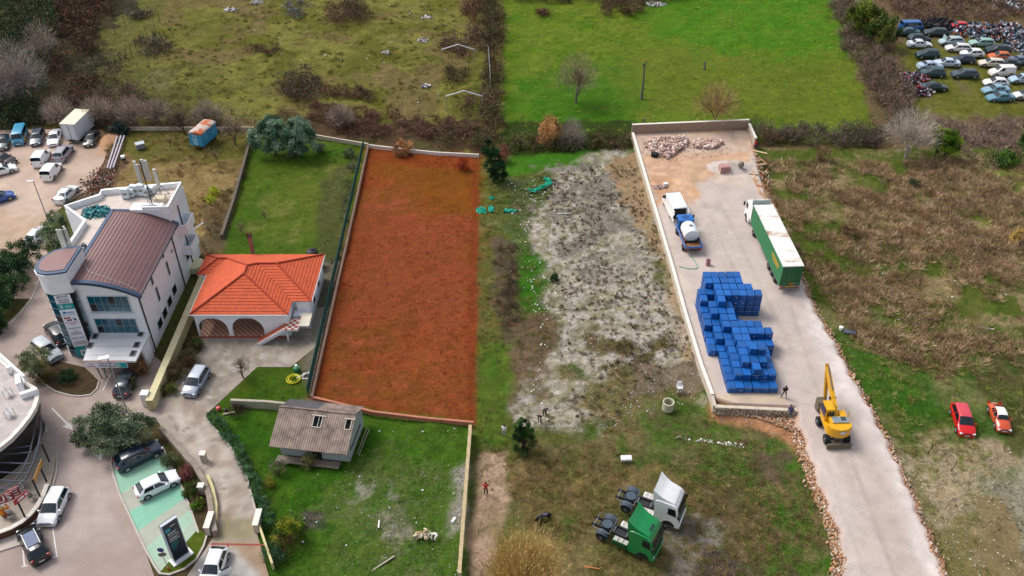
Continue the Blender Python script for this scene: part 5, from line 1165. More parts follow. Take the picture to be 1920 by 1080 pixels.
# ------------------------------------------------------------------ round cafe building, bottom left
def cafe():
    SZ=4.6
    slabP=[(-30,858),(0,838),(20,822),(40,800),(54,782),(64,765),(69,750),(70,738),(66,730),(52,722),(45,715),(20,692),(-20,655),(-60,625)]
    P=[tuple(G(*p,SZ))[:2] for p in slabP]; P=P+[(-90,85),(-90,45)]
    P=[(-80,G(-30,858,SZ).y-4)]+P[:-1]
    root=thing('cafe_building','round flat roofed cafe with dark steel pergola and red lettering, bottom left corner','building',(-52,62,0)); O=Vector((-52,62,0))
    def cb(b,name,mat,par=None):
        b.v=[(v[0]-O.x,v[1]-O.y,v[2]) for v in b.v]; return b.build(name,mat,par or root)
    b=MB(); b.prism(P,SZ-.35,SZ-.05); cb(b,'roof_slab',M('roof_screed','#b4aba8',.85,.25,.8,bump=.1))
    cx=sum(p[0] for p in P)/len(P); cy=sum(p[1] for p in P)/len(P)
    b=MB(); b.prism([(cx+(p[0]-cx)*.975,cy+(p[1]-cy)*.975) for p in P],SZ-1.7,SZ-.36); cb(b,'fascia',M('black_fascia','#1d1a1c',.5,.15,2))
    b=MB(); b.prism([(cx+(p[0]-cx)*.9,cy+(p[1]-cy)*.9) for p in P],0,SZ-1.7); cb(b,'wall',M('dark_shopfront','#161718',.4,.3,2))
    rim=P[1:-2]
    o=kerb('roof_rim',[(p[0]-O.x,p[1]-O.y) for p in rim],.42,SZ+.12,capm,px=False,base=SZ-.36); o.parent=root
    o=kerb('parapet',[(p[0]-O.x+.1,p[1]-O.y+.1) for p in [tuple(G(*q,SZ))[:2] for q in ((47,716),(20,692),(-20,655),(-60,622))]],.25,SZ+.8,white,px=False,base=SZ+.12); o.parent=root
    for (px,py,w,d_,h) in ((41,727,.5,1.5,1.3),(57,742,1.6,.4,.7),(20,699,.4,.4,.9)):
        g=G(px,py,SZ); b=MB(); b.box((g.x,g.y,SZ+h/2),(w,d_,h),.5); cb(b,'roof_block',white)
    for (px,py) in ((20,780),(17,742)):
        g=G(px,py,SZ); b=MB()
        for dx in(-.3,.3):
            for dy in (-.3,.3): b.cyl((g.x+dx,g.y+dy,SZ-.1),(g.x+dx,g.y+dy,SZ+.9),.025,4)
        b.box((g.x,g.y,SZ+.5),(.65,.65,.02)); cb(b,'starter_bars',steel)
    # pergola
    ps=M('pergola_steel','#4a4c58',.45,.15,2,metal=.3)
    ring1=[G(p[0],p[1],3.2) for p in ((-25,958),(0,944),(25,925),(48,897),(62,868),(72,835),(77,805),(76,780))]
    ring2=[G(p[0],p[1],3.25) for p in ((-20,930),(5,918),(30,898),(46,874),(57,845),(63,815),(66,790))]
    b=MB(); b.tube(ring1,.11,6); cb(b,'pergola_ring',ps); b=MB(); b.tube(ring2,.08,6); cb(b,'pergola_ring',ps)
    for (x1,y1,x0_) in ((60,846,22),(60,858,5),(58,872,-20),(52,890,-25),(46,905,-25),(30,920,-25)):
        b=MB(); b.cyl(G(x0_,y1-6,3.3),G(x1,y1-10 if x0_>0 else y1-2,3.3),.07,5); cb(b,'pergola_beam',ps)
    for (a1,a2,b1,b2) in ((37,948,47,970),(67,916,75,931),(81,887,87,902),(89,852,92,864)):
        g=G(b1,b2,.9); b=MB(); b.cyl((g.x,g.y,.8),(g.x-.1,g.y+.2,3.2),.09,6); cb(b,'pergola_post',dark)
    # terrace
    tw_=[(-40,1012),(-15,1003),(0,997),(20,990),(40,979),(56,965),(70,948),(80,930),(88,908),(96,880),(100,858),(101,840),(97,820),(90,800)]
    T=[G(*p,.9) for p in tw_]
    b=MB(); b.prism([(t.x,t.y) for t in T]+[(-52,64),(-56,56),(-56,50)],0,.25); cb(b,'terrace_floor',M('terrace_tiles','#a39789',.7,.2,2))
    o=kerb('terrace_wall',[(t.x-O.x,t.y-O.y) for t in T[:9]],.3,.85,M('brown_wall_face','#5a3826',.7,.25,2),px=False); o.parent=root
    o=kerb('wall_coping',[(t.x-O.x,t.y-O.y) for t in T[:9]],.42,.95,capm,px=False,base=.85); o.parent=root
    # sign letters
    sg=M('red_letter_side','#8c1028',.4,.1,2)
    for s,(px,py),an in (('U',(4,941),.45),('S',(17,936),.5),('E',(28,927),.6)):
        g=G(px,py,3.3); x=Vector((math.cos(an),math.sin(an),0)); up=Vector((0,0,1)); nn=x.cross(up)
        b=MB(); c=g+nn*.08+Vector((0,0,.35)); A=[c-x*.48-up*.5,c+x*.48-up*.5,c+x*.48+up*.5,c-x*.48+up*.5]; b.slab(A,-nn,.12); cb(b,'letter_box',sg)
        place_text(s,1.05,wt,c+nn*.02,x,up,root,.66)
    an=.62; g0,g1=G(28,948,2.9),G(54,926,2.9); x=(g1-g0).normalized(); up=Vector((0,0,1)); nn=x.cross(up); b=MB()
    b.slab([g0,g1,g1+up*.6,g0+up*.6],nn,.05); cb(b,'red_banner',M('red_banner','#b81430',.5,.1,2))
    b=MB(); c=g0.lerp(g1,.13)+up*.3+nn*.06; b.cyl(c,c+nn*.02,.2,12); cb(b,'banner_seal',redl)
    b=MB()
    for i in range(11):
        if i==7: continue
        t=.26+.065*i; c=g0.lerp(g1,t)+up*.3+nn*.06; b.slab([c-x*.045-up*.13,c+x*.045-up*.13,c+x*.045+up*.13,c-x*.045+up*.13],nn,.01)
    cb(b,'small_print',wt)
    b=MB(); g2,g3=G(66,905,2.7),G(80,868,2.7); x=(g3-g2).normalized(); b.slab([g2,g3,g3+up*.55,g2+up*.55],x.cross(up),.04); cb(b,'menu_banner',M('yellow_banner','#c28a34',.5,.5,4))
    # cafe tables and chairs
    for i,((px,py),l_) in enumerate((((22,972),'wicker chair on the cafe terrace beside the flower tub'),((63,935),'wicker chair on the cafe terrace below the red banner'),((50,915),'wicker chair on the cafe terrace behind the red banner'))):
        g=G(px,py,.3); rt=thing('terrace_chair',l_,'chair',(g.x,g.y,.25),.5+i,'chairs on the cafe terrace')
        wk=M('white_wicker','#b8b6b0',.7,.2,5)
        MB().box((0,0,.45),(.55,.55,.06)).build('seat',M('grey_cushion','#77756f',.8,.2,4),rt); MB().box((0,.27,.75),(.55,.05,.6)).build('backrest',wk,rt)
        for sx in(-.25,.25):
            for sy in(-.25,.25): MB().cyl((sx,sy,0),(sx,sy,.45),.025,5).build('leg',wk,rt)
    g=G(12,965,.3); rt=thing('flower_tub','round tub of orange flowers on the cafe terrace','planter',(g.x,g.y,.25)); MB().lathe([(.35,0),(.5,.5),(.45,.52)],n=14).build('tub',M('terracotta_tub','#8c5440',.8,.2,3),rt)
    merge('flowers',leaves([(0,0,.7,.55,.55,.35)],350,.14,['#b05a1c','#c88a20','#4c6a1c','#8c3a14'],16,.4),parent=rt)
cafe()
# paving round the cafe
sheet('cafe_pavement',[(-30,1045),(0,1033),(40,1022),(75,990),(72,985),(100,920),(108,880),(107,850),(100,832),(88,800),(60,790),(40,900),(-30,980)],.05,[],['#b8aca4','#c2b8b0'],st=.6)
kerb('kerb',[(-30,1046),(0,1034),(38,1022),(58,1008)],.16,.14)['kind']='structure'
kerb('kerb',[(94,930),(106,890),(108,866),(106,848),(99,830)],.16,.14)['kind']='structure'
# ------------------------------------------------------------------ cars
KIND={ # L, W, stations (x from front, top, belt, roof half fraction), index cowl, roof front, roof rear, rear window bottom, side glass xs
 'hatch':dict(L=4.2,W=1.8,st=[(0,.50,.46,.62),(.06,.64,.56,.80),(.5,.82,.74,.84),(1.05,.94,.86,.86),(1.78,1.40,.92,.70),(2.3,1.46,.93,.69),(3.35,1.42,.95,.67),(3.98,1.02,.95,.78),(4.14,.82,.78,.84),(4.2,.50,.48,.74)],i=(3,4,6,7),gl=(1.35,1.9,2.5,3.3,3.6)),
 'sedan':dict(L=4.6,W=1.8,st=[(0,.50,.46,.62),(.06,.64,.56,.80),(.6,.80,.72,.84),(1.2,.92,.85,.86),(1.95,1.36,.90,.70),(2.4,1.42,.91,.68),(3.15,1.38,.92,.67),(3.85,1.02,.93,.80),(4.5,.96,.86,.84),(4.6,.52,.50,.74)],i=(3,4,6,7),gl=(1.5,2.05,2.6,3.2,3.5)),
 'estate':dict(L=4.7,W=1.8,st=[(0,.50,.46,.62),(.06,.66,.58,.80),(.6,.82,.74,.84),(1.15,.94,.87,.86),(1.85,1.40,.92,.70),(2.4,1.46,.93,.69),(4.0,1.42,.95,.67),(4.52,1.0,.95,.80),(4.66,.82,.78,.84),(4.7,.50,.48,.74)],i=(3,4,6,7),gl=(1.45,2.0,2.65,3.9,4.2)),
 'suv':dict(L=4.6,W=1.88,st=[(0,.60,.55,.66),(.06,.82,.72,.82),(.5,.98,.90,.86),(1.1,1.08,1.0,.88),(1.75,1.58,1.05,.74),(2.3,1.66,1.06,.73),(3.9,1.60,1.08,.71),(4.42,1.12,1.06,.80),(4.56,.95,.88,.84),(4.6,.60,.56,.74)],i=(3,4,6,7),gl=(1.4,1.9,2.55,3.8,4.1)),
 'mpv':dict(L=4.3,W=1.82,st=[(0,.55,.50,.64),(.06,.74,.64,.80),(.45,.90,.82,.84),(.95,1.02,.94,.86),(1.75,1.54,.98,.72),(2.3,1.60,.99,.71),(3.75,1.55,1.0,.70),(4.15,1.05,1.0,.80),(4.26,.86,.82,.84),(4.3,.50,.48,.74)],i=(3,4,6,7),gl=(1.2,1.9,2.5,3.6,3.85)),
 'van':dict(L=4.4,W=1.84,st=[(0,.55,.50,.64),(.06,.82,.70,.80),(.5,1.0,.90,.84),(.95,1.12,1.02,.88),(1.6,1.74,1.08,.82),(2.1,1.84,1.10,.82),(4.18,1.80,1.12,.82),(4.34,1.15,1.05,.88),(4.38,.9,.85,.90),(4.4,.45,.42,.84)],i=(3,4,6,7),gl=(1.15,1.7,2.2,None,None)),
 'bus':dict(L=4.6,W=1.86,st=[(0,.6,.5,.80),(.03,.9,.8,.86),(.10,1.05,.98,.88),(.22,1.12,1.05,.88),(.75,1.84,1.08,.82),(1.2,1.94,1.10,.82),(4.35,1.90,1.10,.82),(4.52,1.2,1.08,.88),(4.57,.9,.85,.90),(4.6,.45,.42,.84)],i=(3,4,6,7),gl=(.45,.95,1.6,3.9,4.1)),
 'beetle':dict(L=4.05,W=1.55,st=[(0,.42,.38,.5),(.08,.62,.5,.60),(.5,.86,.66,.66),(1.15,.98,.84,.72),(1.5,1.36,.9,.66),(2.0,1.48,.92,.62),(2.6,1.38,.92,.60),(3.2,1.10,.88,.62),(3.8,.72,.62,.62),(4.05,.42,.38,.5)],i=(3,4,6,7),gl=(1.25,1.6,2.1,2.6,2.8)),
}
CARM={}
def lerp(a,b,t): return a+(b-a)*t
def car_meshes(k):
    if k in CARM: return CARM[k]
    K=KIND[k]; L_=K['L']; w=K['W']/2; S=K['st']; xs=[s[0] for s in S]
    def inter(x):
        for a_,b_ in zip(S[:-1],S[1:]):
            if a_[0]<=x<=b_[0]:
                t=(x-a_[0])/(b_[0]-a_[0]); return [lerp(a_[i],b_[i],t) for i in range(4)]
        return list(S[-1])
    def plan(x):
        d=min(x,L_-x); return w*(1-.16*max(0,1-d/.55)**2)
    def ring(x,zt,zb,rf):
        ww=plan(x); rw=w*rf if zt>zb+.16 else ww*.86
        return [(ww*.92,.22),(ww,.42),(ww*.985,zb-.04 if zb>.5 else zb),(ww*.95,zb+.01),(rw,zt-.06 if zt-zb>.1 else zt-.03),(rw*.82,zt-.005),(rw*.4,zt+.02),(0,zt+.028)]
    fine=sorted(set(xs+[lerp(a_,b_,.5) for a_,b_ in zip(xs[:-1],xs[1:])]))
    rings=[(x,ring(x,*inter(x)[1:])) for x in fine]
    vs=[];m=8*2-1
    for x,r in rings:
        pts_=[(y,z) for y,z in r]+[(-y,z) for y,z in r[:-1][::-1]]
        for y,z in pts_: vs.append((L_/2-x,y,z))
    n=len(rings); fs=[(i*m+j,(i+1)*m+j,(i+1)*m+j+1,i*m+j+1) for i in range(n-1) for j in range(m-1)]
    fs+=[tuple(range(m)),tuple((n-1)*m+j for j in range(m))[::-1],]+[(i*m,i*m+m-1,(i+1)*m+m-1,(i+1)*m) for i in range(n-1)]
    b=MB(); b.add(vs,fs); out={}
    out['body']=b.mesh('body',smooth=True)
    ic,irf,irr,irb=K['i']
    def top(x,f): # f across -1..1
        r=ring(x,*inter(x)[1:]); u=abs(f)*3; i=min(int(u),2); a_,b_=r[7-i],r[6-i]; t=u-i
        return Vector((L_/2-x,lerp(a_[0],b_[0],t)*(1 if f>=0 else -1),lerp(a_[1],b_[1],t)))
    def panel(x0,x1,f,off):
        b=MB(); vs=[]; N=6; Mx_=2
        for j in range(Mx_+1):
            for i in range(N+1): vs.append(top(lerp(x0,x1,j/Mx_),lerp(-f,f,i/N))+Vector(off))
        b.add(vs,[(j*(N+1)+i,j*(N+1)+i+1,(j+1)*(N+1)+i+1,(j+1)*(N+1)+i) for j in range(Mx_) for i in range(N)]); return b
    d=.022
    x0,x1=S[ic][0],S[irf][0]; out['windscreen']=panel(lerp(x0,x1,.04),lerp(x0,x1,.97),.93,(d*.8,0,d)).mesh('windscreen',glass)
    x0,x1=S[irr][0],S[irb][0]; out['rear_window']=panel(lerp(x0,x1,.10),lerp(x0,x1,.85),.90,(-d*.9,0,d*.7)).mesh('rear_window',glass)
    def side(x,t,s):
        r=ring(x,*inter(x)[1:]); a_,b_=r[3],r[4]; return Vector((L_/2-x,s*(lerp(a_[0],b_[0],t)+.014),lerp(a_[1],b_[1],t)+.002))
    g=K['gl']
    for s,nm in((1,'L'),(-1,'R')):
        P=[side(g[0],.10,s),side(g[2]-.04,.08,s),side(g[2]-.04,.9,s),side(g[1],.9,s)]
        b=MB(); b.quad(*P); out['sf'+nm]=b.mesh('side_window',glass,fix=False)
        if g[3]:
            P=[side(g[2]+.04,.08,s),side(g[4],.12,s),side(g[3],.88,s),side(g[2]+.04,.9,s)]
            b=MB(); b.quad(*P); out['sr'+nm]=b.mesh('side_window',glass,fix=False)
        b=MB(); x=g[0]+.05; c=side(x,0,s); b.box((c.x,c.y+s*.1,c.z+.08),(.14,.2,.13),bev=.03); out['m'+nm]=b.mesh('door_mirror',smooth=True)
        zf=S[1][1]; b=MB(); b.box((L_/2-.10,s*w*.66,zf-.07),(.22,.36,.14),s*-.35,bev=.03); out['h'+nm]=b.mesh('headlight',chrome,smooth=True)
        zr=S[-2][1]; b=MB(); b.box((-L_/2+.07,s*w*.74,zr-.02),(.14,.26,.22),s*.3,bev=.03); out['t'+nm]=b.mesh('tail_light',redl,smooth=True)
    r=.33; wx=(L_/2-.82,-L_/2+.84); out['wx']=wx; out['wy']=w-.09; out['r']=r
    b=MB(); b.lathe([(.18,-.10),(r-.02,-.11),(r,-.08),(r,.08),(r-.02,.11),(.18,.10)],axis='y',n=18); out['tyre']=b.mesh('tyre',tyre)
    b=MB(); b.lathe([(.03,.125),(.20,.118),(.22,.105),(.22,-.105),(.20,-.118),(.03,-.125)],axis='y',n=14); out['rim']=b.mesh('rim',rimm)
    b=MB()
    for s in(1,-1):
        for x in wx:
            pts_=[(x+math.cos(t)*.39,max(.2,r+math.sin(t)*.39)) for t in [math.pi*(-.1+1.2*i/12) for i in range(13)]]
            b.slab([(px_,s*(w-.07),pz) for px_,pz in pts_],(0,s,0),.078)
    out['arch']=b.mesh('wheel_arch',dark)
    b=MB(); b.box((L_/2-.01,0,.42),(.03,.50,.11)); out['pf']=b.mesh('number_plate',whitep)
    b=MB(); b.box((-L_/2+.01,0,.55),(.03,.50,.11)); out['pr']=b.mesh('number_plate',whitep)
    b=MB(); b.box((L_/2+.0,0,.56),(.03,1.0,.10),bev=.01); out['grille']=b.mesh('grille',dark)
    CARM[k]=out; return out
NCOL={}
def paintm(c):
    if c not in NCOL: NCOL[c]=M('car_paint_'+c.strip('#'),c,.28,.06,1.5,coat=.6)
    return NCOL[c]
def car(kind,label,px,py,hx,hy,col,z=0.,group=None,cat='car',roof=None,lod=0,rz=None,name=None,hood=False):
    K=car_meshes(kind); g=G(px,py,z); h=G(hx,hy,z); d=h-g; ang=math.atan2(d.y,d.x) if rz is None else rz
    t=thing(name or {'van':'small_van','bus':'camper_van'}.get(kind,'parked_car'),label,cat,(g.x,g.y,z+gz(g.x,g.y)*.6*(z==0)+.02),ang,group)
    pm=paintm(col)
    def p(nm,key,mt=None,par=None,loc=(0,0,0)):
        me=K[key]
        if mt and not me.materials: me.materials.append(pm)
        o=link(nm,me,par or t,None,loc)
        if mt: o.material_slots[0].link='OBJECT'; o.material_slots[0].material=mt
        return o
    p('body','body',pm); p('windscreen','windscreen'); p('rear_window','rear_window')
    for k in ('sfL','sfR','srL','srR'):
        if k in K: p('side_window',k)
    if lod<2:
        for s in 'LR':
            p('headlight','h'+s); p('tail_light','t'+s)
            p('door_mirror','m'+s,pm)
        p('grille','grille'); p('number_plate','pf'); p('number_plate','pr')
    p('wheel_arch','arch')
    for x in K['wx']:
        for s in(1,-1):
            w=p('tyre','tyre',None,t,(x,s*K['wy'],K['r'])); w.name='wheel'
            p('rim','rim',None,w)
    if roof:
        k=KIND[kind]; S=k['st']; i0,i1=k['i'][1],k['i'][2]; b=MB(); x0,x1=S[i0][0],S[i1][0]; L_=k['L']
        N=6; vs=[]
        for j in range(N+1):
            x=lerp(x0-.02,x1+.25*(kind=='beetle'),j/N); q=[s for s in S if s[0]<=x][-1]; q2=[s for s in S if s[0]>x]; q2=q2[0] if q2 else q
            tt=(x-q[0])/max(1e-6,q2[0]-q[0]); zt=lerp(q[1],q2[1],tt); rf=lerp(q[3],q2[3],tt)*k['W']/2
            for f in(-1,-.82,-.4,0,.4,.82,1): vs.append((L_/2-x,f*rf*.985,zt+{1:-.05,.82:.005,.4:.03,0:.038}[abs(f)]+.008))
        b.add(vs,[(7*j+i,7*j+i+1,7*j+8+i,7*j+7+i) for j in range(N) for i in range(6)]); b.build('roof_panel',M('car_roof_'+roof.strip('#'),roof,.25,.05,2,coat=.5),t)
    if hood:
        k=KIND[kind]; b=MB(); b.box((k['L']/2-.85,0,1.25),(.05,1.4,.95)); o=b.build('raised_bonnet',pm,t)
    return t
W_='#eef0f2'; BK='#15181c'; NV='#0f2338'; SV='#a9b2bb'; GT='#3a464e'
car('hatch','white hatchback parked on the green striped bays',297,915,337,896,W_)
car('suv','dark navy car under the olive tree on the striped bays',262,862,303,842,NV)
car('mpv','white people carrier parked against the cafe terrace wall',105,956,91,986,W_)
t=car('suv','black car with glass roof parked in the marked bay at bottom left',67,1028,50,994,BK)
b=MB(); b.box((-.25,0,1.69),(1.75,.98,.02)); b.build('glass_roof',M('sunroof_glass','#41557c',.1,.3,1.5),t)
for s in(-.55,.55): MB().box((-.25,s,1.70),(2.0,.05,.05)).build('roof_rail',whitep,t)
t=car('hatch','white hatchback with an open door at the bottom edge',403,1070,393,1098,W_)
b=MB(); b.box((0,0,.72),(1.05,.06,.66),bev=.02); dr=b.build('open_door',paintm(W_),t,(.55,1.28,0),rz=-.95+math.pi*.0); MB().box((-.02,0,1.15),(.8,.03,.30)).build('door_glass',glass,dr)
car('mpv','silver grey compact car on the concrete driveway',370,722,352,752,'#8a94a8',roof='#b4bcc6')
car('estate','dark grey car parked under the entrance canopy of the office building',239,722,252,690,'#39424c')
car('suv','silver car half hidden by the small olive tree beside the glass tower',90,663,114,684,'#aab2ba')
car('suv','black car parked behind the glass corner tower',111,632,95,612,BK)
# gravel lot
car('hatch','dark teal car at the left edge of the back row, beside the blue van',8,273,4,292,'#22333a',lod=1)
t=car('bus','light blue old van with one yellow door in the back row',40,262,33,282,'#3f97bd',lod=1,cat='van')
MB().box((1.35,.935,.75),(.95,.03,.9)).build('yellow_door',M('yellow_door_paint','#c8a01c',.4,.1,2),t)
car('estate','dark blue-grey estate car between the light blue van and the white saloon',72,263,66,281,'#3c4858',lod=1)
car('sedan','white saloon tucked in beside the white box truck',104,264,99,282,'#e2e2ea',lod=1)
car('hatch','black hatchback at the right end of the back row, beyond the box truck',173,266,164,282,'#14181e',lod=1)
car('van','white panel van nose in, left of the silver off-roader',80,303,92,284,W_,lod=1,cat='van')
car('suv','silver off-roader parked beside the white panel van',120,294,136,272,'#9a98a0',lod=1)
car('van','small white van standing alone in front of the silver off-roader',99,328,114,308,W_,lod=1,cat='van')
car('hatch','dark red and black car at the left edge of the gravel lot',8,304,30,309,'#27171c',lod=1)
car('hatch','white car at the left edge of the gravel lot, below the dark red one',5,325,24,320,W_,lod=1)
car('hatch','bright blue car cut off by the left edge of the picture',0,377,16,372,'#1f4f9c',lod=1)
car('sedan','white car just behind the corner of the office roof terrace',126,370,141,355,'#dfe3e6',lod=1)
car('hatch','white car half behind the tall olive tree on the gravel lot',73,447,88,432,'#dfe6ea',lod=1)
car('sedan','dark blue car beyond the tall hedge at the left edge',2,503,20,490,'#232c4a',lod=1)
# field cars, right
car('mpv','bright red car on the rough grass at the right',1803,792,1813,822,'#c8141c',roof='#c8434f')
t=car('beetle','small rounded orange car with white roof beside the red one',1871,787,1881,812,'#c8502c',roof='#e8e6e2')
# scrap yard
SCR=[('bus',1707,55,1,'#1f5fa0','bright blue van body behind the other scrapped cars','van'),('sedan',1700,64,-1,'#3f5c64','grey teal saloon in front of the blue scrapped van','car'),
('mpv',1722,77,1,'#10262a','very dark green car behind the small white saloon','car'),('estate',1754,65,-1,'#26363c','dark estate beside the tyre heap','car'),('hatch',1796,52,-1,'#c01c28','red hatchback at the top of the scrap yard','car'),
('sedan',1723,86,1,'#d8dde4','small white saloon at the left of the scrap yard','car'),('estate',1783,80,-1,'#a9bcc0','pale grey estate with raised bonnet','car'),('estate',1840,84,-1,'#8fb0a8','pale green estate near the scrap heap','car'),
('estate',1796,94,-1,'#d6d4d4','white wreck with open doors in the middle of the scrap yard','car'),('hatch',1822,104,-1,'#e4e6e8','white three door hatchback next to the white wreck','car'),('suv',1869,99,-1,'#15262c','black off-roader right of the white hatchback','car'),
('mpv',1738,106,-1,'#1d3a40','large dark green people carrier at the left side of the scrap yard','car'),('hatch',1805,115,-1,'#1c2a40','dark navy hatchback in the middle of the scrap yard','car'),('hatch',1874,108,-1,'#c0602c','orange car mostly hidden behind the cream estate','car'),
('sedan',1774,121,-1,'#b8c6d4','silver blue coupe with damaged nose','car'),('sedan',1743,126,1,'#a8b8cc','pale blue saloon above the dark teal car','car'),('mpv',1748,140,-1,'#21454a','dark teal people carrier below the pale blue saloon','car'),
('estate',1808,142,-1,'#3c4a56','dark grey estate standing apart in the middle','car'),('estate',1859,121,-1,'#cfc4b4','cream estate left of the black wreck','car'),('sedan',1888,123,-1,'#1f2028','black wreck lying against the cream estate','car'),
('van',1877,139,-1,'#e0dad6','white van with scrawled side','van'),('hatch',1867,157,-1,'#dcdce2','white hatchback directly below the scrawled van','car'),('sedan',1866,171,-1,'#7fa4b4','pale blue saloon, second from the bottom of the right column','car'),
('sedan',1874,186,-1,'#5f8a9c','blue grey saloon at the bottom of the right column','car'),('sedan',1751,165,1,'#1d3438','dark green car without its bonnet beside the stacked bicycles','car'),('sedan',1914,116,1,'#5f7088','blue grey car at the right edge of the scrap yard','car'),
('hatch',1914,152,-1,'#9fb8cc','pale blue car cut off by the right edge','car'),('hatch',1922,181,-1,'#d0d0d4','white car at the lower right edge of the scrap yard','car')]
for i,(k,px,py,dr_,c,l_,ct) in enumerate(SCR):
    a_=(0 if dr_>0 else math.pi)+random.Random(i).uniform(-.12,.12)-.03
    car(k,l_,px,py,0,0,c,group='scrapped vehicles in the car breaker yard',cat=ct,rz=a_,lod=2,name='scrapped_van' if ct=='van' else 'scrapped_car',hood='raised bonnet' in l_)
SC_=['#5c6c7c','#2c3a4a','#9ca4b0','#7c3430','#b4bcc8','#3f5c74','#1c1e22','#7c5c48','#3a3a40','#4c5460','#6c7484']
g=G(1843,60); heap('scrap_heap','heap of crushed and cut car parts behind the scrapped cars','scrap heap',(g.x,g.y,-.3),7.0,4.6,1.5,1300,.6,SC_+['#a8603c'])
g=G(1905,75); heap('scrap_heap','sprawling heap of mixed scrap at the right edge','scrap heap',(g.x+1,g.y,-.3),4.5,10,1.4,1400,.6,SC_+['#b8b8bc'])
g=G(1760,48); heap('tyre_heap','heap of old black tyres behind the dark estate','tyre heap',(g.x,g.y,-.3),4,3,1.6,420,.75,['#1c1a1c','#2c2a2c','#3c363a'])
g=G(1713,146); heap('bicycle_heap','upper row of stacked old bicycles and scooters','bicycle heap',(g.x,g.y,-.3),3,2.2,1.3,420,.5,['#5c4c64','#8c8c94','#9c3a44','#2c2c34','#b8b8c0'])
g=G(1717,170); heap('bicycle_heap','lower row of stacked old bicycles and scooters','bicycle heap',(g.x,g.y,-.3),3.4,2.0,1.2,420,.5,['#5c4c64','#8c8c94','#9c3a44','#2c2c34','#b8b8c0'])
g=G(1886,6); heap('scrap_heap','small pale scrap heap at the top right corner','scrap heap',(g.x,g.y,-.3),4,5,.9,200,.6,['#b8bcc0','#6c7078','#4a4c50'])
# ------------------------------------------------------------------ trucks
def wheel_set(t,xs,wy,r,w=.3,rc='#8f9298'):
    key=('tw',r,w)
    if key not in CARM:
        b=MB(); b.lathe([(r*.5,-w/2),(r-.04,-w/2),(r,-w/2+.04),(r,w/2-.04),(r-.04,w/2),(r*.5,w/2)],axis='y',n=20); m1=b.mesh('tyre',tyre)
        b=MB(); b.lathe([(.04,w/2+.01),(r*.2,w/2+.01),(r*.3,w/2-.06),(r*.55,w/2+.008),(r*.55,-w/2-.008),(r*.3,-w/2+.06),(r*.2,-w/2-.01),(.04,-w/2-.01)],axis='y',n=16); m2=b.mesh('rim',rimm)
        CARM[key]=(m1,m2)
    m1,m2=CARM[key]
    for x in xs:
        for s in(1,-1):
            o=link('wheel',m1,t,None,(x,s*wy,r)); link('rim',m2,o)
def cab(t,xf,L_,w,h0,h1,mat,defl=True,roofmat=None,z_win=(1.9,2.75)):
    """cab-over truck cab. xf front x, L_ length, w width, h0 sill, h1 roof"""
    xb=xf-L_; b=MB()
    prof=[(xb,h0),(xf-.02,h0),(xf,h0+.5),(xf-.05,z_win[0]-.1),(xf-.30,z_win[1]),(xf-.42,h1-.35),(xf-.75,h1-.08),(xb+.3,h1),(xb,h1-.15)]
    n=len(prof); vs=[]
    for s in(-1,-.93,.93,1):
        for (x,z) in prof:
            k=1.0; zz=z
            if abs(s)==1: x=xb+.02+(x-xb)*.97; zz=z-.04 if z>h0+1 else z
            vs.append((x,s*w/2,zz))
    fs=[]
    for q in range(3): fs+=[(q*n+i,q*n+(i+1)%n,(q+1)*n+(i+1)%n,(q+1)*n+i) for i in range(n)]
    fs+=[tuple(range(n)),tuple(range(3*n,4*n))[::-1]]
    b.add(vs,fs); b.build('cab',mat,t,smooth=True)
    z0_,z1_=z_win; nx_=.06
    b=MB(); b.slab([(xf-.04,-w/2*.9,z0_),(xf-.04,w/2*.9,z0_),(xf-.29,w/2*.88,z1_),(xf-.29,-w/2*.88,z1_)],(1,0,.25),.03); b.build('windscreen',glass,t)
    for s in(1,-1):
        y=s*(w/2+.004)
        b=MB(); b.slab([(xf-.30,y,z0_),(xf-1.15,y,z0_+.08),(xf-1.15,y,z1_-.06),(xf-.48,y,z1_-.05)],(0,s,0),.02); b.build('side_window',glass,t)
        b=MB(); b.box((xf-.05,s*(w/2+.2),z0_+.35),(.16,.24,.55),bev=.04); b.build('door_mirror',dark,t)
        b=MB(); b.box((xf+.0,s*w*.39,h0+.28),(.10,.34,.24),bev=.03); b.build('headlight',chrome,t)
        b=MB(); b.slab([(xf-.95+math.cos(a_)*.62,s*w/2,.48+math.sin(a_)*.62) for a_ in [math.pi*i/10 for i in range(11)]],(0,s,0),.01); b.build('wheel_arch',dark,t)
    b=MB(); b.box((xf+.01,0,h0+.85),(.04,w*.78,.55)); b.build('grille',dark,t)
    b=MB(); b.box((xf-.0,0,h0+.12),(.25,w*.98,.36),bev=.06); b.build('bumper',mat,t,smooth=True)
    if defl:
        b=MB(); d=.95 if defl is True else defl; e=roofmat or mat
        vs=[]
        for s,k in((-1,1.),(-.5,.6),(0,.5),(.5,.6),(1,1.)):
            vs+=[(xf-.62,s*w*.40,h1-.10),(xf-.95,s*w*.44,h1+.10*d),(xb+.75,s*w*.45,h1+.30*d-.08*(1-k)),(xb+.25,s*w*.47,h1+.58*d-.22*(1-k)),(xb-.28,s*w*.49,h1+d*1.0-.42*(1-k)),(xb-.22,s*w*.49,h1+.1*d),(xb-.02,s*w*.49,h1-.9)]
        m=7; fs=[(q*m+i,q*m+i+1,(q+1)*m+i+1,(q+1)*m+i) for q in range(4) for i in range(m-1)]+[tuple(range(m)),tuple(range(4*m,5*m))[::-1]]
        b.add(vs,fs); b.build('wind_deflector',e,t,smooth=True)
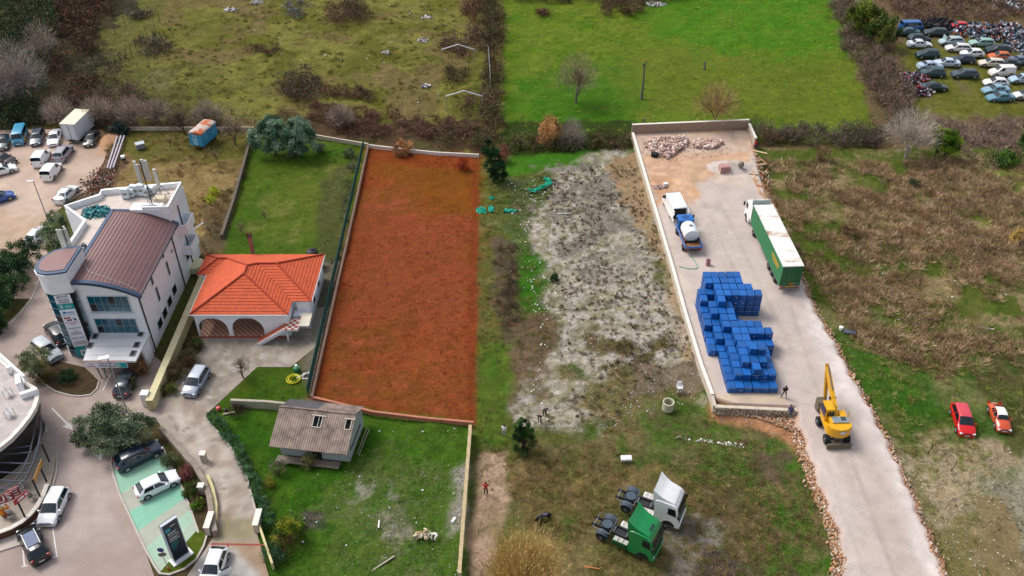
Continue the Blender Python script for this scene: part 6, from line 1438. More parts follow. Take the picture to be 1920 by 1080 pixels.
def tractor(label,rearpx,frontpx,mat,tank,white_tank,strip=None,hatch=False):
    # near side wheels measured on the ground; truck width 2.5
    r_,f_=G(*rearpx),G(*frontpx); d=(f_-r_).normalized(); nrm=Vector((-d.y,d.x,0)) # left of heading = away from viewer
    ax=(f_+r_)/2+nrm*1.12; ang=math.atan2(d.y,d.x)
    t=thing('truck_tractor',label,'truck',(ax.x,ax.y,.02),ang)
    wb=3.7; xf=wb/2+1.45
    cab(t,xf,2.45,2.5,.45,3.45,mat,1.15,z_win=(1.95,2.95))
    wheel_set(t,[wb/2],1.06,.5); wheel_set(t,[-wb/2],1.0,.5,.5); MB().box((-.6,0,.80),(3.9,.82,.10)).build('deck_plate',dark,t)
    for s in(1,-1): MB().box((-.7,s*.42,.92),(4.9,.12,.26)).build('chassis_rail',dark,t)
    for x in(-2.9,-1.0,.3): MB().box((x,0,.9),(.12,.85,.18)).build('cross_member',steel,t)
    fm=M('grey_mudguard','#3c4856',.5,.1,3)
    for s in(1,-1):
        b=MB(); pr_=[]; N=10
        for i in range(N+1):
            a_=math.pi*i/N; pr_.append((-wb/2+math.cos(a_)*.66,.52+math.sin(a_)*.62))
        vs=[]
        for y in (s*.68,s*1.27):
            for (x,z) in pr_: vs.append((x,y,z))
        n=N+1; b.add(vs,[(i,i+1,n+i+1,n+i) for i in range(N)]); b.slab([(x,s*.68,z) for x,z in pr_],(0,-s,0),.02); b.build('mudguard',fm,t,smooth=False)
    b=MB(); b.cyl((-wb/2+.1,0,1.18),(-wb/2+.1,0,1.25),.5,20); b.box((-wb/2+.1,0,1.1),(.7,.9,.16)); b.build('fifth_wheel',fm,t)
    b=MB(); b.tube([(-2.85,-.95,1.2),(-2.85,.95,1.2),(-1.15,.95,1.2),(-1.15,-.95,1.2),(-2.85,-.95,1.2)],.025,5); b.build('guard_rail',steel,t)
    alu=M('chequer_plate','#b5b0a8',.5,.15,6,metal=.3)
    for s in(1,-1):
        tm=tank if s<0 else whitep
        b=MB(); b.box((.05,s*.93,.72),(1.55,.62,.62),bev=.09 if not white_tank else .03); b.build('fuel_tank',tm,t,smooth=True)
        for k in range(3): MB().box((-.42+k*.48,s*.93,1.05),(.4,.5,.03)).build('step_plate',alu,t)
    b=MB(); b.box((.55,0,1.12),(.35,1.0,.5)); b.build('air_tank',dark,t)
    if hatch:
        b=MB(); b.box((xf-1.15,0,3.52),(.75,.85,.06),bev=.02); b.build('roof_hatch',glass,t)
        b=MB(); b.slab([(xf-.40,-1.05,2.9),(xf-.40,1.05,2.9),(xf-.46,1.03,3.12),(xf-.46,-1.03,3.12)],(1,0,.3),.03); b.build('name_board',dark,t)
        place_local(t,'SCHWARZ',.16,M('yellow_print','#d0a018',.5,.1,3),(xf-.34,0,3.02),(0,1,0),(-.25,0,1)) if False else None
        b=MB()
        for k in range(8): b.box((xf-.375,-.75+k*.2,3.0),(.02,.11,.09))
        b.build('board_print',M('yellow_print','#d0a018',.5,.1,3),t)
    b=MB(); b.slab([(xf-.17,-1.1,2.72),(xf-.17,1.1,2.72),(xf-.0,1.1,2.52),(xf-.0,-1.1,2.52)],(0,0,1),.03); b.build('sun_visor',glass if not hatch else dark,t)
    return t
grn=M('green_truck_paint','#0c8a48',.3,.06,1.5,coat=.5); grn2=M('green_tank_paint','#0d5230',.4,.08,2,coat=.3)
tractor('white tractor unit without trailer on the rough ground, wind deflector raised',(1171,960),(1243,986),whitep,whitep,True)
tractor('dark green tractor unit without trailer parked in front of the white one',(1126,1013),(1195,1045),grn,grn2,False,hatch=True)
# articulated lorry in the yard
def semi():
    rl=G(1461,548,YZ); fl=G(1413,385,YZ+4.0)
    r0=G(1468,500,YZ+4.0); r1=G(1509,498,YZ+4.0); f0=G(1413,385,YZ+4.0)
    d=(f0-r0); d.z=0; L_=13.7; dn=d.normalized(); ang=math.atan2(dn.y,dn.x); c=(r0+r1)/2; c.z=0
    t=thing('articulated_lorry','articulated lorry with white cab and long green curtain-side trailer with dirty white roof','lorry',(c.x,c.y,YZ),ang)
    gm=M('green_curtain','#0d7040',.5,.06,1.2); gd=M('green_rear_shade','#0a5a30',.45,.06,1.5); wr=M('dirty_white_tarpaulin','#dcd8d2',.7,.05,1)  # rear green is the curtain green darkened, shade put into the colour
    # stains across the roof
    nt=wr.node_tree; n=nt.nodes; l=nt.links; tc=[x for x in n if x.type=='TEX_COORD'][0]; mp=n.new('ShaderNodeMapping'); mp.inputs['Scale'].default_value=(1.2,.45,1)
    nz=n.new('ShaderNodeTexNoise'); nz.inputs['Scale'].default_value=.55; nz.inputs['Detail'].default_value=8; l.new(tc.outputs['Object'],mp.inputs[0]); l.new(mp.outputs[0],nz.inputs['Vector'])
    mr=n.new('ShaderNodeMapRange'); mr.inputs[1].default_value=.54; mr.inputs[2].default_value=.68; l.new(nz.outputs[0],mr.inputs[0]); mx=n.new('ShaderNodeMix'); mx.data_type='RGBA'; bs=n['Principled BSDF']
    old=bs.inputs['Base Color'].links[0].from_socket; l.new(mr.outputs[0],mx.inputs[0]); l.new(old,mx.inputs[6]); mx.inputs[7].default_value=(*lin('#9c7c5c'),1); l.new(mx.outputs[2],bs.inputs['Base Color'])
    w=2.55
    MB().box((L_/2,0,2.5),(L_,w,2.8)).build('curtain_side',gm,t); 
    MB().box((L_/2,0,3.95),(L_+.04,w+.04,.12)).build('roof',wr,t)
    MB().box((-.02,0,2.45),(.06,w-.06,2.7)).build('rear_door',gd,t)
    for y in(-.65,.65):
        MB().cyl((-.07,y,1.15),(-.07,y,3.75),.02,5).build('lock_bar',gd,t)
    MB().box((L_/2,0,1.02),(L_,w*.98,.14)).build('trailer_frame',M('grey_frame','#6c7078',.5,.15,2),t)
    for y in(-.45,.45): MB().box((L_/2,y,.82),(L_-1,.14,.3)).build('trailer_beam',dark,t)
    MB().box((-.08,0,.62),(.12,2.4,.22)).build('bumper_bar',steel,t)
    for s in(-1,1): MB().box((-.12,s*1.02,.82),(.08,.36,.14)).build('tail_light',redl,t)
    yb=M('yellow_board','#c89a18',.5,.1,3)
    MB().box((-.10,0,.98),(.04,1.15,.16)).build('marker_board',yb,t); MB().box((-.06,.15*-1,1.35),(.03,.55,.2)).build('warning_sticker',M('orange_sticker','#b86a1c',.5,.2,6),t)
    for y in(-.9,-.6,.7): MB().box((-.06,y,1.4),(.03,.07,.1)).build('reflector',whitep,t)
    # yellow lettering on the left curtain near the rear (left of heading)
    b=MB()
    for k in range(9): b.box((1.5+k*.32,w/2+.01,2.95-.0),(.2,.012,.42 if k%3 else .5))
    b.build('side_lettering',M('yellow_print','#d0a018',.5,.1,3),t)
    b=MB()
    for k in range(8): b.box((1.7+k*.3,w/2+.01,2.5),(.17,.012,.2))
    b.build('side_lettering',M('yellow_print','#d0a018',.5,.1,3),t)
    wheel_set(t,[2.2,3.5,4.8],1.05,.5,.36)
    for x in (9.0,): MB().box((x,.8,.55),(.15,.15,.8)).build('landing_leg',steel,t)
    for s in(-1,1): MB().box((7.2,s*1.2,.78),(2.8,.04,.3)).build('side_guard',steel,t)
    wheel_set(t,[L_-1.4,L_+2.1],1.05,.5,.36)
    MB().box((L_-.2,0,.85),(4.6,.9,.25)).build('tractor_chassis',dark,t)
    cab(t,L_+3.3,2.2,2.5,.45,3.3,whitep,1.1)
    for s in(-1,1): MB().box((L_+.75,s*1.22,2.4),(.7,.04,2.3)).build('side_fairing',whitep,t)
    return t
semi()
# tanker pickup lorry, blue
def tanker():
    a_=G(1298,476,YZ); f=G(1275,398,YZ); rl,rr=G(1280,479,YZ),G(1317,477,YZ); c=(rl+rr)/2; 
    ang=R(94.5)
    t=thing('tanker_truck','small blue flatbed lorry carrying a white oval water tank','truck',(c.x,c.y,YZ),ang)
    bl=M('blue_truck_paint','#1464b4',.35,.1,1.5,coat=.3); W2=2.05; L_=5.6
    b=MB(); b.box((L_-.85,0,1.45),(1.6,W2,1.5),tx=.86,ty=.9,bev=.1); b.build('cab',bl,t,smooth=True)
    MB().box((L_-.8,0,2.22),(.55,.75,.05)).build('roof_hatch',M('blue_hatch','#174a80',.4,.1,2),t)
    MB().box((L_-1.66,0,1.75),(.06,1.5,.5)).build('rear_window',glass,t); MB().slab([(L_-.03,-.85,1.4),(L_-.03,.85,1.4),(L_-.18,.8,2.05),(L_-.18,-.8,2.05)],(1,0,.2),.03).build('windscreen',glass,t)
    for s in(1,-1):
        MB().slab([(L_-.3,s*1.0,1.4),(L_-1.3,s*1.0,1.4),(L_-1.3,s*.95,2.0),(L_-.4,s*.95,2.0)],(0,s,0),.03).build('side_window',glass,t)
        MB().box((L_-.1,s*1.2,1.75),(.14,.2,.45),bev=.04).build('door_mirror',dark,t)
        MB().box((L_+.0,s*.7,.75),(.08,.3,.2)).build('headlight',chrome,t)
        MB().box((1.9,s*(W2/2-.03),1.12),(3.8,.05,.4)).build('side_board',bl,t)
        MB().box((0,s*.8,.72),(.08,.3,.14)).build('tail_light',redl,t)
    MB().box((1.9,0,.9),(3.85,W2-.04,.1)).build('load_bed',M('rusty_bed','#8a5c34',.8,.4,2.5),t)
    MB().box((.02,0,1.02),(.08,W2,.3)).build('tail_board',bl,t); MB().box((2.6,0,.68),(5.0,.8,.22)).build('chassis',dark,t)
    b=MB(); n=22; prof=[(0,.0),(.55,.0),(.86,.12),(.95,.35),(.95,2.05),(.86,2.28),(.55,2.4),(0,2.4)]
    vs=[]
    for i in range(n):
        a2=2*math.pi*i/n
        for r_,x in prof: vs.append((1.2+x,math.cos(a2)*r_*.95,1.78+math.sin(a2)*r_*.85))
    m=len(prof); b.add(vs,[(i*m+j,((i+1)%n)*m+j,((i+1)%n)*m+j+1,i*m+j+1) for i in range(n) for j in range(m-1)]); b.build('water_tank',M('white_tank','#dfe4e8',.35,.06,2),t,smooth=True)
    MB().cyl((2.3,0,2.55),(2.3,0,2.68),.2,14).build('tank_hatch',steel,t); MB().box((1.2,0,1.05),(.12,1.5,.25)).build('tank_cradle',dark,t); MB().box((3.4,0,1.05),(.12,1.5,.25)).build('tank_cradle',dark,t)
    wheel_set(t,[L_-1.1,1.1],.9,.4,.26)
    hs_=M('green_hose','#3a9a78',.5,.15,3); g0=t.matrix_basis
    pts_=[]
    for k in range(30):
        u=k/29; px=1294+ (math.sin(u*3.3)*14 if u>0 else 0) - 34*max(0,u-.55)*1.2; py=478+ 26*math.sin(min(1,u*1.5)*math.pi/2) - 12*max(0,u-.8)*2
        pts_.append(px); pts_.append(py)
    P=[G(pts_[2*k],pts_[2*k+1],YZ+.05) for k in range(30)]
    b=MB(); b.tube(P,.05,5); o=b.build('hose',hs_); tag(o,'green hose curling on the gravel behind the blue tank lorry','hose')
tanker()
bpy.data.objects['tanker_truck'].scale=(1.10,1.12,1.12)
# white panel van with open rear doors
def panel_van():
    c=G(1271,400,YZ); c=Vector((23.35,105.6,YZ)); t=thing('panel_van','white panel van with its rear open, in front of the blue tank lorry','van',(22.95,103.4,YZ),R(97))
    L_=5.0;w=1.95
    b=MB(); prof=[(0,.4),(0,2.2),(.15,2.35),(3.5,2.35),(3.75,2.25),(4.35,1.35),(4.95,1.1),(5.0,.4)]
    vs=[];n=len(prof)
    for s,k in((-1,.9),(-1,1.),( -.86,1.02),(.86,1.02),(1,1.),(1,.9)):
        pass
    for s in(-1,-.88,.88,1):
        for x,z in prof: vs.append((x,s*w/2*(1 if z<1.5 or abs(s)<1 else .96),z-(.08 if abs(s)==1 and z>1.3 else 0)))
    fs=[]
    for q in range(3): fs+=[(q*n+i,q*n+(i+1)%n,(q+1)*n+(i+1)%n,(q+1)*n+i) for i in range(n)]
    fs+=[tuple(range(n)),tuple(range(3*n,4*n))[::-1]]; b.add(vs,fs); b.build('body',whitep,t,smooth=True)
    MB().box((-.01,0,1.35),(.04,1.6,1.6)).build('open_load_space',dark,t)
    for s in(1,-1):
        MB().box((-.38,s*(w/2-.02),1.35),(.8,.05,1.65)).build('rear_door',whitep,t)
        MB().slab([(3.5,s*w/2,1.35),(4.2,s*w/2,1.35),(3.8,s*w/2*.97,2.0),(3.5,s*w/2*.97,2.0)],(0,s,0),.02).build('side_window',glass,t)
        MB().box((4.0,s*(w/2+.14),1.5),(.2,.25,.35),bev=.04).build('door_mirror',dark,t); MB().box((4.9,s*.7,.9),(.16,.3,.2)).build('headlight',chrome,t)
    MB().slab([(4.3,-.85,1.42),(4.3,.85,1.42),(3.82,.8,2.2),(3.82,-.8,2.2)],(.6,0,.4),.05).build('windscreen',glass,t)
    wheel_set(t,[.95,4.1],.86,.34,.22)
panel_van()
bpy.data.objects['panel_van'].scale=(1.06,1.08,1.0)
# white box truck in the lot
def box_truck():
    c=G(134,272); t=thing('box_truck','white box truck with tall plain body at the back of the gravel lot','truck',(-69.6,126.7,0),R(84))
    cr=M('cream_box_roof','#d8d2bc',.6,.08,1.5); bw=M('white_box_side','#d2d6dc',.5,.05,1.5)
    MB().box((2.6,0,2.05),(5.1,2.45,2.7)).build('box_body',bw,t); MB().box((2.6,0,3.44),(5.14,2.5,.08)).build('box_roof',cr,t)
    for y in(-1.1,0,1.1): MB().box((.02,y,2.05),(.06,.05,2.6)).build('door_edge',steel,t)
    MB().box((2.6,0,.62),(5.6,.9,.2)).build('chassis',dark,t); cab(t,7.0,1.7,2.1,.4,2.3,whitep,False,z_win=(1.35,1.95)); wheel_set(t,[1.2,6.0],.95,.42,.3)
    MB().box((-.05,0,.55),(.1,2.2,.15)).build('bumper_bar',steel,t)
box_truck()
# ------------------------------------------------------------------ wheeled excavator
def excavator():
    t=thing('wheeled_excavator','yellow wheeled excavator on the gravel road, boom folded forward, dozer blade lowered','excavator',(33.1,64.3,yard_z(64.3)-.03),R(92))
    ye=M('excavator_yellow','#dca208',.4,.12,1.5,coat=.2); yd=M('worn_yellow','#c08a14',.6,.3,3); gr=M('engine_grille','#7c8c94',.5,.15,3); mud=M('muddy_steel','#6c6250',.85,.35,3)
    # x forward (away from viewer), y left
    MB().box((.0,0,.95),(3.2,1.0,.45)).build('undercarriage',mud,t)
    for x in(1.25,-1.25): MB().cyl((x,-1.1,.52),(x,1.1,.52),.16,8).build('axle',mud,t)
    wheel_set(t,[1.25,-1.25],1.02,.52,.5)
    b=MB(); b.box((-2.15,0,.42),(.16,2.5,.62)); b.box((-2.1,0,.12),(.25,2.5,.06)); b.build('dozer_blade',mud,t); MB().box((-1.8,0,.5),(.7,.6,.15)).build('blade_arm',mud,t)
    MB().cyl((0,0,1.15),(0,0,1.35),.75,20).build('slew_ring',dark,t)
    # house with rounded counterweight at the rear
    out=[(1.2,1.15),(1.2,-1.2),(-1.0,-1.25)]+[(-1.0-.95*math.sin(math.pi*i/12),-1.25*math.cos(math.pi*i/12)) for i in range(1,12)]+[(-1.0,1.25)]
    b=MB(); b.prism([(p[0],p[1]) for p in out],1.35,1.75); b.build('house_deck',ye,t)
    cw=[(-.95,-1.25)]+[(-1.0-.95*math.sin(math.pi*i/14),-1.25*math.cos(math.pi*i/14)) for i in range(1,14)]+[(-.95,1.25)]
    b=MB(); b.prism(cw,1.76,2.35); b.prism([(p[0]*.985+.0,p[1]*.94) for p in cw],2.36,2.46); b.build('counterweight',ye,t,smooth=True)
    MB().box((-1.93,-.1,2.05),(.06,.5,.36)).build('rear_plate',M('badge_plate','#c8d0dc',.4,.1,3),t)
    MB().box((-1.9,-.1,2.3),(.05,.34,.2)).build('black_badge',M('navy_badge','#1c2c4c',.4,.1,3),t)
    b=MB(); b.box((-.45,-.1,2.3),(1.0,1.9,.5),bev=.1); b.build('engine_cover',ye,t,smooth=True)
    b=MB(); b.box((-.55,-.15,2.57),(.85,1.6,.06),bev=.02); b.build('grille',gr,t)
    for y in(-.35,-.6): MB().box((-.45,y,2.62),(.5,.18,.04)).build('grille_slot',dark,t)
    MB().cyl((-.2,-1.0,2.4),(-.1,-1.15,3.1),.05,6).build('exhaust',yd,t)
    MB().box((.55,-.85,1.98),(1.2,.7,.45)).build('tool_box',ye,t)
    # cab left of the boom
    b=MB(); b.box((.85,.68,2.5),(1.55,.95,1.5),tx=.93,ty=.9,bev=.08); b.build('cab',ye,t,smooth=True)
    for args in (((.05,.68,2.75),(.03,.72,.6)),((1.64,.68,2.55),(.03,.74,1.2))): 
        MB().box(*args).build('cab_window',glass,t)
    MB().box((.85,1.165,2.65),(1.25,.03,1.0)).build('cab_window',M('cab_glass','#1c2a4c',.1,.3,2),t); MB().box((.85,.2,2.8),(1.1,.03,.6)).build('cab_window',glass,t)
    MB().box((.85,.68,3.26),(1.35,.82,.05),bev=.02).build('cab_roof',ye,t)
    # boom, stick, bucket
    def arm(pts_,w,hs,mat,name):
        b=MB(); vs=[]
        for i,(x,z) in enumerate(pts_):
            p0=pts_[max(0,i-1)];p1=pts_[min(len(pts_)-1,i+1)]; d=Vector((p1[0]-p0[0],p1[1]-p0[1])).normalized(); nn_=Vector((-d.y,d.x))*hs[i]/2
            for s,q in((-1,-1),(1,-1),(1,1),(-1,1)): vs.append((x+nn_.x*q,s*w/2,z+nn_.y*q))
        n=len(pts_); fs=[(4*i+k,4*i+(k+1)%4,4*i+4+(k+1)%4,4*i+4+k) for i in range(n-1) for k in range(4)]+[(0,1,2,3),(4*n-4,4*n-1,4*n-2,4*n-3)]
        b.add(vs,fs); return b.build(name,mat,t,(0,-.12,0))
    arm([(.6,1.9),(1.3,2.6),(2.2,3.0)],.42,[.6,.62,.55],ye,'boom_base')
    arm([(2.1,3.0),(3.6,3.9),(5.0,4.65)],.38,[.55,.6,.38],ye,'boom')
    arm([(5.3,4.9),(4.95,4.5),(4.0,2.3),(3.6,1.5)],.3,[.3,.45,.36,.22],yd,'stick')
    b=MB(); b.cyl((1.2,-.42,1.9),(2.1,-.42,2.85),.08,7); b.cyl((1.2,.18,1.9),(2.1,.18,2.85),.08,7); b.build('boom_cylinder',M('cylinder_steel','#5c5c60',.4,.15,3),t)
    b=MB(); b.cyl((2.6,-.12,3.7),(4.9,-.12,4.95),.07,7); b.build('stick_cylinder',M('cylinder_steel','#5c5c60',.4,.15,3),t)
    b=MB(); b.cyl((4.75,-.12,4.1),(3.95,-.12,2.0),.06,7); b.build('bucket_cylinder',M('cylinder_steel','#5c5c60',.4,.15,3),t)
    b=MB(); pr_=[(3.75,1.55),(3.1,1.35),(2.7,.85),(2.85,.35),(3.4,.15),(3.7,.3)]; vs=[]
    for y in(-.6,.4):
        for x,z in pr_: vs.append((x,y,z))
    n=len(pr_); b.add(vs,[(i,i+1,n+i+1,n+i) for i in range(n-1)]+[tuple(range(n)),tuple(range(n,2*n))[::-1]]); b.build('bucket',mud,t,(0,.35,0))
    for y in(-.36,.12): MB().cyl((2.15,y-.1,3.0),(2.15,y+.1,3.0),.12,8).build('pivot_pin',dark,t)
excavator()
# ------------------------------------------------------------------ blue crates
cb_m=M('blue_crate_plastic','#0656a0',.45,.12,.8); cb2=M('blue_crate_rim','#053f80',.5,.1,2); lb=M('white_label','#d8dce4',.5,.05,3)
CWX,CWY,CHZ=.91,1.17,.80
def vary(m,amt=.35,dirt=None):
    nt=m.node_tree; n=nt.nodes; l=nt.links; b=n['Principled BSDF']; src=b.inputs['Base Color'].links[0].from_socket
    oi=n.new('ShaderNodeObjectInfo'); hv=n.new('ShaderNodeHueSaturation'); mr=n.new('ShaderNodeMapRange'); mr.inputs[3].default_value=1-amt; mr.inputs[4].default_value=1+amt
    l.new(oi.outputs['Random'],mr.inputs[0]); l.new(mr.outputs[0],hv.inputs['Value']); l.new(src,hv.inputs['Color']); out=hv.outputs[0]
    if dirt:
        nz=n.new('ShaderNodeTexNoise'); nz.inputs['Scale'].default_value=dirt[0]; nz.inputs['Detail'].default_value=9; nz.inputs['Roughness'].default_value=.75
        tc=[x for x in n if x.type=='TEX_COORD'][0]; l.new(tc.outputs['Object'],nz.inputs['Vector'])
        r2=n.new('ShaderNodeMapRange'); r2.inputs[1].default_value=.52; r2.inputs[2].default_value=.75; r2.inputs[4].default_value=dirt[2]; l.new(nz.outputs[0],r2.inputs[0])
        mx=n.new('ShaderNodeMix'); mx.data_type='RGBA'; l.new(r2.outputs[0],mx.inputs[0]); l.new(out,mx.inputs[6]); mx.inputs[7].default_value=(*lin(dirt[1]),1); out=mx.outputs[2]
    l.new(out,b.inputs['Base Color'])
vary(cb_m,.22,(1.4,'#5c7c98',.35))
vary(whitep,0,(1.1,'#b0a698',.35)); vary(white,0,(.6,'#c4c0ba',.25)); vary(tile,0,(.9,'#84402e',.65)); vary(copper,0.06,(.5,'#5c4648',.5)); vary(grn,0,(1.2,'#4c6a50',.3)); 
def crate_meshes():
    b=MB(); w,l,h=CWX-.075,CWY-.075,CHZ-.10
    b.box((0,0,h/2+.06),(w*.97,l*.97,h),tx=1.03,ty=1.03); body=b.mesh('body',cb_m)
    b=MB(); b.box((0,0,CHZ-.035),(w,l,.06),bev=.018); b.box((0,0,CHZ-.002),(w*.9,l*.92,.012)); lid=b.mesh('lid',cb_m)
    b=MB(); 
    for x in(-.4,0,.4): b.box((x,0,.03),(.10,l*.95,.06))
    feet=b.mesh('pallet_feet',cb2)
    b=MB(); b.box((.1,-l/2-.012,h*.55),(.14,.012,.07)); lab=b.mesh('label_sticker',lb)
    b=MB()
    for x in(-.3,0,.3): b.box((x,-l/2-.002,h*.5),(.04,.02,h*.8))
    ribs=b.mesh('ribs',cb2)
    b=MB(); b.box((0,-l/2-.01,CHZ-.075),(w,.03,.022)); strap=b.mesh('edge_strip',M('pale_edge_strip','#8fa4b4',.5,.1,3))
    return body,lid,feet,lab,ribs,strap
cm=crate_meshes(); crr=random.Random(5)
def crate(x,y,lv,label,group,strip=False):
    t=thing('crate',label,'crate',(x+crr.uniform(-.03,.03),y+crr.uniform(-.03,.03),YZ+lv*CHZ),R(crr.uniform(-1.6,1.6)),group)
    link('body',cm[0],t); link('lid',cm[1],t); link('pallet_feet',cm[2],t); link('ribs',cm[4],t)
    if crr.random()<.3: link('label_sticker',cm[3],t)
    if strip and crr.random()<.6: link('edge_strip',cm[5],t)
# rows from the back to the front: (y index, first column, stack heights per column)
ROWS=[(0,1.0,[4,4,4,4,4,0]),
      (1,.6,[3,4,4,4,4,4]),
      (2,.0,[3,3,4,4,4,4,4]),
      (3,.0,[2,3,4,4,4,4,4]),
      (4,.2,[2,2,4,3,0,4,4]),   # front face of the back stack
      (5,.3,[2,2,3,3,0,0]),
      (6,.5,[2,3,3,2,0]),
      (7,.6,[2,3,3,3,0]),
      (8,.7,[2,2,3,3,3,3]),
      (9,.8,[2,2,3,3,3,3,3]),
      (10,.9,[1,2,3,2,3,3,4]),
      (11,1.7,[2,3,3,3,2,2]),
      (12,1.8,[2,3,3,3,3,2]),
      (13,1.9,[1,2,3,4,3,1]),
      (14,2.0,[1,2,2,3,2,1]),
      (15,2.1,[1,2,3,3,3,2])]
yB=G(1400,526,YZ+3.2).y; yF_=G(1400,738,YZ).y+.62
pitch=(yB-yF_)/15
nm={0:'bottom',1:'second',2:'third',3:'top'}
cx0=G(1302,545,YZ+2.4).x-.1
HG=['04444400','04444400','33444440','32444444','23431000','23331000','22332000','12333330','12233333','11233222','01233320','01234420','01233320','01223220','01111110']
cx0=22.75; pitch=1.185; yB=yF_+pitch*(len(HG)-1)
ROWS=[(j,0,[int(c) for c in h]) for j,h in enumerate(HG)]
sec=lambda j:'rear block' if j<5 else ('middle run' if j<11 else 'near block')
for j,x0_,hs_l in ROWS:
    y=yB-j*pitch
    for i,h in enumerate(hs_l):
        for lv in range(h):
            topq=lv==h-1
            od=['first','second','third','fourth','fifth','sixth','seventh','eighth']; rw_=str(j+1)+{0:'st',1:'nd',2:'rd'}.get(j,'th')
            lab=('uppermost blue crate, %s from the left in the %s row from the back'%(od[i],rw_)) if topq else ('blue crate under others, %s level, %s from the left, %s row from back'%(['ground','second','third'][lv],od[i],rw_))
            crate(cx0+i*CWX+(.12 if j>9 else 0),y,lv,lab,'blue crates stacked on the gravel yard',strip=(j in(3,8,9,11,12,13,14)))
# ------------------------------------------------------------------ people
def person(label,px,py,z,face,jacket,legs,hair='#2a211c',pose='stand',skin='#b98a70'):
    g=G(px,py,z); zz=z if z else gz(g.x,g.y); t=thing('person',label,'person',(g.x,g.y,zz),face)
    J={'pel':(0,0,.95),'chest':(.02,0,1.3),'neck':(.02,0,1.48),'head':(.05,0,1.60),'top':(.05,0,1.73),
       'hl':(0,.1,.9),'kl':(.06,.13,.5),'al':(.0,.14,.09),'tl':(.16,.15,.04),'hr':(0,-.1,.9),'kr':(.03,-.13,.5),'ar':(-.04,-.15,.09),'tr':(.12,-.16,.04),
       'sl':(.01,.19,1.42),'el':(-.02,.28,1.14),'wl':(.12,.25,.92),'gl':(.17,.24,.84),'sr':(.01,-.19,1.42),'er':(-.02,-.28,1.14),'wr':(.12,-.25,.92),'gr':(.17,-.24,.84)}
    if pose=='arms':
        J['el']=(.15,.3,1.22);J['wl']=(.34,.2,1.25);J['gl']=(.42,.17,1.27);J['er']=(.12,-.3,1.2);J['wr']=(.32,-.2,1.22);J['gr']=(.4,-.17,1.24)
    if pose=='bend':
        for k in('chest','neck','head','top','sl','el','wl','gl','sr','er','wr','gr'):
            x,y,z_=J[k]; dz=z_-.95; J[k]=(x+dz*.75,y,.95+dz*.62)
    if pose=='wide':
        for k,s in(('kl',1),('al',2),('tl',2)): x,y,z_=J[k]; J[k]=(x,y+.06*s,z_)
        for k,s in(('kr',1),('ar',2),('tr',2)): x,y,z_=J[k]; J[k]=(x,y-.06*s,z_)
        J['wl']=(.15,.05,1.05);J['gl']=(.2,-.02,1.06);J['wr']=(.15,-.05,1.05);J['gr']=(.2,.02,1.03)
    Rr={'pel':.15,'chest':.17,'neck':.065,'head':.095,'top':.075,'hl':.10,'kl':.075,'al':.05,'tl':.045,'hr':.10,'kr':.075,'ar':.05,'tr':.045,'sl':.085,'el':.058,'wl':.04,'gl':.04,'sr':.085,'er':.058,'wr':.04,'gr':.04}
    E_=[('pel','chest'),('chest','neck'),('neck','head'),('head','top'),('pel','hl'),('hl','kl'),('kl','al'),('al','tl'),('pel','hr'),('hr','kr'),('kr','ar'),('ar','tr'),('chest','sl'),('sl','el'),('el','wl'),('wl','gl'),('chest','sr'),('sr','er'),('er','wr'),('wr','gr')]
    ks=list(J); me=bpy.data.meshes.new('tmp'); me.from_pydata([J[k] for k in ks],[(ks.index(a_),ks.index(b_)) for a_,b_ in E_],[])
    o=bpy.data.objects.new('tmp',me); COL.objects.link(o); md=o.modifiers.new('s','SKIN')
    for i,k in enumerate(ks): me.skin_vertices[0].data[i].radius=(Rr[k],Rr[k]*(1.0 if k not in('pel','chest') else .85)); 
    me.skin_vertices[0].data[0].use_root=True
    s2=o.modifiers.new('u','SUBSURF'); s2.levels=2; s2.render_levels=2
    dg=bpy.context.evaluated_depsgraph_get(); m2=bpy.data.meshes.new_from_object(o.evaluated_get(dg)); bpy.data.objects.remove(o); m2.name='body'
    mats=[M('jacket_'+jacket.strip('#'),jacket,.8,.1,5),M('trousers_'+legs.strip('#'),legs,.85,.1,5),M('skin_'+skin.strip('#'),skin,.6,.05,5),M('shoe','#1c1a1c',.6,.1,4)]
    m2.materials.clear(); [m2.materials.append(x) for x in mats]
    gl,gr_=Vector(J['gl']),Vector(J['gr']); nk=Vector(J['neck']); hd=Vector(J['head'])
    for p in m2.polygons:
        c=p.center
        if c.z<.10: p.material_index=3
        elif (c-gl).length<.09 or (c-gr_).length<.09 or (c-hd).length<.15 and c.z>nk.z-.02: p.material_index=2
        elif c.z<.93 and abs(c.y)<.235 and c.x<.3 and not((c-Vector(J['wl'])).length<.14 or (c-Vector(J['wr'])).length<.14): p.material_index=1
        else: p.material_index=0
    m2.shade_smooth(); link('body',m2,t)
    b=MB(); b.lathe([(0.0,.125),(.06,.115),(.10,.06),(.108,0),(.10,-.05)],n=12); q=b.build('hair',M('hair_'+hair.strip('#'),hair,.8,.15,6),t,(J['head'][0]-.015,J['head'][1],J['head'][2]+.045),smooth=True)
    for s in(.03,-.03): MB().lathe([(0,.008),(.009,0),(0,-.008)],n=6).build('eye',dark,t,(J['head'][0]+.09,s,J['head'][2]+.015))
    MB().box((0,0,0),(.025,.02,.03)).build('nose',M('skin_'+skin.strip('#'),skin),t,(J['head'][0]+.10,0,J['head'][2]-.01))
    return t
person('person in an orange-red jacket and dark trousers walking on the dirt path',911,924,0,R(90),'#b8321c','#1c1c24',pose='arms')
person('person in a white top beside the dark conifer near the plot corner',945,812,0,R(60),'#dcdcdc','#9aa0a8')
person('person in dark clothes standing on the weedy bank, the upper of two',1021,773,0,R(-60),'#241c34','#20202c',pose='bend')
person('person in dark clothes and light shoes on the weedy bank, the lower of two',1012,787,0,R(-100),'#1f2430','#1c2c40',pose='bend')
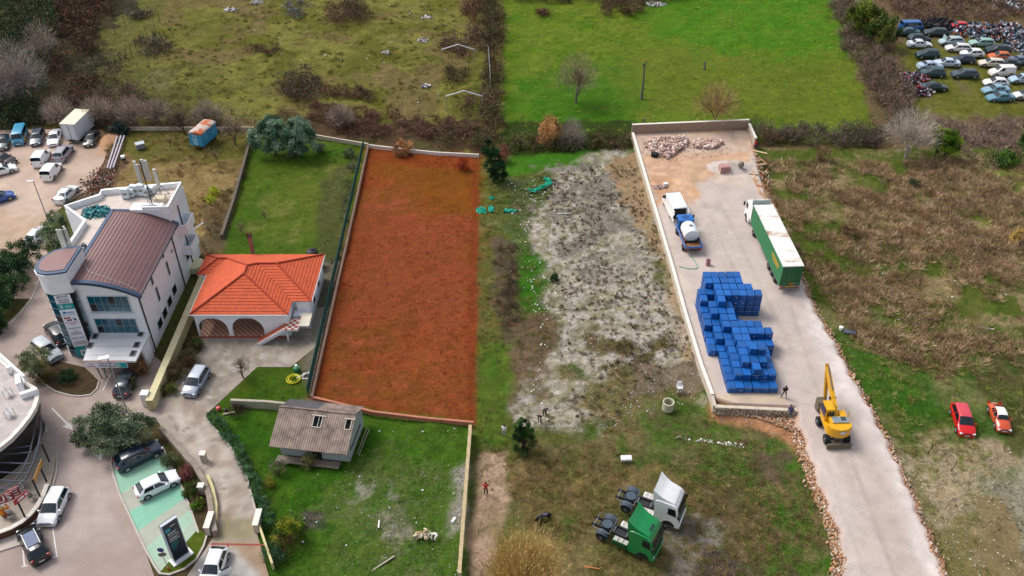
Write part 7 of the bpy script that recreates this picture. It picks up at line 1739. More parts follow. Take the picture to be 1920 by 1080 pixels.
person('person in a black jacket and grey trousers standing beside the blue crates',1469,745,YZ,R(-90),'#17191c','#565c68',pose='wide')
person('person in a dark blue jacket bending at the end of the low stone wall',1480,784,0,R(80),'#22244c','#6c7080',pose='bend')
person('person in a red jacket at the top right corner of the yard wall',1415,280,0,R(180),'#b01c24','#2a3c6c')
# ------------------------------------------------------------------ trees and shrubs
tree('olive_tree','large grey-green olive tree between the road and the concrete driveway',215,838,4.8,4.2,['#55644e','#3f503c','#66745c','#32422c','#74806a'],30000,.17,trunk=.22,low=.2,blobs=[(-1.9,.3,2.3,2.4,2.0,1.5),(1.6,.2,2.6,2.5,2.2,1.6),(0,.8,3.2,2.3,1.9,1.5),(.2,-1.1,1.9,2.4,1.6,1.2),(2.9,.9,2.2,1.6,1.6,1.2),(-.9,1.5,3.4,1.3,1.2,1.3),(-2.6,-.3,1.7,1.4,1.3,1.1),(.3,.2,2.3,2.6,2.0,1.5)],clumps=230)
tree('olive_tree','small olive tree in front of the silver car by the glass tower',73,706,3.8,2.5,['#6a7458','#566448','#7d8468','#8a8656'],6500,.16,trunk=.14,clumps=80)
tree('olive_tree','tall round olive tree between the gravel lot and the office building',112,476,6.2,2.3,OLV,7500,.19,trunk=.2,low=.15,clumps=80,blobs=[(-.6,0,2.4,2.0,1.9,2.0),(.6,.3,3.8,1.9,1.8,1.9),(1.0,.5,5.2,1.3,1.3,1.3),(-.3,.2,1.3,1.6,1.6,1.2)])
tree('evergreen_tree','left one of the two dense grey-green trees at the top of the lawn',517,288,6.2,3.6,['#4f6a54','#3a5640','#2c4430','#6a846c','#7f9484'],20000,.24,low=.05,clumps=110,blobs=[(-1.5,0,2.6,2.4,2.1,2.5),(1.2,0,2.6,2.5,2.1,2.5),(0,.6,4.3,2.5,2.0,1.8)])
tree('evergreen_tree','right one of the two dense grey-green trees at the top of the lawn',560,290,6.2,3.4,['#4f6a54','#3a5640','#2c4430','#6a846c','#7f9484'],18000,.24,low=.05,clumps=100,blobs=[(-1.0,0,2.6,2.4,2.1,2.5),(1.3,0,2.5,2.2,2.0,2.4),(.2,.5,4.2,2.2,1.9,1.8)])
tree('conifer_tree','dark leaning conifer just outside the top right corner of the plot',925,338,6.6,2.0,DKG,8000,.24,low=.05,clumps=70,blobs=[(.5,0,1.6,1.6,1.5,1.8),(0,.2,3.4,1.7,1.5,2.0),(-.5,.3,5.2,1.4,1.3,1.6),(.9,-.1,.9,1.3,1.2,1.1)])
tree('conifer_tree','small dark conifer beside the person in white',980,842,4.4,1.6,['#1d3418','#12240f','#2e4a20','#3c5a28'],7000,.15,low=.05,clumps=60,blobs=[(0,0,1.2,1.45,1.4,1.4),(0,0,2.5,1.15,1.1,1.4),(0,0,3.6,.7,.7,1.0)])
bush('red_bush','brownish red leafless bush right of the dark leaning conifer',943,300,3.2,1.3,RED,500,.2,ntw=900,tw=['#7c4a44','#6a4440','#8c5c54'])
bush('brown_bush','round bush with rusty brown leaves on the top wall of the plot',760,286,2.6,1.9,['#8a6444','#a07450','#6e5038','#b08458'],3200,.18,ntw=300)
bush('brown_bush','dull red leafless bush inside the plot near its top right corner',868,318,2.3,1.0,['#7c2c16','#6a2412'],300,.15,ntw=700,tw=['#7a2a18','#682214','#8c3a24'],tl=.7)
bush('rusty_bush','rusty orange leafed bush at the near edge of the green field',1033,268,4.8,2.5,['#a07850','#8c6844','#b48c60','#7c5c3c'],5200,.2,ntw=500)
bush('grey_bush','grey leafless bush right of the rusty one at the near edge of the green field',1072,270,4.8,2.3,TWG,200,.15,ntw=3200,tw=['#7c7670','#8c8680','#6a645e'],tl=1.0,tww=.025)
bare_tree('bare_tree','pale bare tree standing in the lower left part of the green field',1080,190,9.5,.55,6,.26,3,gbark,2200,['#7d7660','#8c8468','#6a6650'],low=.24,rx=3.9,tl=1.3)
bare_tree('bare_tree','thin brownish bare tree just beyond the far yard wall',1337,247,9.2,.5,6,.2,3,barkm,2000,['#8a7650','#7c6a4c','#9c8860'],low=.28,rx=3.9,tl=1.3)
for (px,py,h,l_) in ((1203,182,6.6,'tall bare pollarded trunk in the middle of the green field'),(1321,127,1.6,'short dark stump-like post in the right part of the green field'),(1206,249,2.9,'lopped trunk standing just behind the far left yard corner')):
    g=G(px,py); t=thing('pollard_trunk',l_,'tree trunk',(g.x,g.y,-.4)); b=MB(); b.cyl((0,0,0),(.05,0,h*.5),.24,8,.17,False); b.cyl((.05,0,h*.5),(-.05,0,h),.17,8,.12); b.build('trunk',gbark,t)
    b=MB(); b.cyl((-.05,0,h*.9),(.25,0,h*1.05),.10,6,.08); b.cyl((-.05,0,h*.85),(-.3,.1,h*.97),.09,6,.07); b.build('limb_stub',gbark,t)
bare_tree('bare_tree','large silvery bare tree at the edge of the scrub, left of the bright green shrub',1698,292,8.5,.62,7,.3,3,M('silver_bark','#9a948c',.9,.25,4),3000,['#938c86','#a59e98','#7c766e'],low=.2,rx=4.6,tl=1.3)
tree('green_shrub','dense yellow-green shrub right of the silvery bare tree',1770,293,4.6,2.7,['#3c5a12','#4f6c16','#2c440e','#1f340c','#66801c'],7500,.24,low=.03,clumps=80)
tree('evergreen_tree','olive green tree at the top right of the green field',1612,70,7.5,3.6,['#4a5c1c','#3a4c18','#5f6e28','#2c3a14'],7000,.34,low=.1,clumps=70)
tree('evergreen_tree','darker green tree beside the breaker yard, right of the olive green one',1650,88,7.0,3.4,['#34481c','#283a16','#46582a','#5c6230'],6000,.34,low=.1,clumps=60)
tree('evergreen_tree','dark green tree cut off by the right edge',1925,300,7.0,2.6,MDG,5000,.3,low=.05,clumps=60)
bush('dark_bush','dark green sprawling bush below the dark tree at the right edge',1885,305,2.2,2.6,MDG,2200,.24)
bare_tree('bare_tree','tall grey bare tree standing in the upper left thicket',52,205,13.5,.42,7,.32,3,M('ash_bark','#7a726e',.9,.25,4),3800,['#7c7674','#8c8684','#68625e','#9a9490'],low=.2,rx=5.2,tl=1.6)
bare_tree('bare_tree','second grey bare tree at the left edge of the upper thicket',12,215,11.0,.42,6,.26,3,M('ash_bark','#7a726e',.9,.25,4),1800,['#7c7674','#8c8684','#68625e'],low=.2,rx=3.6,tl=1.5)
bare_tree('bare_tree','dark bare tree behind the pale wall, left of the blue trailer',346,250,6.2,.5,6,.17,3,barkm,1000,['#5a4c40','#6e6054','#4a4038'],low=.25,rx=2.6,tl=.9)
bare_tree('bare_tree','bare tree right of the blue trailer near the wall end',441,268,5.6,.5,6,.14,3,barkm,700,TWG,low=.25,rx=2.3,tl=.8)
bare_tree('bare_tree','small dark bare tree on the edge of the driveway lawn',458,709,3.3,.6,5,.10,3,barkm,260,['#4a3c34','#5c4c42'],low=.28,rx=1.3,tl=.5,lean=(-.25,0))
for (px,py,h,rx_,l_) in ((118,240,6.0,2.6,'grey bare tree just left of the white box truck'),(190,236,5.5,2.6,'grey bare tree behind the black hatchback of the car park'),(252,234,5.5,2.8,'spreading grey bare tree behind the steel beams'),(300,232,4.8,2.4,'low grey bare tree between the steel beams and the dark bare tree'),(392,236,5.0,2.4,'grey bare tree behind the blue trailer'),(640,236,4.0,2.2,'pale bare shrub-like tree behind the lawn wall'),(90,120,9.0,3.2,'grey bare tree in front of the brown brambles, upper left')):
    bare_tree('bare_tree',l_,px,py,h,.6,6,.14,3,M('ash_bark','#7a726e',.9,.25,4),1700,['#7c7068','#8c8078','#68605a','#9a9088'],low=.2,rx=rx_,tl=1.2)
for (px,py,h,l_) in ((405,300,3.0,'thin bare sapling in the dry garden below the blue trailer'),(320,275,3.0,'thin bare sapling left of the blue trailer'),(395,440,2.6,'bare sapling beside the dry-stone wall, upper one'),(385,470,2.8,'bare sapling beside the dry-stone wall, lower one'),(497,405,1.8,'tiny bare sapling in the left part of the house lawn'),(452,432,2.0,'small yellowish sapling at the lower left of the house lawn')):
    bare_tree('bare_sapling',l_,px,py,h,.55,5,.06,3,barkm,160,['#6a5c4c','#7c6e58','#8a8050'],low=.25,rx=h*.35,tl=.4)
bush('yellow_shrub','bright yellow-green shrub in the dry garden right of the office building, upper one',402,362,1.7,1.0,['#8a9a1c','#a0aa28','#6e8018'],900,.14)
bush('yellow_shrub','bright yellow-green shrub in the dry garden right of the office building, lower one',394,378,1.3,1.0,['#8a9a1c','#a0aa28','#6e8018'],700,.14)
for i,(px,py,h,rx) in enumerate(((48,500,4.2,2.8),(30,530,4.2,2.8),(14,562,4.0,2.8),(0,592,3.8,2.6),(-8,618,3.2,2.2))):
    tree('hedge_tree',['topmost clipped tree of the tall dark hedge on the left edge','second clipped tree of the tall dark hedge','middle clipped tree of the tall dark hedge','fourth clipped tree of the tall dark hedge','lowest clipped tree of the tall dark hedge'][i],'hedge' and px,py,h,rx,DKG+['#35502c'],5200,.2,cat='hedge',group='dark hedge along the road at the left edge',low=.02,clumps=70)
bush('round_shrub','round dark green shrub in the planting bed below the office canopy',128,716,1.5,1.5,DKG,2200,.12)
bush('brown_shrub','brownish shrub in the planting bed beside the small olive tree',84,712,1.1,1.2,['#6a6030','#5c5030','#7c7038'],1200,.12)
bush('round_shrub','small dark shrub at the foot of the tall round olive tree',128,490,1.4,1.3,DKG,1300,.14)
hp=[(396,788),(406,799),(416,811),(426,823),(436,836),(444,850),(451,864),(458,878),(464,892),(470,906),(477,920),(483,935),(488,950),(493,966),(498,982)]
hroot=thing('clipped_hedge','long clipped green hedge along the right side of the driveway','hedge',tuple(G(*hp[7])))
g0=G(*hp[7]); bl=[]
for p in hp:
    g=G(*p); bl.append((g.x-g0.x+.25,g.y-g0.y,.62,.78,.85,.68))
merge('foliage',leaves(bl,15000,.11,['#2f4a34','#3c5c3c','#24402a','#4a6a48'],260,.34),parent=hroot)
b=MB()
for p in hp[::2]: g=G(*p); b.cyl((g.x-g0.x+.25,g.y-g0.y,-.1),(g.x-g0.x+.25,g.y-g0.y,.8),.04,5)
b.build('stems',barkm,hroot)
for (px,py,h,rx,c,l_,n) in ((357,684,2.0,1.5,['#34401c','#4a3c28','#28381a','#5c4c34'],'dark mixed shrub between the yellow wall and the silver grey car, upper one',2600),(335,705,1.8,1.5,['#4a3c2c','#5c4c38','#34401c'],'brown tangled shrub between the yellow wall and the driveway, middle one',2000),(318,735,1.2,1.3,['#3c4a1c','#4c5a20'],'low green shrub at the lower end of the yellow wall',1200),
    (368,655,1.8,1.0,['#2c3a18','#3c4c20'],'dark shrub in front of the left porch arch',1400),(270,700,2.6,1.2,['#7c5c40','#6a4c34','#8c6c4c'],'brown leafed shrub at the right end of the office canopy',1600),(365,925,1.3,1.1,['#2f4a1a','#3e5c22','#22380f'],'round green shrub in the planting bed beside the parking bays',2200),
    (372,950,.9,.8,['#3c6018','#4f7420'],'small bright green shrub at the lower end of the planting bed',1000),(322,868,1.4,1.1,['#4a5a3c','#5c6a4c','#3a4a2e'],'grey-green shrub at the upper end of the planting bed',1500),(352,893,1.5,1.0,['#6a3c40','#7c4a4c','#5c3436'],'dark red shrub in the planting bed beside the white hatchback',1300),
    (245,728,1.6,.9,['#2c3a1a','#3a4a20'],'dark shrub beside the dark grey car under the canopy',1100),(535,1010,2.6,1.5,['#4a6a18','#6a7c1c','#2f4a14','#8a8c28'],'tall yellow-green shrub near the driveway gate',3600),(520,1040,1.8,1.5,['#1f4030','#2c4c34'],'dark blue-green shrub below the tall yellow-green one',1600),
    (548,985,1.7,1.2,['#3c6018','#4c7420'],'green shrub above the tall yellow-green one',1500),(578,868,1.9,1.1,['#6a6c40','#7c7c50','#4c5a28'],'thin olive coloured shrub in front of the hut door',900),(522,882,1.9,1.1,['#5c5a4c','#4a4a3c','#6c6a58'],'grey leafless shrub at the left front corner of the hut',700),
    (505,905,1.2,.6,['#6a7424','#7c8428'],'small yellowish shrub left of the hut',500),(552,290,1.6,1.2,['#6a7a64','#56685a'],'pale grey shrub below the two dense trees',900),(600,283,1.6,1.1,['#5c6e5c','#4c5c4c'],'small grey-green shrub right of the two dense trees',800),
    (655,290,1.5,1.2,['#5a6c50','#4a5c40'],'grey-green shrub in the top right corner of the lawn',800),(1448,262,2.0,2.4,BRN,'brown bush right of the far yard corner',1200),(1040,520,1.2,.8,DKG,'small round dark shrub on the left edge of the gravel field',900),
    (1905,455,2.4,1.0,['#a89050','#b89c58','#8c7840'],'tall straw-coloured grass clump at the right edge',900),(1590,440,2.4,1.6,BRN,'dark brown leafless shrub in the middle of the scrub',1000),(1712,345,1.2,1.0,['#4a5440','#3c4834'],'grey-green round shrub in the upper scrub',900),(1540,300,2.6,1.5,BRN,'tall brown leafless shrub in the upper part of the scrub',900)):
    bush('shrub',l_,px,py,h,rx,c,n,.13 if py>500 else .2,ntw=n//4,tw=BRN if c is not DKG else DKG)
# straw reeds
def reeds(label,px,py,h,rx,n,cols):
    g=G(px,py); t=thing('reed_clump',label,'reeds',(g.x,g.y,-.2)); a_=RNG.uniform(0,6.28,n); r=RNG.uniform(0,1,n)**.7
    P=np.c_[np.cos(a_)*r*rx*.35,np.sin(a_)*r*rx*.35,np.zeros(n)]; D=np.c_[np.cos(a_)*r*.42,np.sin(a_)*r*.42,np.ones(n)]; D+=RNG.normal(0,.06,(n,3)); D/=np.linalg.norm(D,axis=1,keepdims=True)
    L_=h*RNG.uniform(.55,1.1,n); k=n*3; i=RNG.integers(0,n,k); f=RNG.uniform(.45,1,k)
    P2=P[i]+D[i]*(L_[i]*f)[:,None]; D2=D[i]+RNG.normal(0,.35,(k,3)); D2/=np.linalg.norm(D2,axis=1,keepdims=True)
    merge('stems',[tris(P,D,L_,np.full(n,.05),pal(cols,n,v=.2))],parent=t)
    merge('plumes',[tris(P2,D2,RNG.uniform(.2,.5,k),np.full(k,.04),pal(cols,k,v=.25))],parent=t)
reeds('large fountain-shaped clump of straw-yellow reeds at the bottom centre',985,1108,6.0,4.4,5200,['#a8905c','#b8a06c','#8c7a4c','#988454','#c4b080'])
# thickets that read as one mass
thicket('dark_thicket','dark evergreen undergrowth filling the upper left corner',[(-60,-10),(110,-10),(112,60),(100,150),(60,235),(-60,235)],.22,4.5,['#26361e','#1c2a18','#30401f','#3a4630'],['#4a463e','#5c5850'],110,30,.36,(1.6,3.2))
thicket('dark_thicket','dark green bushes above the back row of parked cars',[(-60,205),(60,200),(110,225),(60,245),(-60,245)],.35,3.6,['#1f3420','#2a3c22','#182a18'],TWG,110,20,.3,(1.2,2.2))
thicket('bramble_thicket','reddish brown brambles along the top left between trees and field',[(92,-10),(225,-10),(190,55),(165,120),(190,170),(150,200),(100,150)],.25,2.4,['#453428','#543f30','#3a2f24'],['#5c463c','#6c544a','#463830'],80,60,.34,(1.4,2.6))
thicket('bramble_thicket','brown leafless brambles behind the box truck and the pale wall',[(60,225),(120,190),(250,165),(280,210),(380,228),(480,232),(480,243),(205,240),(110,232)],.40,2.6,['#4f4232','#5c4a38','#43382a'],['#6e5e54','#7e6e64','#54463c'],40,110,.28,(1.0,2.2),tl=1.1)
thicket('bramble_thicket','brownish scrub on the slope right of the upper left thicket',[(160,110),(250,100),(230,150),(300,200),(260,215),(180,185)],.16,1.6,['#4a4a2a','#5c4f38','#3f4428'],TWG,70,50,.3,(1.0,2.2))
OV=lambda cx,cy,rx,ry,n=12:[(cx+rx*math.cos(2*math.pi*i/n),cy+ry*math.sin(2*math.pi*i/n)) for i in range(n)]
for (cx,cy,rx,ry,h,c,t_,l_) in ((568,168,46,34,3.0,['#46463a','#54463a','#384030','#5c5048'],BRN,'large rounded brown and grey bramble mass in the middle of the upper left field'),(650,175,60,14,1.4,['#5c4c3c','#4c4234'],BRN,'low brown brambles right of the large bramble mass'),
    (655,30,38,24,3.2,['#44382e','#54463a','#3c3a2c'],BRN,'dark brown bush group near the top edge, left of centre'),(555,15,18,18,1.6,['#5c6464','#4c5654','#70787a'],TWG,'bluish grey bush near the top edge'),
    (287,88,38,16,2.0,['#3f4030','#4c4838','#36382a'],TWG,'dark oval bush among the fence stakes'),(265,25,32,10,1.6,['#46463a','#54504a'],TWG,'grey-brown bush at the top left beyond the stakes'),
    (872,82,44,24,2.4,['#54443c','#5f4c42','#4a4438'],BRN,'brown bush around the far hoop frame'),(885,20,20,26,3.0,['#50382f','#5c4438','#443028'],BRN,'tall brown bush near the top edge, left of the green field'),
    (922,55,14,62,2.6,['#3c4428','#4a4632','#343c24'],BRN,'dark hedge on the left edge of the green field, upper half'),(922,165,12,50,1.8,['#4a4634','#54483c','#3c4428'],BRN,'dark hedge on the left edge of the green field, lower half'),
    (893,200,30,22,1.9,['#54483a','#5e5044','#443c30'],BRN,'brown bush beside the near hoop frame'),(870,262,68,22,1.9,['#3f4628','#54483a','#48402f','#34401f'],BRN,'dark green and brown brambles behind the top wall of the plot'),
    (1162,14,42,18,3.0,['#4c3c34','#5a463c','#44342c'],BRN,'rounded dark brown bush at the top edge of the green field'),(1130,-4,180,8,2.4,['#343c22','#443c2c'],BRN,'dark hedge along the top edge of the green field'),
    (490,95,28,9,1.1,['#5c4a3c','#4f4234'],BRN,'low dark brown bush in the upper left field'),(856,140,22,18,1.4,['#4c4a34','#404226'],BRN,'dark low bush between the two hoop frames'),(1018,22,6,8,1.6,['#5c4434','#4c382c'],BRN,'single small brown bush in the upper left of the green field'),
    (1870,300,60,10,1.6,['#3c4a20','#4a5428'],TWG,'green brambles below the breaker yard at the right')):
    P=pw(OV(cx,cy,rx,ry)); A_=abs(sum(P[i][0]*P[(i+1)%12][1]-P[(i+1)%12][0]*P[i][1] for i in range(12)))/2
    thicket('bramble_thicket',l_,OV(cx,cy,rx,ry),max(.35,6/A_),h,c,t_,90,60,.3,(1.0,2.0),tl=.8)
thicket('bramble_thicket','reddish brown scrub band between the upper left field and the lawn wall',[(585,195),(720,205),(900,235),(880,255),(760,262),(700,258),(600,240),(580,225)],.40,1.3,['#4f3a30','#5c4438','#44362c'],['#6a4c42','#5a4038','#7c6258'],70,70,.26,(.9,1.8))
thicket('bramble_thicket','continuous dark brown hedge down the left edge of the big green field',[(908,-10),(942,-10),(936,110),(942,258),(918,262),(906,180),(914,100)],.55,2.1,['#3c4228','#4a4232','#544638','#34401f'],BRN,80,60,.28,(1.0,1.9),tl=.8)
thicket('hedge_bank','green and brown hedge along the near edge of the green field',[(943,258),(1180,255),(1180,278),(1000,282),(943,292)],.6,1.7,['#34421c','#46482a','#2c3a1a','#54483a'],BRN,100,40,.26,(.8,1.5))
thicket('bramble_thicket','dark bare thicket right of the far yard wall',[(1412,236),(1560,246),(1650,240),(1655,268),(1560,272),(1415,268)],.5,2.4,['#3c3630','#48403a','#3a4228'],['#5c524c','#4c443e','#6c625c'],60,110,.26,(.9,1.7),tl=1.0)
thicket('bramble_thicket','brown brambles between the green field and the breaker yard',[(1560,10),(1592,0),(1640,90),(1690,120),(1705,190),(1690,250),(1665,235),(1640,170),(1590,110)],.45,2.4,['#4a4034','#544a3c','#40402a'],['#6e6058','#5c5048','#807068'],50,110,.3,(1.0,2.0),tl=1.0)
thicket('bramble_thicket','reddish brown brambles behind the breaker yard',[(1665,-10),(1960,-20),(1960,25),(1800,38),(1680,38)],.25,1.8,['#54443c','#5c4a40','#4c4034'],['#6c5850','#7c6860','#5a4840'],50,90,.34,(1.2,2.2))
thicket('bramble_thicket','grey-brown brambles below the breaker yard',[(1790,232),(1900,225),(1960,215),(1960,300),(1850,285),(1800,285),(1740,215)],.35,1.3,['#5a4c42','#66584e','#4c4438'],['#7c6c64','#6c5c54','#8c7c74'],40,90,.28,(.9,1.8))
# low scrub: leafless clumps over rough ground
def scrub(label,poly,dens,h,cols,tw,n_leaf=16,n_tw=46,rad=(.4,1.1),s=.16,name='low_scrub',mask=None,tl=.55,tww=.03):
    P=pw(poly); A=abs(sum(P[i][0]*P[(i+1)%len(P)][1]-P[(i+1)%len(P)][0]*P[i][1] for i in range(len(P))))/2
    k=int(A*dens); pts=in_poly(k,P,world=True)
    m=fbm(pts[:,0],pts[:,1],5,42,4); pts=pts[m>RNG.uniform(.25,.6,len(pts))]; m=len(pts)
    r=RNG.uniform(*rad,m); hh=h*RNG.uniform(.4,1.3,m); zz=sample(Z,pts[:,0],pts[:,1]); tone=RNG.uniform(.7,1.3,m)
    n=n_tw; i=np.repeat(np.arange(m),n); N=len(i); d=unit(N,.5); d[:,2]=np.abs(d[:,2]); f=RNG.uniform(.1,.9,(N,1))
    Pp=d*f*np.stack([r[i],r[i],hh[i]],1)*.8+np.c_[pts[i],zz[i]]; D=d+RNG.normal(0,.5,(N,3)); D[:,2]=np.abs(D[:,2])+.3; D/=np.linalg.norm(D,axis=1,keepdims=True)
    parts=[tris(Pp,D,RNG.uniform(.5,1.3,N)*tl,RNG.uniform(.6,1.5,N)*tww,pal(tw,m,v=.1)[i]*tone[i][:,None]*RNG.uniform(.8,1.2,(N,1)))]
    if n_leaf:
        i=np.repeat(np.arange(m),n_leaf); N=len(i); d=unit(N,.4); d[:,2]=np.abs(d[:,2])
        Pp=d*RNG.uniform(.2,.9,(N,1))*np.stack([r[i],r[i],hh[i]*.8],1)+np.c_[pts[i],zz[i]]
        parts.append(tris(Pp,unit(N,.2),RNG.uniform(.6,1.4,N)*s,RNG.uniform(.4,.9,N)*s,pal(cols,m,v=.1)[i]*tone[i][:,None]))
    return tag(merge(name,parts),label,'scrub',None,'stuff')
SCT=['#80694f','#8c7760','#74624e','#98846c','#665644','#a8947c']
scrub('brown leafless scrub covering the wide ground right of the yard',[(1425,300),(1700,300),(1920,300),(2050,420),(2050,640),(1780,700),(1620,650),(1520,520),(1440,380)],1.9,1.1,['#6a5c3c','#5c5a2c','#7c6a48'],SCT,12,50,(.5,1.8),tww=.045,tl=.75)
scrub('sparser dry grass and weeds in the lower right ground',[(1560,600),(1920,620),(1960,900),(1700,860),(1620,740)],1.0,.5,['#4c6a20','#6a7438','#5a6a2c'],['#8c8058','#7c7048','#6a7a38'],14,26,(.3,.8),.12)
scrub('dry brown clumps and weeds around the two truck tractors',[(950,860),(1130,840),(1330,870),(1420,900),(1480,1010),(1360,1100),(1250,1100),(950,1100)],2.0,.45,['#4c6a20','#6a6a34','#5a6a2c'],['#8c7450','#7c6844','#a08a60','#6a7434'],14,26,(.25,.7),.1,tl=.35,tww=.022)
scrub('green weeds below the retaining wall and along the road',[(1120,800),(1330,780),(1480,830),(1560,980),(1560,1100),(1450,1090),(1400,900),(1150,860)],2.0,.3,['#2f5c12','#3c6a18','#4c7424'],['#4c7420','#5c7c2c','#7c7c48'],20,16,(.25,.7),.1,tl=.3,tww=.025)
scrub('dark dry weeds dotted over the gravel field',[(1020,320),(1190,300),(1320,700),(1280,745),(1090,800),(1010,790),(1060,640),(1040,500)],1.8,.35,['#4c4a2c','#3c4224'],['#54443a','#463c32','#6a5c44'],14,24,(.12,.55),.09,tl=.28,tww=.04)
scrub('dark brown weed clumps in the middle of the gravel field',[(1085,640),(1150,625),(1200,650),(1170,690),(1090,685)],1.6,.7,['#4a3c28','#54502c'],['#4c3c30','#5c4838'],20,40,(.3,.7),.1,tl=.4)
scrub('weeds in the strip between the plot and the gravel field',[(900,340),(1030,320),(1050,560),(1060,780),(960,850),(895,840)],1.8,.4,['#4c6428','#5c7030','#3c5a1c'],['#6c6c40','#7c7448','#5a5434'],16,24,(.25,.8),.1,tl=.35)
scrub('dark brown brushwood line right of the plot',[(925,440),(965,440),(975,600),(945,625),(928,560)],1.6,1.2,['#544a38','#4a4230'],['#5c4e40','#6c5c4c','#4c4034'],12,70,(.4,.9))
scrub('dry weeds and twigs in the garden right of the office building',[(200,250),(470,245),(410,470),(375,520),(320,410),(190,340)],1.1,.6,['#7c6a3c','#6a6430'],['#8c7650','#9c8460','#6a5844'],14,30,(.3,.9),.14)
scrub('brushwood along the dry-stone wall',[(445,300),(465,300),(425,440),(400,480),(375,480),(400,400)],1.6,1.3,['#54482f','#4a4430'],['#5c4c3c','#6e5e4c','#4a3e34'],12,60,(.4,1.0))
scrub('grey-green trained shrubs along the inside of the green fence',[(655,290),(676,285),(645,470),(620,515),(608,500),(640,400)],1.5,1.6,['#54624a','#46543a'],['#5c5c4a','#6c6a58','#4a4c3a'],30,50,(.4,.9))
scrub('weeds and low brambles over the upper left field',[(330,-10),(860,-10),(900,200),(560,230),(480,225),(330,210),(250,180)],.30,.45,['#5c6028','#6a6430','#4c5420'],['#7a6c48','#6a6038','#5a5030'],22,18,(.4,1.6),.22,tl=.4,tww=.05)
scrub('weeds in the grey hut yard',[(600,800),(870,800),(860,1060),(560,1080),(520,930)],1.2,.22,['#3c6a18','#4c7424','#6a7c3c'],['#6c7c3c','#7c7c50','#4c7020'],18,10,(.2,.7),.09,tl=.25)
scrub('dry weeds on the dirt path',[(885,850),(950,850),(945,1000),(940,1080),(870,1080)],1.3,.25,['#6a6a3c','#5c5c34'],['#6c5c48','#7c6c54','#54482f'],10,20,(.2,.6),.09,tl=.25)
scrub('dark weeds on the ground right of the gravel road',[(1680,840),(1920,830),(1960,1100),(1770,1100),(1700,950)],.9,.22,['#4c5430','#5c6438','#3c4424'],['#6c6048','#54482f','#7c6c50'],14,14,(.15,.6),.09,tl=.25)
scrub('fine dry grass between the brown scrub right of the yard',[(1425,300),(1700,300),(1920,300),(2050,420),(2050,700),(1780,720),(1620,650),(1520,520),(1440,380)],2.6,.5,['#7a6a48','#6a6834','#8c7c54'],['#8c7660','#7c6a52','#9a8668','#6f7040','#64583f','#5c6a2c'],12,24,(.3,.9),.12,tl=.5,tww=.05)
scrub('patchy dry brown weeds over the rough ground below the yard',[(950,850),(1110,800),(1330,790),(1480,850),(1560,1000),(1540,1100),(940,1100)],2.6,.28,['#5c5830','#6a5c3c','#4c5a22'],['#6c5c40','#5c4e38','#7c6c4a','#545a2c'],14,34,(.3,1.1),.10,tl=.32,tww=.03)
scrub('short weeds over the green ground right of the gravel road',[(1540,610),(1700,650),(1900,640),(1960,850),(1720,860),(1650,800)],3.0,.16,['#3c6418','#4c7424','#5c7434','#6c7440'],['#4c6c24','#6c7438','#7c7448'],20,14,(.2,.8),.09,tl=.2,tww=.03)
scrub('short weeds over the green ground between the retaining wall and the tractors',[(1090,790),(1340,770),(1500,860),(1560,1060),(1400,1090),(1200,880)],3.0,.16,['#3c6418','#4c7424','#5c6c34','#6a6a40'],['#4c6c24','#6c6c38','#6c6044'],20,14,(.2,.8),.09,tl=.2,tww=.03)
scrub('short weeds over the hut yard',[(430,790),(700,780),(870,810),(860,1070),(540,1080),(520,930)],2.4,.13,['#2f6412','#4c7424','#3c5c18'],['#4c6c24','#5c7434'],20,10,(.2,.7),.09,tl=.16,tww=.03)
scrub('yellowed tufts in the big green field',[(950,0),(1550,0),(1655,250),(950,250)],.35,.18,['#7c8a34','#6a7c24','#8c9440'],['#7c8434','#8c8c48','#5c6c20'],16,12,(.3,1.2),.16,tl=.25,tww=.05)
scrub('tufts in the lawn behind the tiled house',[(480,262),(660,275),(620,500),(430,500)],.9,.12,['#6c7c2c','#4c6c14','#7c8440'],['#7c8434','#8c8c48','#5c6c20'],14,10,(.2,.7),.10,tl=.16,tww=.035)
scrub('short rusty grass over the red-brown plot',[(692,280),(892,298),(886,785),(592,742)],2.0,.08,['#7c3c20','#6e3418','#8c4a28'],['#803c20','#8c5030','#6e3418'],12,12,(.15,.6),.07,tl=.16,tww=.03)
# ------------------------------------------------------------------ everything else
def pole(name,label,cat,px,py,h,r,mat,z=0.,rz=0.): 
    g=G(px,py,z); t=thing(name,label,cat,(g.x,g.y,z),rz); MB().cyl((0,0,0),(0,0,h),r,8,r*.7).build('post',mat,t); return t
gal=M('galvanised_steel','#9aa0a4',.5,.12,3,metal=.4)
t=pole('street_lamp','street lamp standing in the gravel lot beside the tall round olive tree','street lamp',91,415,6.5,.08,gal); MB().box((-.45,0,6.5),(.9,.22,.10),.1).build('lamp_head',whitep,t)
t=pole('street_lamp','street lamp in front of the office entrance banner','street lamp',240,775,7.9,.09,gal); MB().box((-.4,.1,7.95),(1.0,.5,.12),.3,bev=.03).build('lamp_head',whitep,t)
t=pole('garden_lamp','thin black garden post beside the low grey wall','lamp post',535,765,1.7,.03,pipe); MB().box((0,0,1.7),(.3,.06,.06)).build('arm',pipe,t)
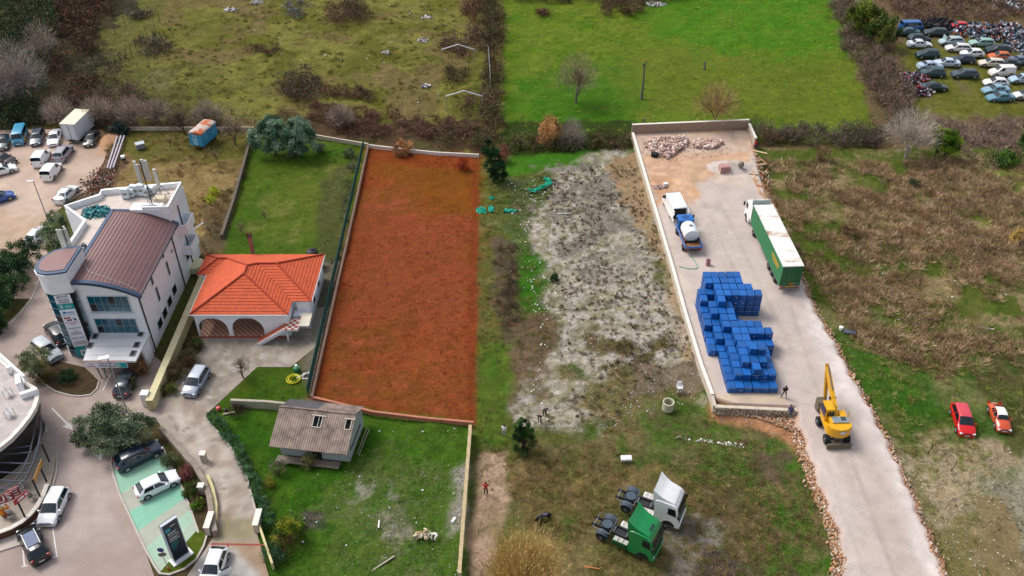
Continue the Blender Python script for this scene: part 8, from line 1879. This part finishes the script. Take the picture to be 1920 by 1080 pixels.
# advertising pylon
g=G(341,1047); an=R(47); t=thing('pylon_sign','tall dark advertising pylon with teal logo and lines of text on the small grass island','sign',(g.x,g.y,.1),an)
MB().box((0,0,.08),(2.0,.9,.18)).build('base',whitep,t); MB().box((0,0,2.75),(1.55,.32,5.1)).build('frame',M('silver_pylon_frame','#b4bccc',.4,.08,2),t)
MB().box((0,.17,2.75),(1.6,.03,5.15)).build('back_panel',M('pylon_dark_side','#1a2430',.4,.1,2),t)
fp=MB().box((0,-.175,2.78),(1.38,.03,4.85)).build('front_panel',M('pylon_face','#0c1a2c',.35,.15,1),t)
MB().box((-.35,-.2,4.45),(.42,.02,.42)).build('teal_logo',M('teal_logo','#2aa6b0',.4,.15,6),t)
for i,(z_,w,mt) in enumerate(((4.75,.7,wt),(4.0,.95,wt),(3.85,.8,wt),(3.6,1.05,wt),(3.3,1.1,wt),(3.18,.9,wt),(2.95,1.1,wt),(2.7,.8,teal),(2.5,.85,teal),(2.3,.7,teal),(2.1,.6,teal),(1.9,.4,teal))):
    b=MB(); n=max(3,int(w/.13))
    for k in range(n): b.box((-.5+k*.125+.05 if z_<4.6 else -.05+k*.1,-.2,z_),(.085,.012,.07))
    b.build('text_line',mt,t)
t=pole('road_sign','small road sign with round blue disc and grey plates on the grass island','sign',316,1068,2.6,.035,gal,.1); MB().cyl((0,-.03,2.95),(0,-.06,2.95),.3,18).build('blue_disc',M('blue_sign','#2c2a7c',.4,.1,3),t)
MB().cyl((.12,-.03,2.35),(.12,-.06,2.35),.26,16).build('grey_plate',M('sign_back_grey','#6e6870',.5,.1,3),t); MB().cyl((-.15,.0,2.2),(-.15,-.03,2.2),.26,16).build('grey_plate',M('sign_back_grey','#6e6870'),t); MB().cyl((0,0,0),(0,0,.35),.08,8).build('red_base',M('red_post_base','#c8452c',.5,.1,3),t)
# hoop frames of a former greenhouse
for (a_,c_,z_,l_) in (((829,118),(890,118),3.0,'far white greenhouse hoop frame in the upper left field'),((837,207),(905,207),3.0,'near white greenhouse hoop frame in the upper left field')):
    p,q=G(*a_),G(*c_); t=thing('hoop_frame',l_,'frame',(p.x,p.y,-.3)); w=(q-p).length; wp=M('white_pipe','#d4d6d8',.4,.08,3)
    for x in(0,w): MB().cyl((x,0,0),(x,0,2.9),.05,6).build('leg',gal,t)
    MB().cyl((0,0,2.9),(w/2,0,3.9),.10,6).build('rafter',wp,t); MB().cyl((w/2,0,3.9),(w,0,2.9),.10,6).build('rafter',wp,t)
p,q=G(917,110),G(919,170); t=thing('bent_pipe','thin white curved pipe standing at the left edge of the green field','pipe',(p.x,p.y,0)); b=MB(); b.tube([(q.x-p.x,q.y-p.y,0),(q.x-p.x,(q.y-p.y)*.8,1.6),(-.1,0,2.4),(-.6,0,2.6)],.05,5); b.build('pipe',gal,t)
# fence stakes
st_=[(205,110),(208,120),(214,128),(220,118),(229,108),(240,95),(247,85),(256,75),(266,65),(276,53),(291,40),(300,25),(235,32),(217,47)]
for i,(px,py) in enumerate(st_):
    g=G(px,py+18); t=thing('fence_stake','dark thin fence stake in the row across the upper left slope','fence stake',(g.x,g.y,-.4),0,'dark fence stakes on the upper left slope'); MB().cyl((0,0,0),(.05,0,2.6),.05,5).build('stake',pipe,t)
for i,(px,py) in enumerate(((280,112),(290,98),(300,84),(308,74),(242,170),(232,182),(262,130),(324,58))):
    g=G(px,py+10); t=thing('fence_stake','pale weathered stake in the second row on the upper left slope','fence stake',(g.x,g.y,-.4),0,'pale fence stakes on the upper left slope'); MB().cyl((0,0,0),(-.1,0,2.6),.05,5).build('stake',gbark,t)
# blue trailer with rusty roof
t=thing('site_trailer','old light blue site trailer with rusty curved roof in the dry garden','trailer',(-48.75,127.1,0),R(74))
bt=M('faded_blue_paint','#3a97c4',.55,.25,1.6); L_,w=4.3,2.3
rr=M('rusty_roof','#b9aca4',.7,.1,1)
nt=rr.node_tree; n=nt.nodes; l=nt.links; nz=n.new('ShaderNodeTexNoise'); nz.inputs['Scale'].default_value=.9; nz.inputs['Detail'].default_value=8; tc=[x for x in n if x.type=='TEX_COORD'][0]; l.new(tc.outputs['Object'],nz.inputs['Vector'])
mr=n.new('ShaderNodeMapRange'); mr.inputs[1].default_value=.46; mr.inputs[2].default_value=.56; l.new(nz.outputs[0],mr.inputs[0]); mx=n.new('ShaderNodeMix'); mx.data_type='RGBA'; bs=n['Principled BSDF']; old=bs.inputs['Base Color'].links[0].from_socket
l.new(mr.outputs[0],mx.inputs[0]); l.new(old,mx.inputs[6]); mx.inputs[7].default_value=(*lin('#b05a2c'),1); l.new(mx.outputs[2],bs.inputs['Base Color'])
MB().box((0,0,1.6),(L_,w,2.0)).build('body',bt,t)
b=MB(); vs=[]; N=10
for x in(-L_/2-.08,L_/2+.08):
    for i in range(N+1): a_=math.pi*i/N; vs.append((x,-math.cos(a_)*(w/2+.06),2.6+math.sin(a_)*.42))
b.add(vs,[(i,i+1,N+2+i,N+1+i) for i in range(N)]+[tuple(range(N+1)),tuple(range(N+1,2*N+2))[::-1],(0,N,2*N+1,N+1)]); b.build('curved_roof',rr,t)
MB().box((-L_/2-.02,.1,1.55),(.06,.8,1.7)).build('door',M('pale_blue_door','#8cc0dc',.5,.2,3),t); MB().box((-L_/2-.06,.1,2.1),(.04,.4,.12)).build('door_window',dark,t)
for x in(-1.2,1.2): MB().box((x,-w/2-.02,1.7),(.9,.04,.7)).build('shutter',M('blue_shutter','#4ca4cc',.5,.2,3),t)
for i in range(9): MB().box((-1.9+i*.47,-w/2-.015,1.6),(.05,.03,1.9)).build('wall_batten',bt,t)
wheel_set(t,[-1.5,1.5],.95,.34,.2); MB().box((0,0,.55),(L_,.9,.12)).build('chassis',dark,t)
g=G(264,277); t=thing('grey_box','grey metal box with pale lid in the dry garden','box',(g.x,g.y,0),.5); MB().box((0,0,.4),(1.3,1.0,.8)).build('box_body',M('grey_box_side','#7c8288',.6,.1,2),t); MB().box((0,0,.83),(1.36,1.06,.06)).build('lid',M('pale_lid','#b4bac4',.6,.1,2),t)
for i,(a_,c_,l_) in enumerate((((201,315),(220,255),'leftmost of the three pale steel beams in the dry garden'),((206,316),(227,254),'middle one of the three pale steel beams in the dry garden'),((212,314),(233,254),'rightmost of the three pale steel beams in the dry garden'))):
    p,q=G(*a_,.3),G(*c_,.3); d=q-p; t=thing('steel_beam',l_,'beam',((p.x+q.x)/2,(p.y+q.y)/2,0),math.atan2(d.y,d.x)-math.pi/2); MB().box((0,0,.25),(.2,d.length,.2)).build('beam',M('pale_beam','#b0aab8',.5,.1,3),t)
    for s in(-.4,.4): MB().box((0,s*d.length,.08),(.5,.15,.16)).build('timber_block',barkm,t)
g=G(232,300); t=thing('white_drum','small white drum with dark base in the dry garden','drum',(g.x,g.y,0)); MB().cyl((0,0,0),(0,0,.4),.35,12).build('base',dark,t); MB().cyl((0,0,.4),(0,0,.75),.33,12).build('drum',whitep,t)
g=G(180,340); heap('rubbish_heap','heap of roof tiles and rubbish beside the gravel lot','rubbish heap',(g.x,g.y,-.1),2.6,4.6,.5,420,.30,['#6c584c','#8c7464','#54443c','#9c8478','#b0a49c','#5c5044','#a04c30'])
g=G(228,243); bush('dark_bush','dark blue-green bush above the steel beams',228,247,2.3,1.9,['#1c3438','#243c3c','#16282c'],2600,.2,ntw=200)
# turquoise nets
for px,py,l_,rx,ry,an in ((1014,347,'long crooked strip of turquoise netting on the gravel field',1.8,1.0,0),(902,393,'turquoise netting crumpled at the right edge of the plot',.9,1.0,0),(921,390,'thin upright piece of turquoise netting right of the plot',.4,1.0,0),(957,393,'curled piece of turquoise netting, rightmost of the lower row',1.2,.4,0),(922,370,'small scrap of turquoise netting above the others',.4,.3,0)):
    g=G(px,py); n=int(130*rx); 
    if l_.startswith('long'):
        path_=[(993,357),(1000,358),(1012,353),(1024,347),(1033,343),(1028,338),(1020,335)]; pp=along([tuple(G(*q))[:2] for q in path_],260,.10)
        P=np.c_[pp,RNG.uniform(-.05,.2,len(pp))]; A_=unit(len(pp)); tag(merge('netting',[tris(P,A_,RNG.uniform(.2,.6,len(pp)),RNG.uniform(.15,.35,len(pp)),pal(['#2fb89a','#3fd0b0','#289c88'],len(pp)))]),l_,'netting',None,'stuff')
    else: heap('netting',l_,'netting',(g.x,g.y,gz(g.x,g.y)),rx,ry,.3,n,.3,['#2fb89a','#3fd0b0','#289c88'])
# concrete ring, chair, boards
rc=M('concrete_ring','#b8b49c',.8,.15,2); g=G(1252,765); t=thing('concrete_ring','pale concrete well ring lying on the weeds near the yard corner','well ring',(g.x,g.y,-.15)); MB().lathe([(.62,0),(.62,1.1),(.50,1.1),(.50,.05)],n=24).build('ring',rc,t,smooth=False)
MB().cyl((0,0,.02),(0,0,.1),.5,20).build('dark_inside',M('ring_soil','#6a6450',.9,.2,3),t)
g=G(1274,730); t=thing('plastic_chair','white plastic chair near the yard wall','chair',(g.x,g.y,-.1),R(-80))
MB().box((0,0,.45),(.55,.55,.05)).build('seat',whitep,t); MB().box((-.26,0,.75),(.06,.52,.6)).build('backrest',whitep,t)
for x in(-.24,.24):
    for y in(-.24,.24): MB().box((x,y,.22),(.06,.06,.45)).build('leg',whitep,t)
for s in (-.28,.28): MB().box((0,s,.65),(.5,.05,.05)).build('armrest',whitep,t)
g=G(1174,862); t=thing('white_basin','white oblong basin lying on the rough ground above the truck tractors','basin',(g.x,g.y,.1),.04); MB().box((0,0,.12),(1.1,.6,.3),bev=.06).build('basin',whitep,t); MB().box((0,0,.275),(.9,.42,.012)).build('basin_inside',M('basin_shade','#d0d4d8',.4,.05,2),t)
g=G(1018,972); t=thing('moped','old dark moped lying beside the straw reeds','moped',(g.x,g.y,-.1),.4); MB().box((0,0,.5),(1.0,.25,.3),bev=.06).build('body',M('moped_body','#4c4c60',.4,.2,3),t)
for x in(-.6,.6):
    o=MB().lathe([(.14,-.05),(.28,-.05),(.28,.05),(.14,.05)],axis='y',n=14).build('wheel',tyre,t,(x,0,.28))
MB().cyl((.45,-.3,.85),(.45,.3,.85),.02,5).build('handlebar',dark,t); MB().cyl((.6,0,.3),(.42,0,.85),.03,5).build('fork',dark,t); MB().box((-.25,0,.7),(.5,.22,.08)).build('saddle',dark,t)
# yard things: bagged blocks, mixer, pallets, bucket
g=G(1357,322,YZ); t=thing('block_pallet','pallet of red wrapped blocks on the yard','pallet',(g.x,g.y,YZ),.15); rb=M('red_wrapped_block','#b08480',.6,.25,6)
MB().box((0,0,.06),(1.5,1.2,.12)).build('pallet',M('bare_wood','#a59a8a',.8,.2,3),t)
for x in(-.37,.37):
    for z_ in range(4): MB().box((x,0,.26+z_*.24),(.7,1.1,.22),bev=.04).build('block',rb,t)
g=G(1388,318,YZ); t=thing('concrete_mixer','small concrete mixer beside the sand pile','mixer',(g.x,g.y,YZ),R(-120)); MB().lathe([(.15,-.3),(.4,-.2),(.48,.15),(.28,.5),(.24,.5)],(0,0,0),16,'x').build('drum',M('mixer_drum','#7c706a',.6,.3,3),t,(0,0,.95))
for x,y in((-.4,-.35),(-.4,.35),(.4,-.35),(.4,.35)): MB().cyl((x,y,0),(x*.4,y*.9,.9),.03,5).build('leg',gal,t)
g=G(1368,316,YZ)
def mound(name,label,cat,c,rx,ry,h,col):
    N,Mq=20,6; vs=[(c[0],c[1],c[2]+h)]; rd=random.Random(3)
    for j in range(1,Mq+1):
        for i in range(N):
            a_=6.283*i/N; k=j/Mq; q=1+rd.uniform(-.12,.12); vs.append((c[0]+math.cos(a_)*rx*k*q,c[1]+math.sin(a_)*ry*k*q,c[2]+h*(1-k)**1.2*(1+rd.uniform(-.1,.1))+(-.02 if j==Mq else 0)))
    fs=[(0,1+i,1+(i+1)%N) for i in range(N)]+[(1+(j-1)*N+i,1+j*N+i,1+j*N+(i+1)%N,1+(j-1)*N+(i+1)%N) for j in range(1,Mq) for i in range(N)]
    b=MB(); b.add(vs,fs); return tag(b.build(name,M(name+'_matter',col,.9,.25,3,bump=.5),None,smooth=True),label,cat)
mound('sand_pile','low pale grey sand pile beside the concrete mixer','sand pile',(g.x,g.y+.3,YZ),3.6,2.2,.95,'#b8aca4')
g=G(1395,352,YZ)
mound('soil_pile','orange soil pile on the edge of the dry garden by the gravel lot','soil pile',tuple(G(203,262,0)),1.6,2.6,.7,'#b88c68')
g=G(1327,497,YZ); t=thing('red_bucket','reddish drum standing behind the blue crates','drum',(g.x,g.y,YZ)); MB().cyl((0,0,0),(0,0,.8),.30,14).build('drum',M('pinkish_drum','#a07078',.5,.2,3),t); MB().cyl((0,0,.8),(0,0,.82),.25,14).build('drum_top',M('dark_red_top','#5a2830',.5,.2,3),t)
g=G(1227,293,YZ); t=thing('tyre_stack','dark tyre leaning by the stone heap','tyre',(g.x,g.y,YZ)); MB().lathe([(.3,0),(.55,.05),(.58,.15),(.55,.28),(.3,.3)],n=16).build('tyre',tyre,t); MB().lathe([(.3,.3),(.55,.35),(.58,.45),(.55,.58),(.3,.6)],n=16).build('tyre',tyre,t)
wd=['#a8805a','#b89878','#8c6848','#c8b090','#a85c3c']
boards=[((1405,305),(1428,300)),((1408,312),(1436,308)),((1425,297),(1438,309)),((1402,318),(1424,322)),((1404,328),(1428,331)),((1412,336),(1420,352)),((1420,338),(1424,366)),((1428,344),(1436,372)),((1412,284),(1438,290)),((1418,350),(1430,352)),((1424,362),(1440,380)),((1410,322),(1418,342))]
for i,(a_,c_) in enumerate(boards):
    p,q=G(*a_,YZ*.8),G(*c_,YZ*.8); d=q-p; b=MB(); b.box(((p.x+q.x)/2,(p.y+q.y)/2,YZ*.85+i*.02),(d.length,.3,.08),math.atan2(d.y,d.x)); o=b.build('timber_board',M('timber_%d'%(i%5),wd[i%5],.8,.2,3))
    tag(o,'loose formwork board in the litter along the upper right edge of the yard','board','loose boards along the yard edge')
heap('rubble_litter','litter of boards, sacks and stones along the upper right yard edge','rubble',(G(1418,325).x+.2,G(1418,325).y,-.1),1.8,8.5,.9,520,.35,wd+['#c8bcb0','#b49a88'])
g=G(1318,365,YZ)
g=G(1236,352,YZ); heap('rubble_litter','small patch of pale scraps by the left yard wall','scraps',(g.x,g.y,YZ),1.3,.6,.2,60,.35,['#b8948c','#d0c0bc','#9c7c78'])
g=G(1248,347,YZ); t=thing('white_sack','small white sack near the left yard wall','sack',(g.x,g.y,YZ)); MB().box((0,0,.2),(.7,.5,.4),bev=.12).build('sack',whitep,t,smooth=True)
# hose coil, well cover, barrow near hut
g=G(552,711,.1); b=MB()
for k in range(7):
    r_=.55+.1*(k%3)+random.uniform(-.06,.06); cx_,cy_=random.uniform(-.15,.15),random.uniform(-.1,.1); b.tube([(cx_+r_*math.cos(6.283*i/16),cy_+r_*math.sin(6.283*i/16),.04+k*.03) for i in range(17)],.035,5)
b.v=[(v[0]+g.x,v[1]+g.y,v[2]) for v in b.v]; tag(b.build('garden_hose',M('yellow_hose','#c8c41c',.5,.1,3)),'coil of yellow garden hose on the small lawn','hose')
g=G(557,696); t=thing('green_drum','green drum with white can beside the yellow hose','drum',(g.x,g.y,0)); MB().cyl((0,0,0),(0,0,.6),.36,14).build('drum',M('green_drum_paint','#1c6a48',.5,.1,3),t); MB().cyl((0,0,.6),(0,0,.95),.14,10).build('white_can',whitep,t)
g=G(578,706); t=thing('hatch_cover','open concrete pit with a leaning board at the right edge of the small lawn','pit',(g.x,g.y,0)); MB().box((0,0,.05),(1.3,1.0,.12)).build('frame',conc,t); MB().box((0,0,.115),(1.0,.7,.02)).build('opening',dark,t); MB().cyl((-1.2,-.5,.2),(.4,.6,.35),.06,5).build('board',whitep,t)
g=G(415,772); t=thing('wheelbarrow','small pile of garden tools with a pink ball at the end of the low wall','tools',(g.x,g.y,0)); MB().lathe([(0,-.28),(.2,-.2),(.28,0),(.2,.2),(0,.28)],n=12).build('pink_ball',M('pink_ball','#c84c58',.4,.1,3),t,(-.3,.2,.3),smooth=True); MB().cyl((.4,0,.2),(.6,.1,.25),.25,10).build('dark_pot',dark,t); MB().box((.9,-.3,.1),(1.2,.2,.08),.3).build('board',M('bare_wood','#a59a8a'),t)
bush('twig_pile','dark pile of cut twigs against the low grey wall',447,772,.7,1.3,BRN,0,.1,ntw=700,tw=['#3a302a','#4c4038','#2c2622'],tl=.6,cat='twigs')
g=G(798,1003); heap('plank_heap','small heap of planks and blocks in the hut yard','planks',(g.x,g.y,-.05),1.4,.7,.2,34,.4,['#c8bca8','#b89c74','#d0ccc4','#a08c70'])
for i,(px,py,an,l_,c) in enumerate(((807,996,.05,'pale plank at the top of the plank heap','#cfc8c0'),(787,998,1.2,'yellow plank beside the plank heap','#b89c54'),(710,980,1.6,'short white plank beside the grey bare patch','#dcdcd8'),(850,970,1.1,'white bottle-like object near the concrete wall','#e0e0e4'),(718,1052,.7,'long thin pole in the lower part of the hut yard','#a59a8a'),(1057,398,.05,'thin white board on the gravel field','#dfe2ea'),(1850,612,-.2,'bent white pipe lying in the right scrub','#d8d4d8'),(1110,1062,-.2,'orange plank at the lower edge near the green tractor','#b8743c'))):
    g=G(px,py,.1); t=thing('loose_plank',l_,'plank',(g.x,g.y,gz(g.x,g.y)+.05),an); ln=[1.1,.9,.9,.6,2.4,1.7,2.0,1.4][i]; MB().box((0,0,.06),(ln,.14 if i not in(0,3) else .26,.09)).build('plank',M('plank_%d'%i,c,.7,.1,3),t)
g=G(1580,622); t=thing('blue_sheet','folded dark blue sheet with a white drum beside the road edge','sheet',(g.x+.4,g.y,-.1),-.2); MB().box((.4,0,.15),(1.4,.7,.2),bev=.06).build('sheet',M('slate_blue_sheet','#4c5468',.6,.2,3),t); MB().cyl((-.6,.3,0),(-.6,.3,.5),.25,12).build('drum',whitep,t)
for i,(px,py) in enumerate(((1747,148),(1740,850),(1785,880),(1697,905),(1726,985),(1758,1045))[1:]):
    g=G(px,py); t=thing('fence_stake','thin dark stake beside the lower right part of the road','fence stake',(g.x,g.y,-.3),0,'dark stakes beside the gravel road'); MB().cyl((0,0,0),(.15,0,1.5),.035,5).build('stake',pipe,t)
p,q=G(805,1052,.3),G(860,1040,.3)
# white flowers of litter
n=0
for poly,k in (([(420,0),(860,0),(900,200),(600,220)],60),([(950,330),(1050,330),(1050,620),(960,800)],40),([(500,800),(870,800),(860,1070),(560,1070)],26),([(1430,300),(1900,320),(1900,700),(1650,650)],60)):
    p=in_poly(k,poly); stones('pale_litter',np.c_[p,sample(Z,p[:,0],p[:,1])+.12],RNG.uniform(.05,.14,k)*(1.5 if poly[0][1]==0 else 1),['#e0e0e4','#d4d4d8','#c8c8c4'],['scattered pale litter over the upper left field','scattered pale litter right of the plot','scattered pale litter in the hut yard','scattered pale litter in the right scrub'][n],'litter'); n+=1
for i,(px,py,s,l_) in enumerate(((432,18,1.6,'largest pale rubbish heap near the top edge of the upper left field'),(482,3,1.4,'pale rubbish heap cut off by the top edge'),(800,32,1.2,'pale rubbish heap near the top, left of the brown bushes'),(791,75,1.2,'white rubbish heap in the upper left field above the far hoop frame'),(724,97,.8,'small rubbish heap in the middle of the upper left field'),(797,160,.9,'small rubbish heap left of the near hoop frame'),(1228,6,2.4,'pale rubbish heap at the top edge of the green field'))):
    g=G(px,py); heap('rubbish_heap',l_,'rubbish heap',(g.x,g.y,-.3),s,s*.7,.5,int(70*s),.45,['#dcdce0','#c8c4c0','#b8a89c','#e8e8ec','#5c5c60'])
p=in_poly(70,[(1265,815),(1330,818),(1395,828),(1395,836),(1330,824),(1265,820)]); stones('stone_row',np.c_[p,sample(Z,p[:,0],p[:,1])+.08],RNG.uniform(.06,.13,70),['#d8d4cc','#c8c4b8'],'row of small white stones in the grass below the yard','stones')
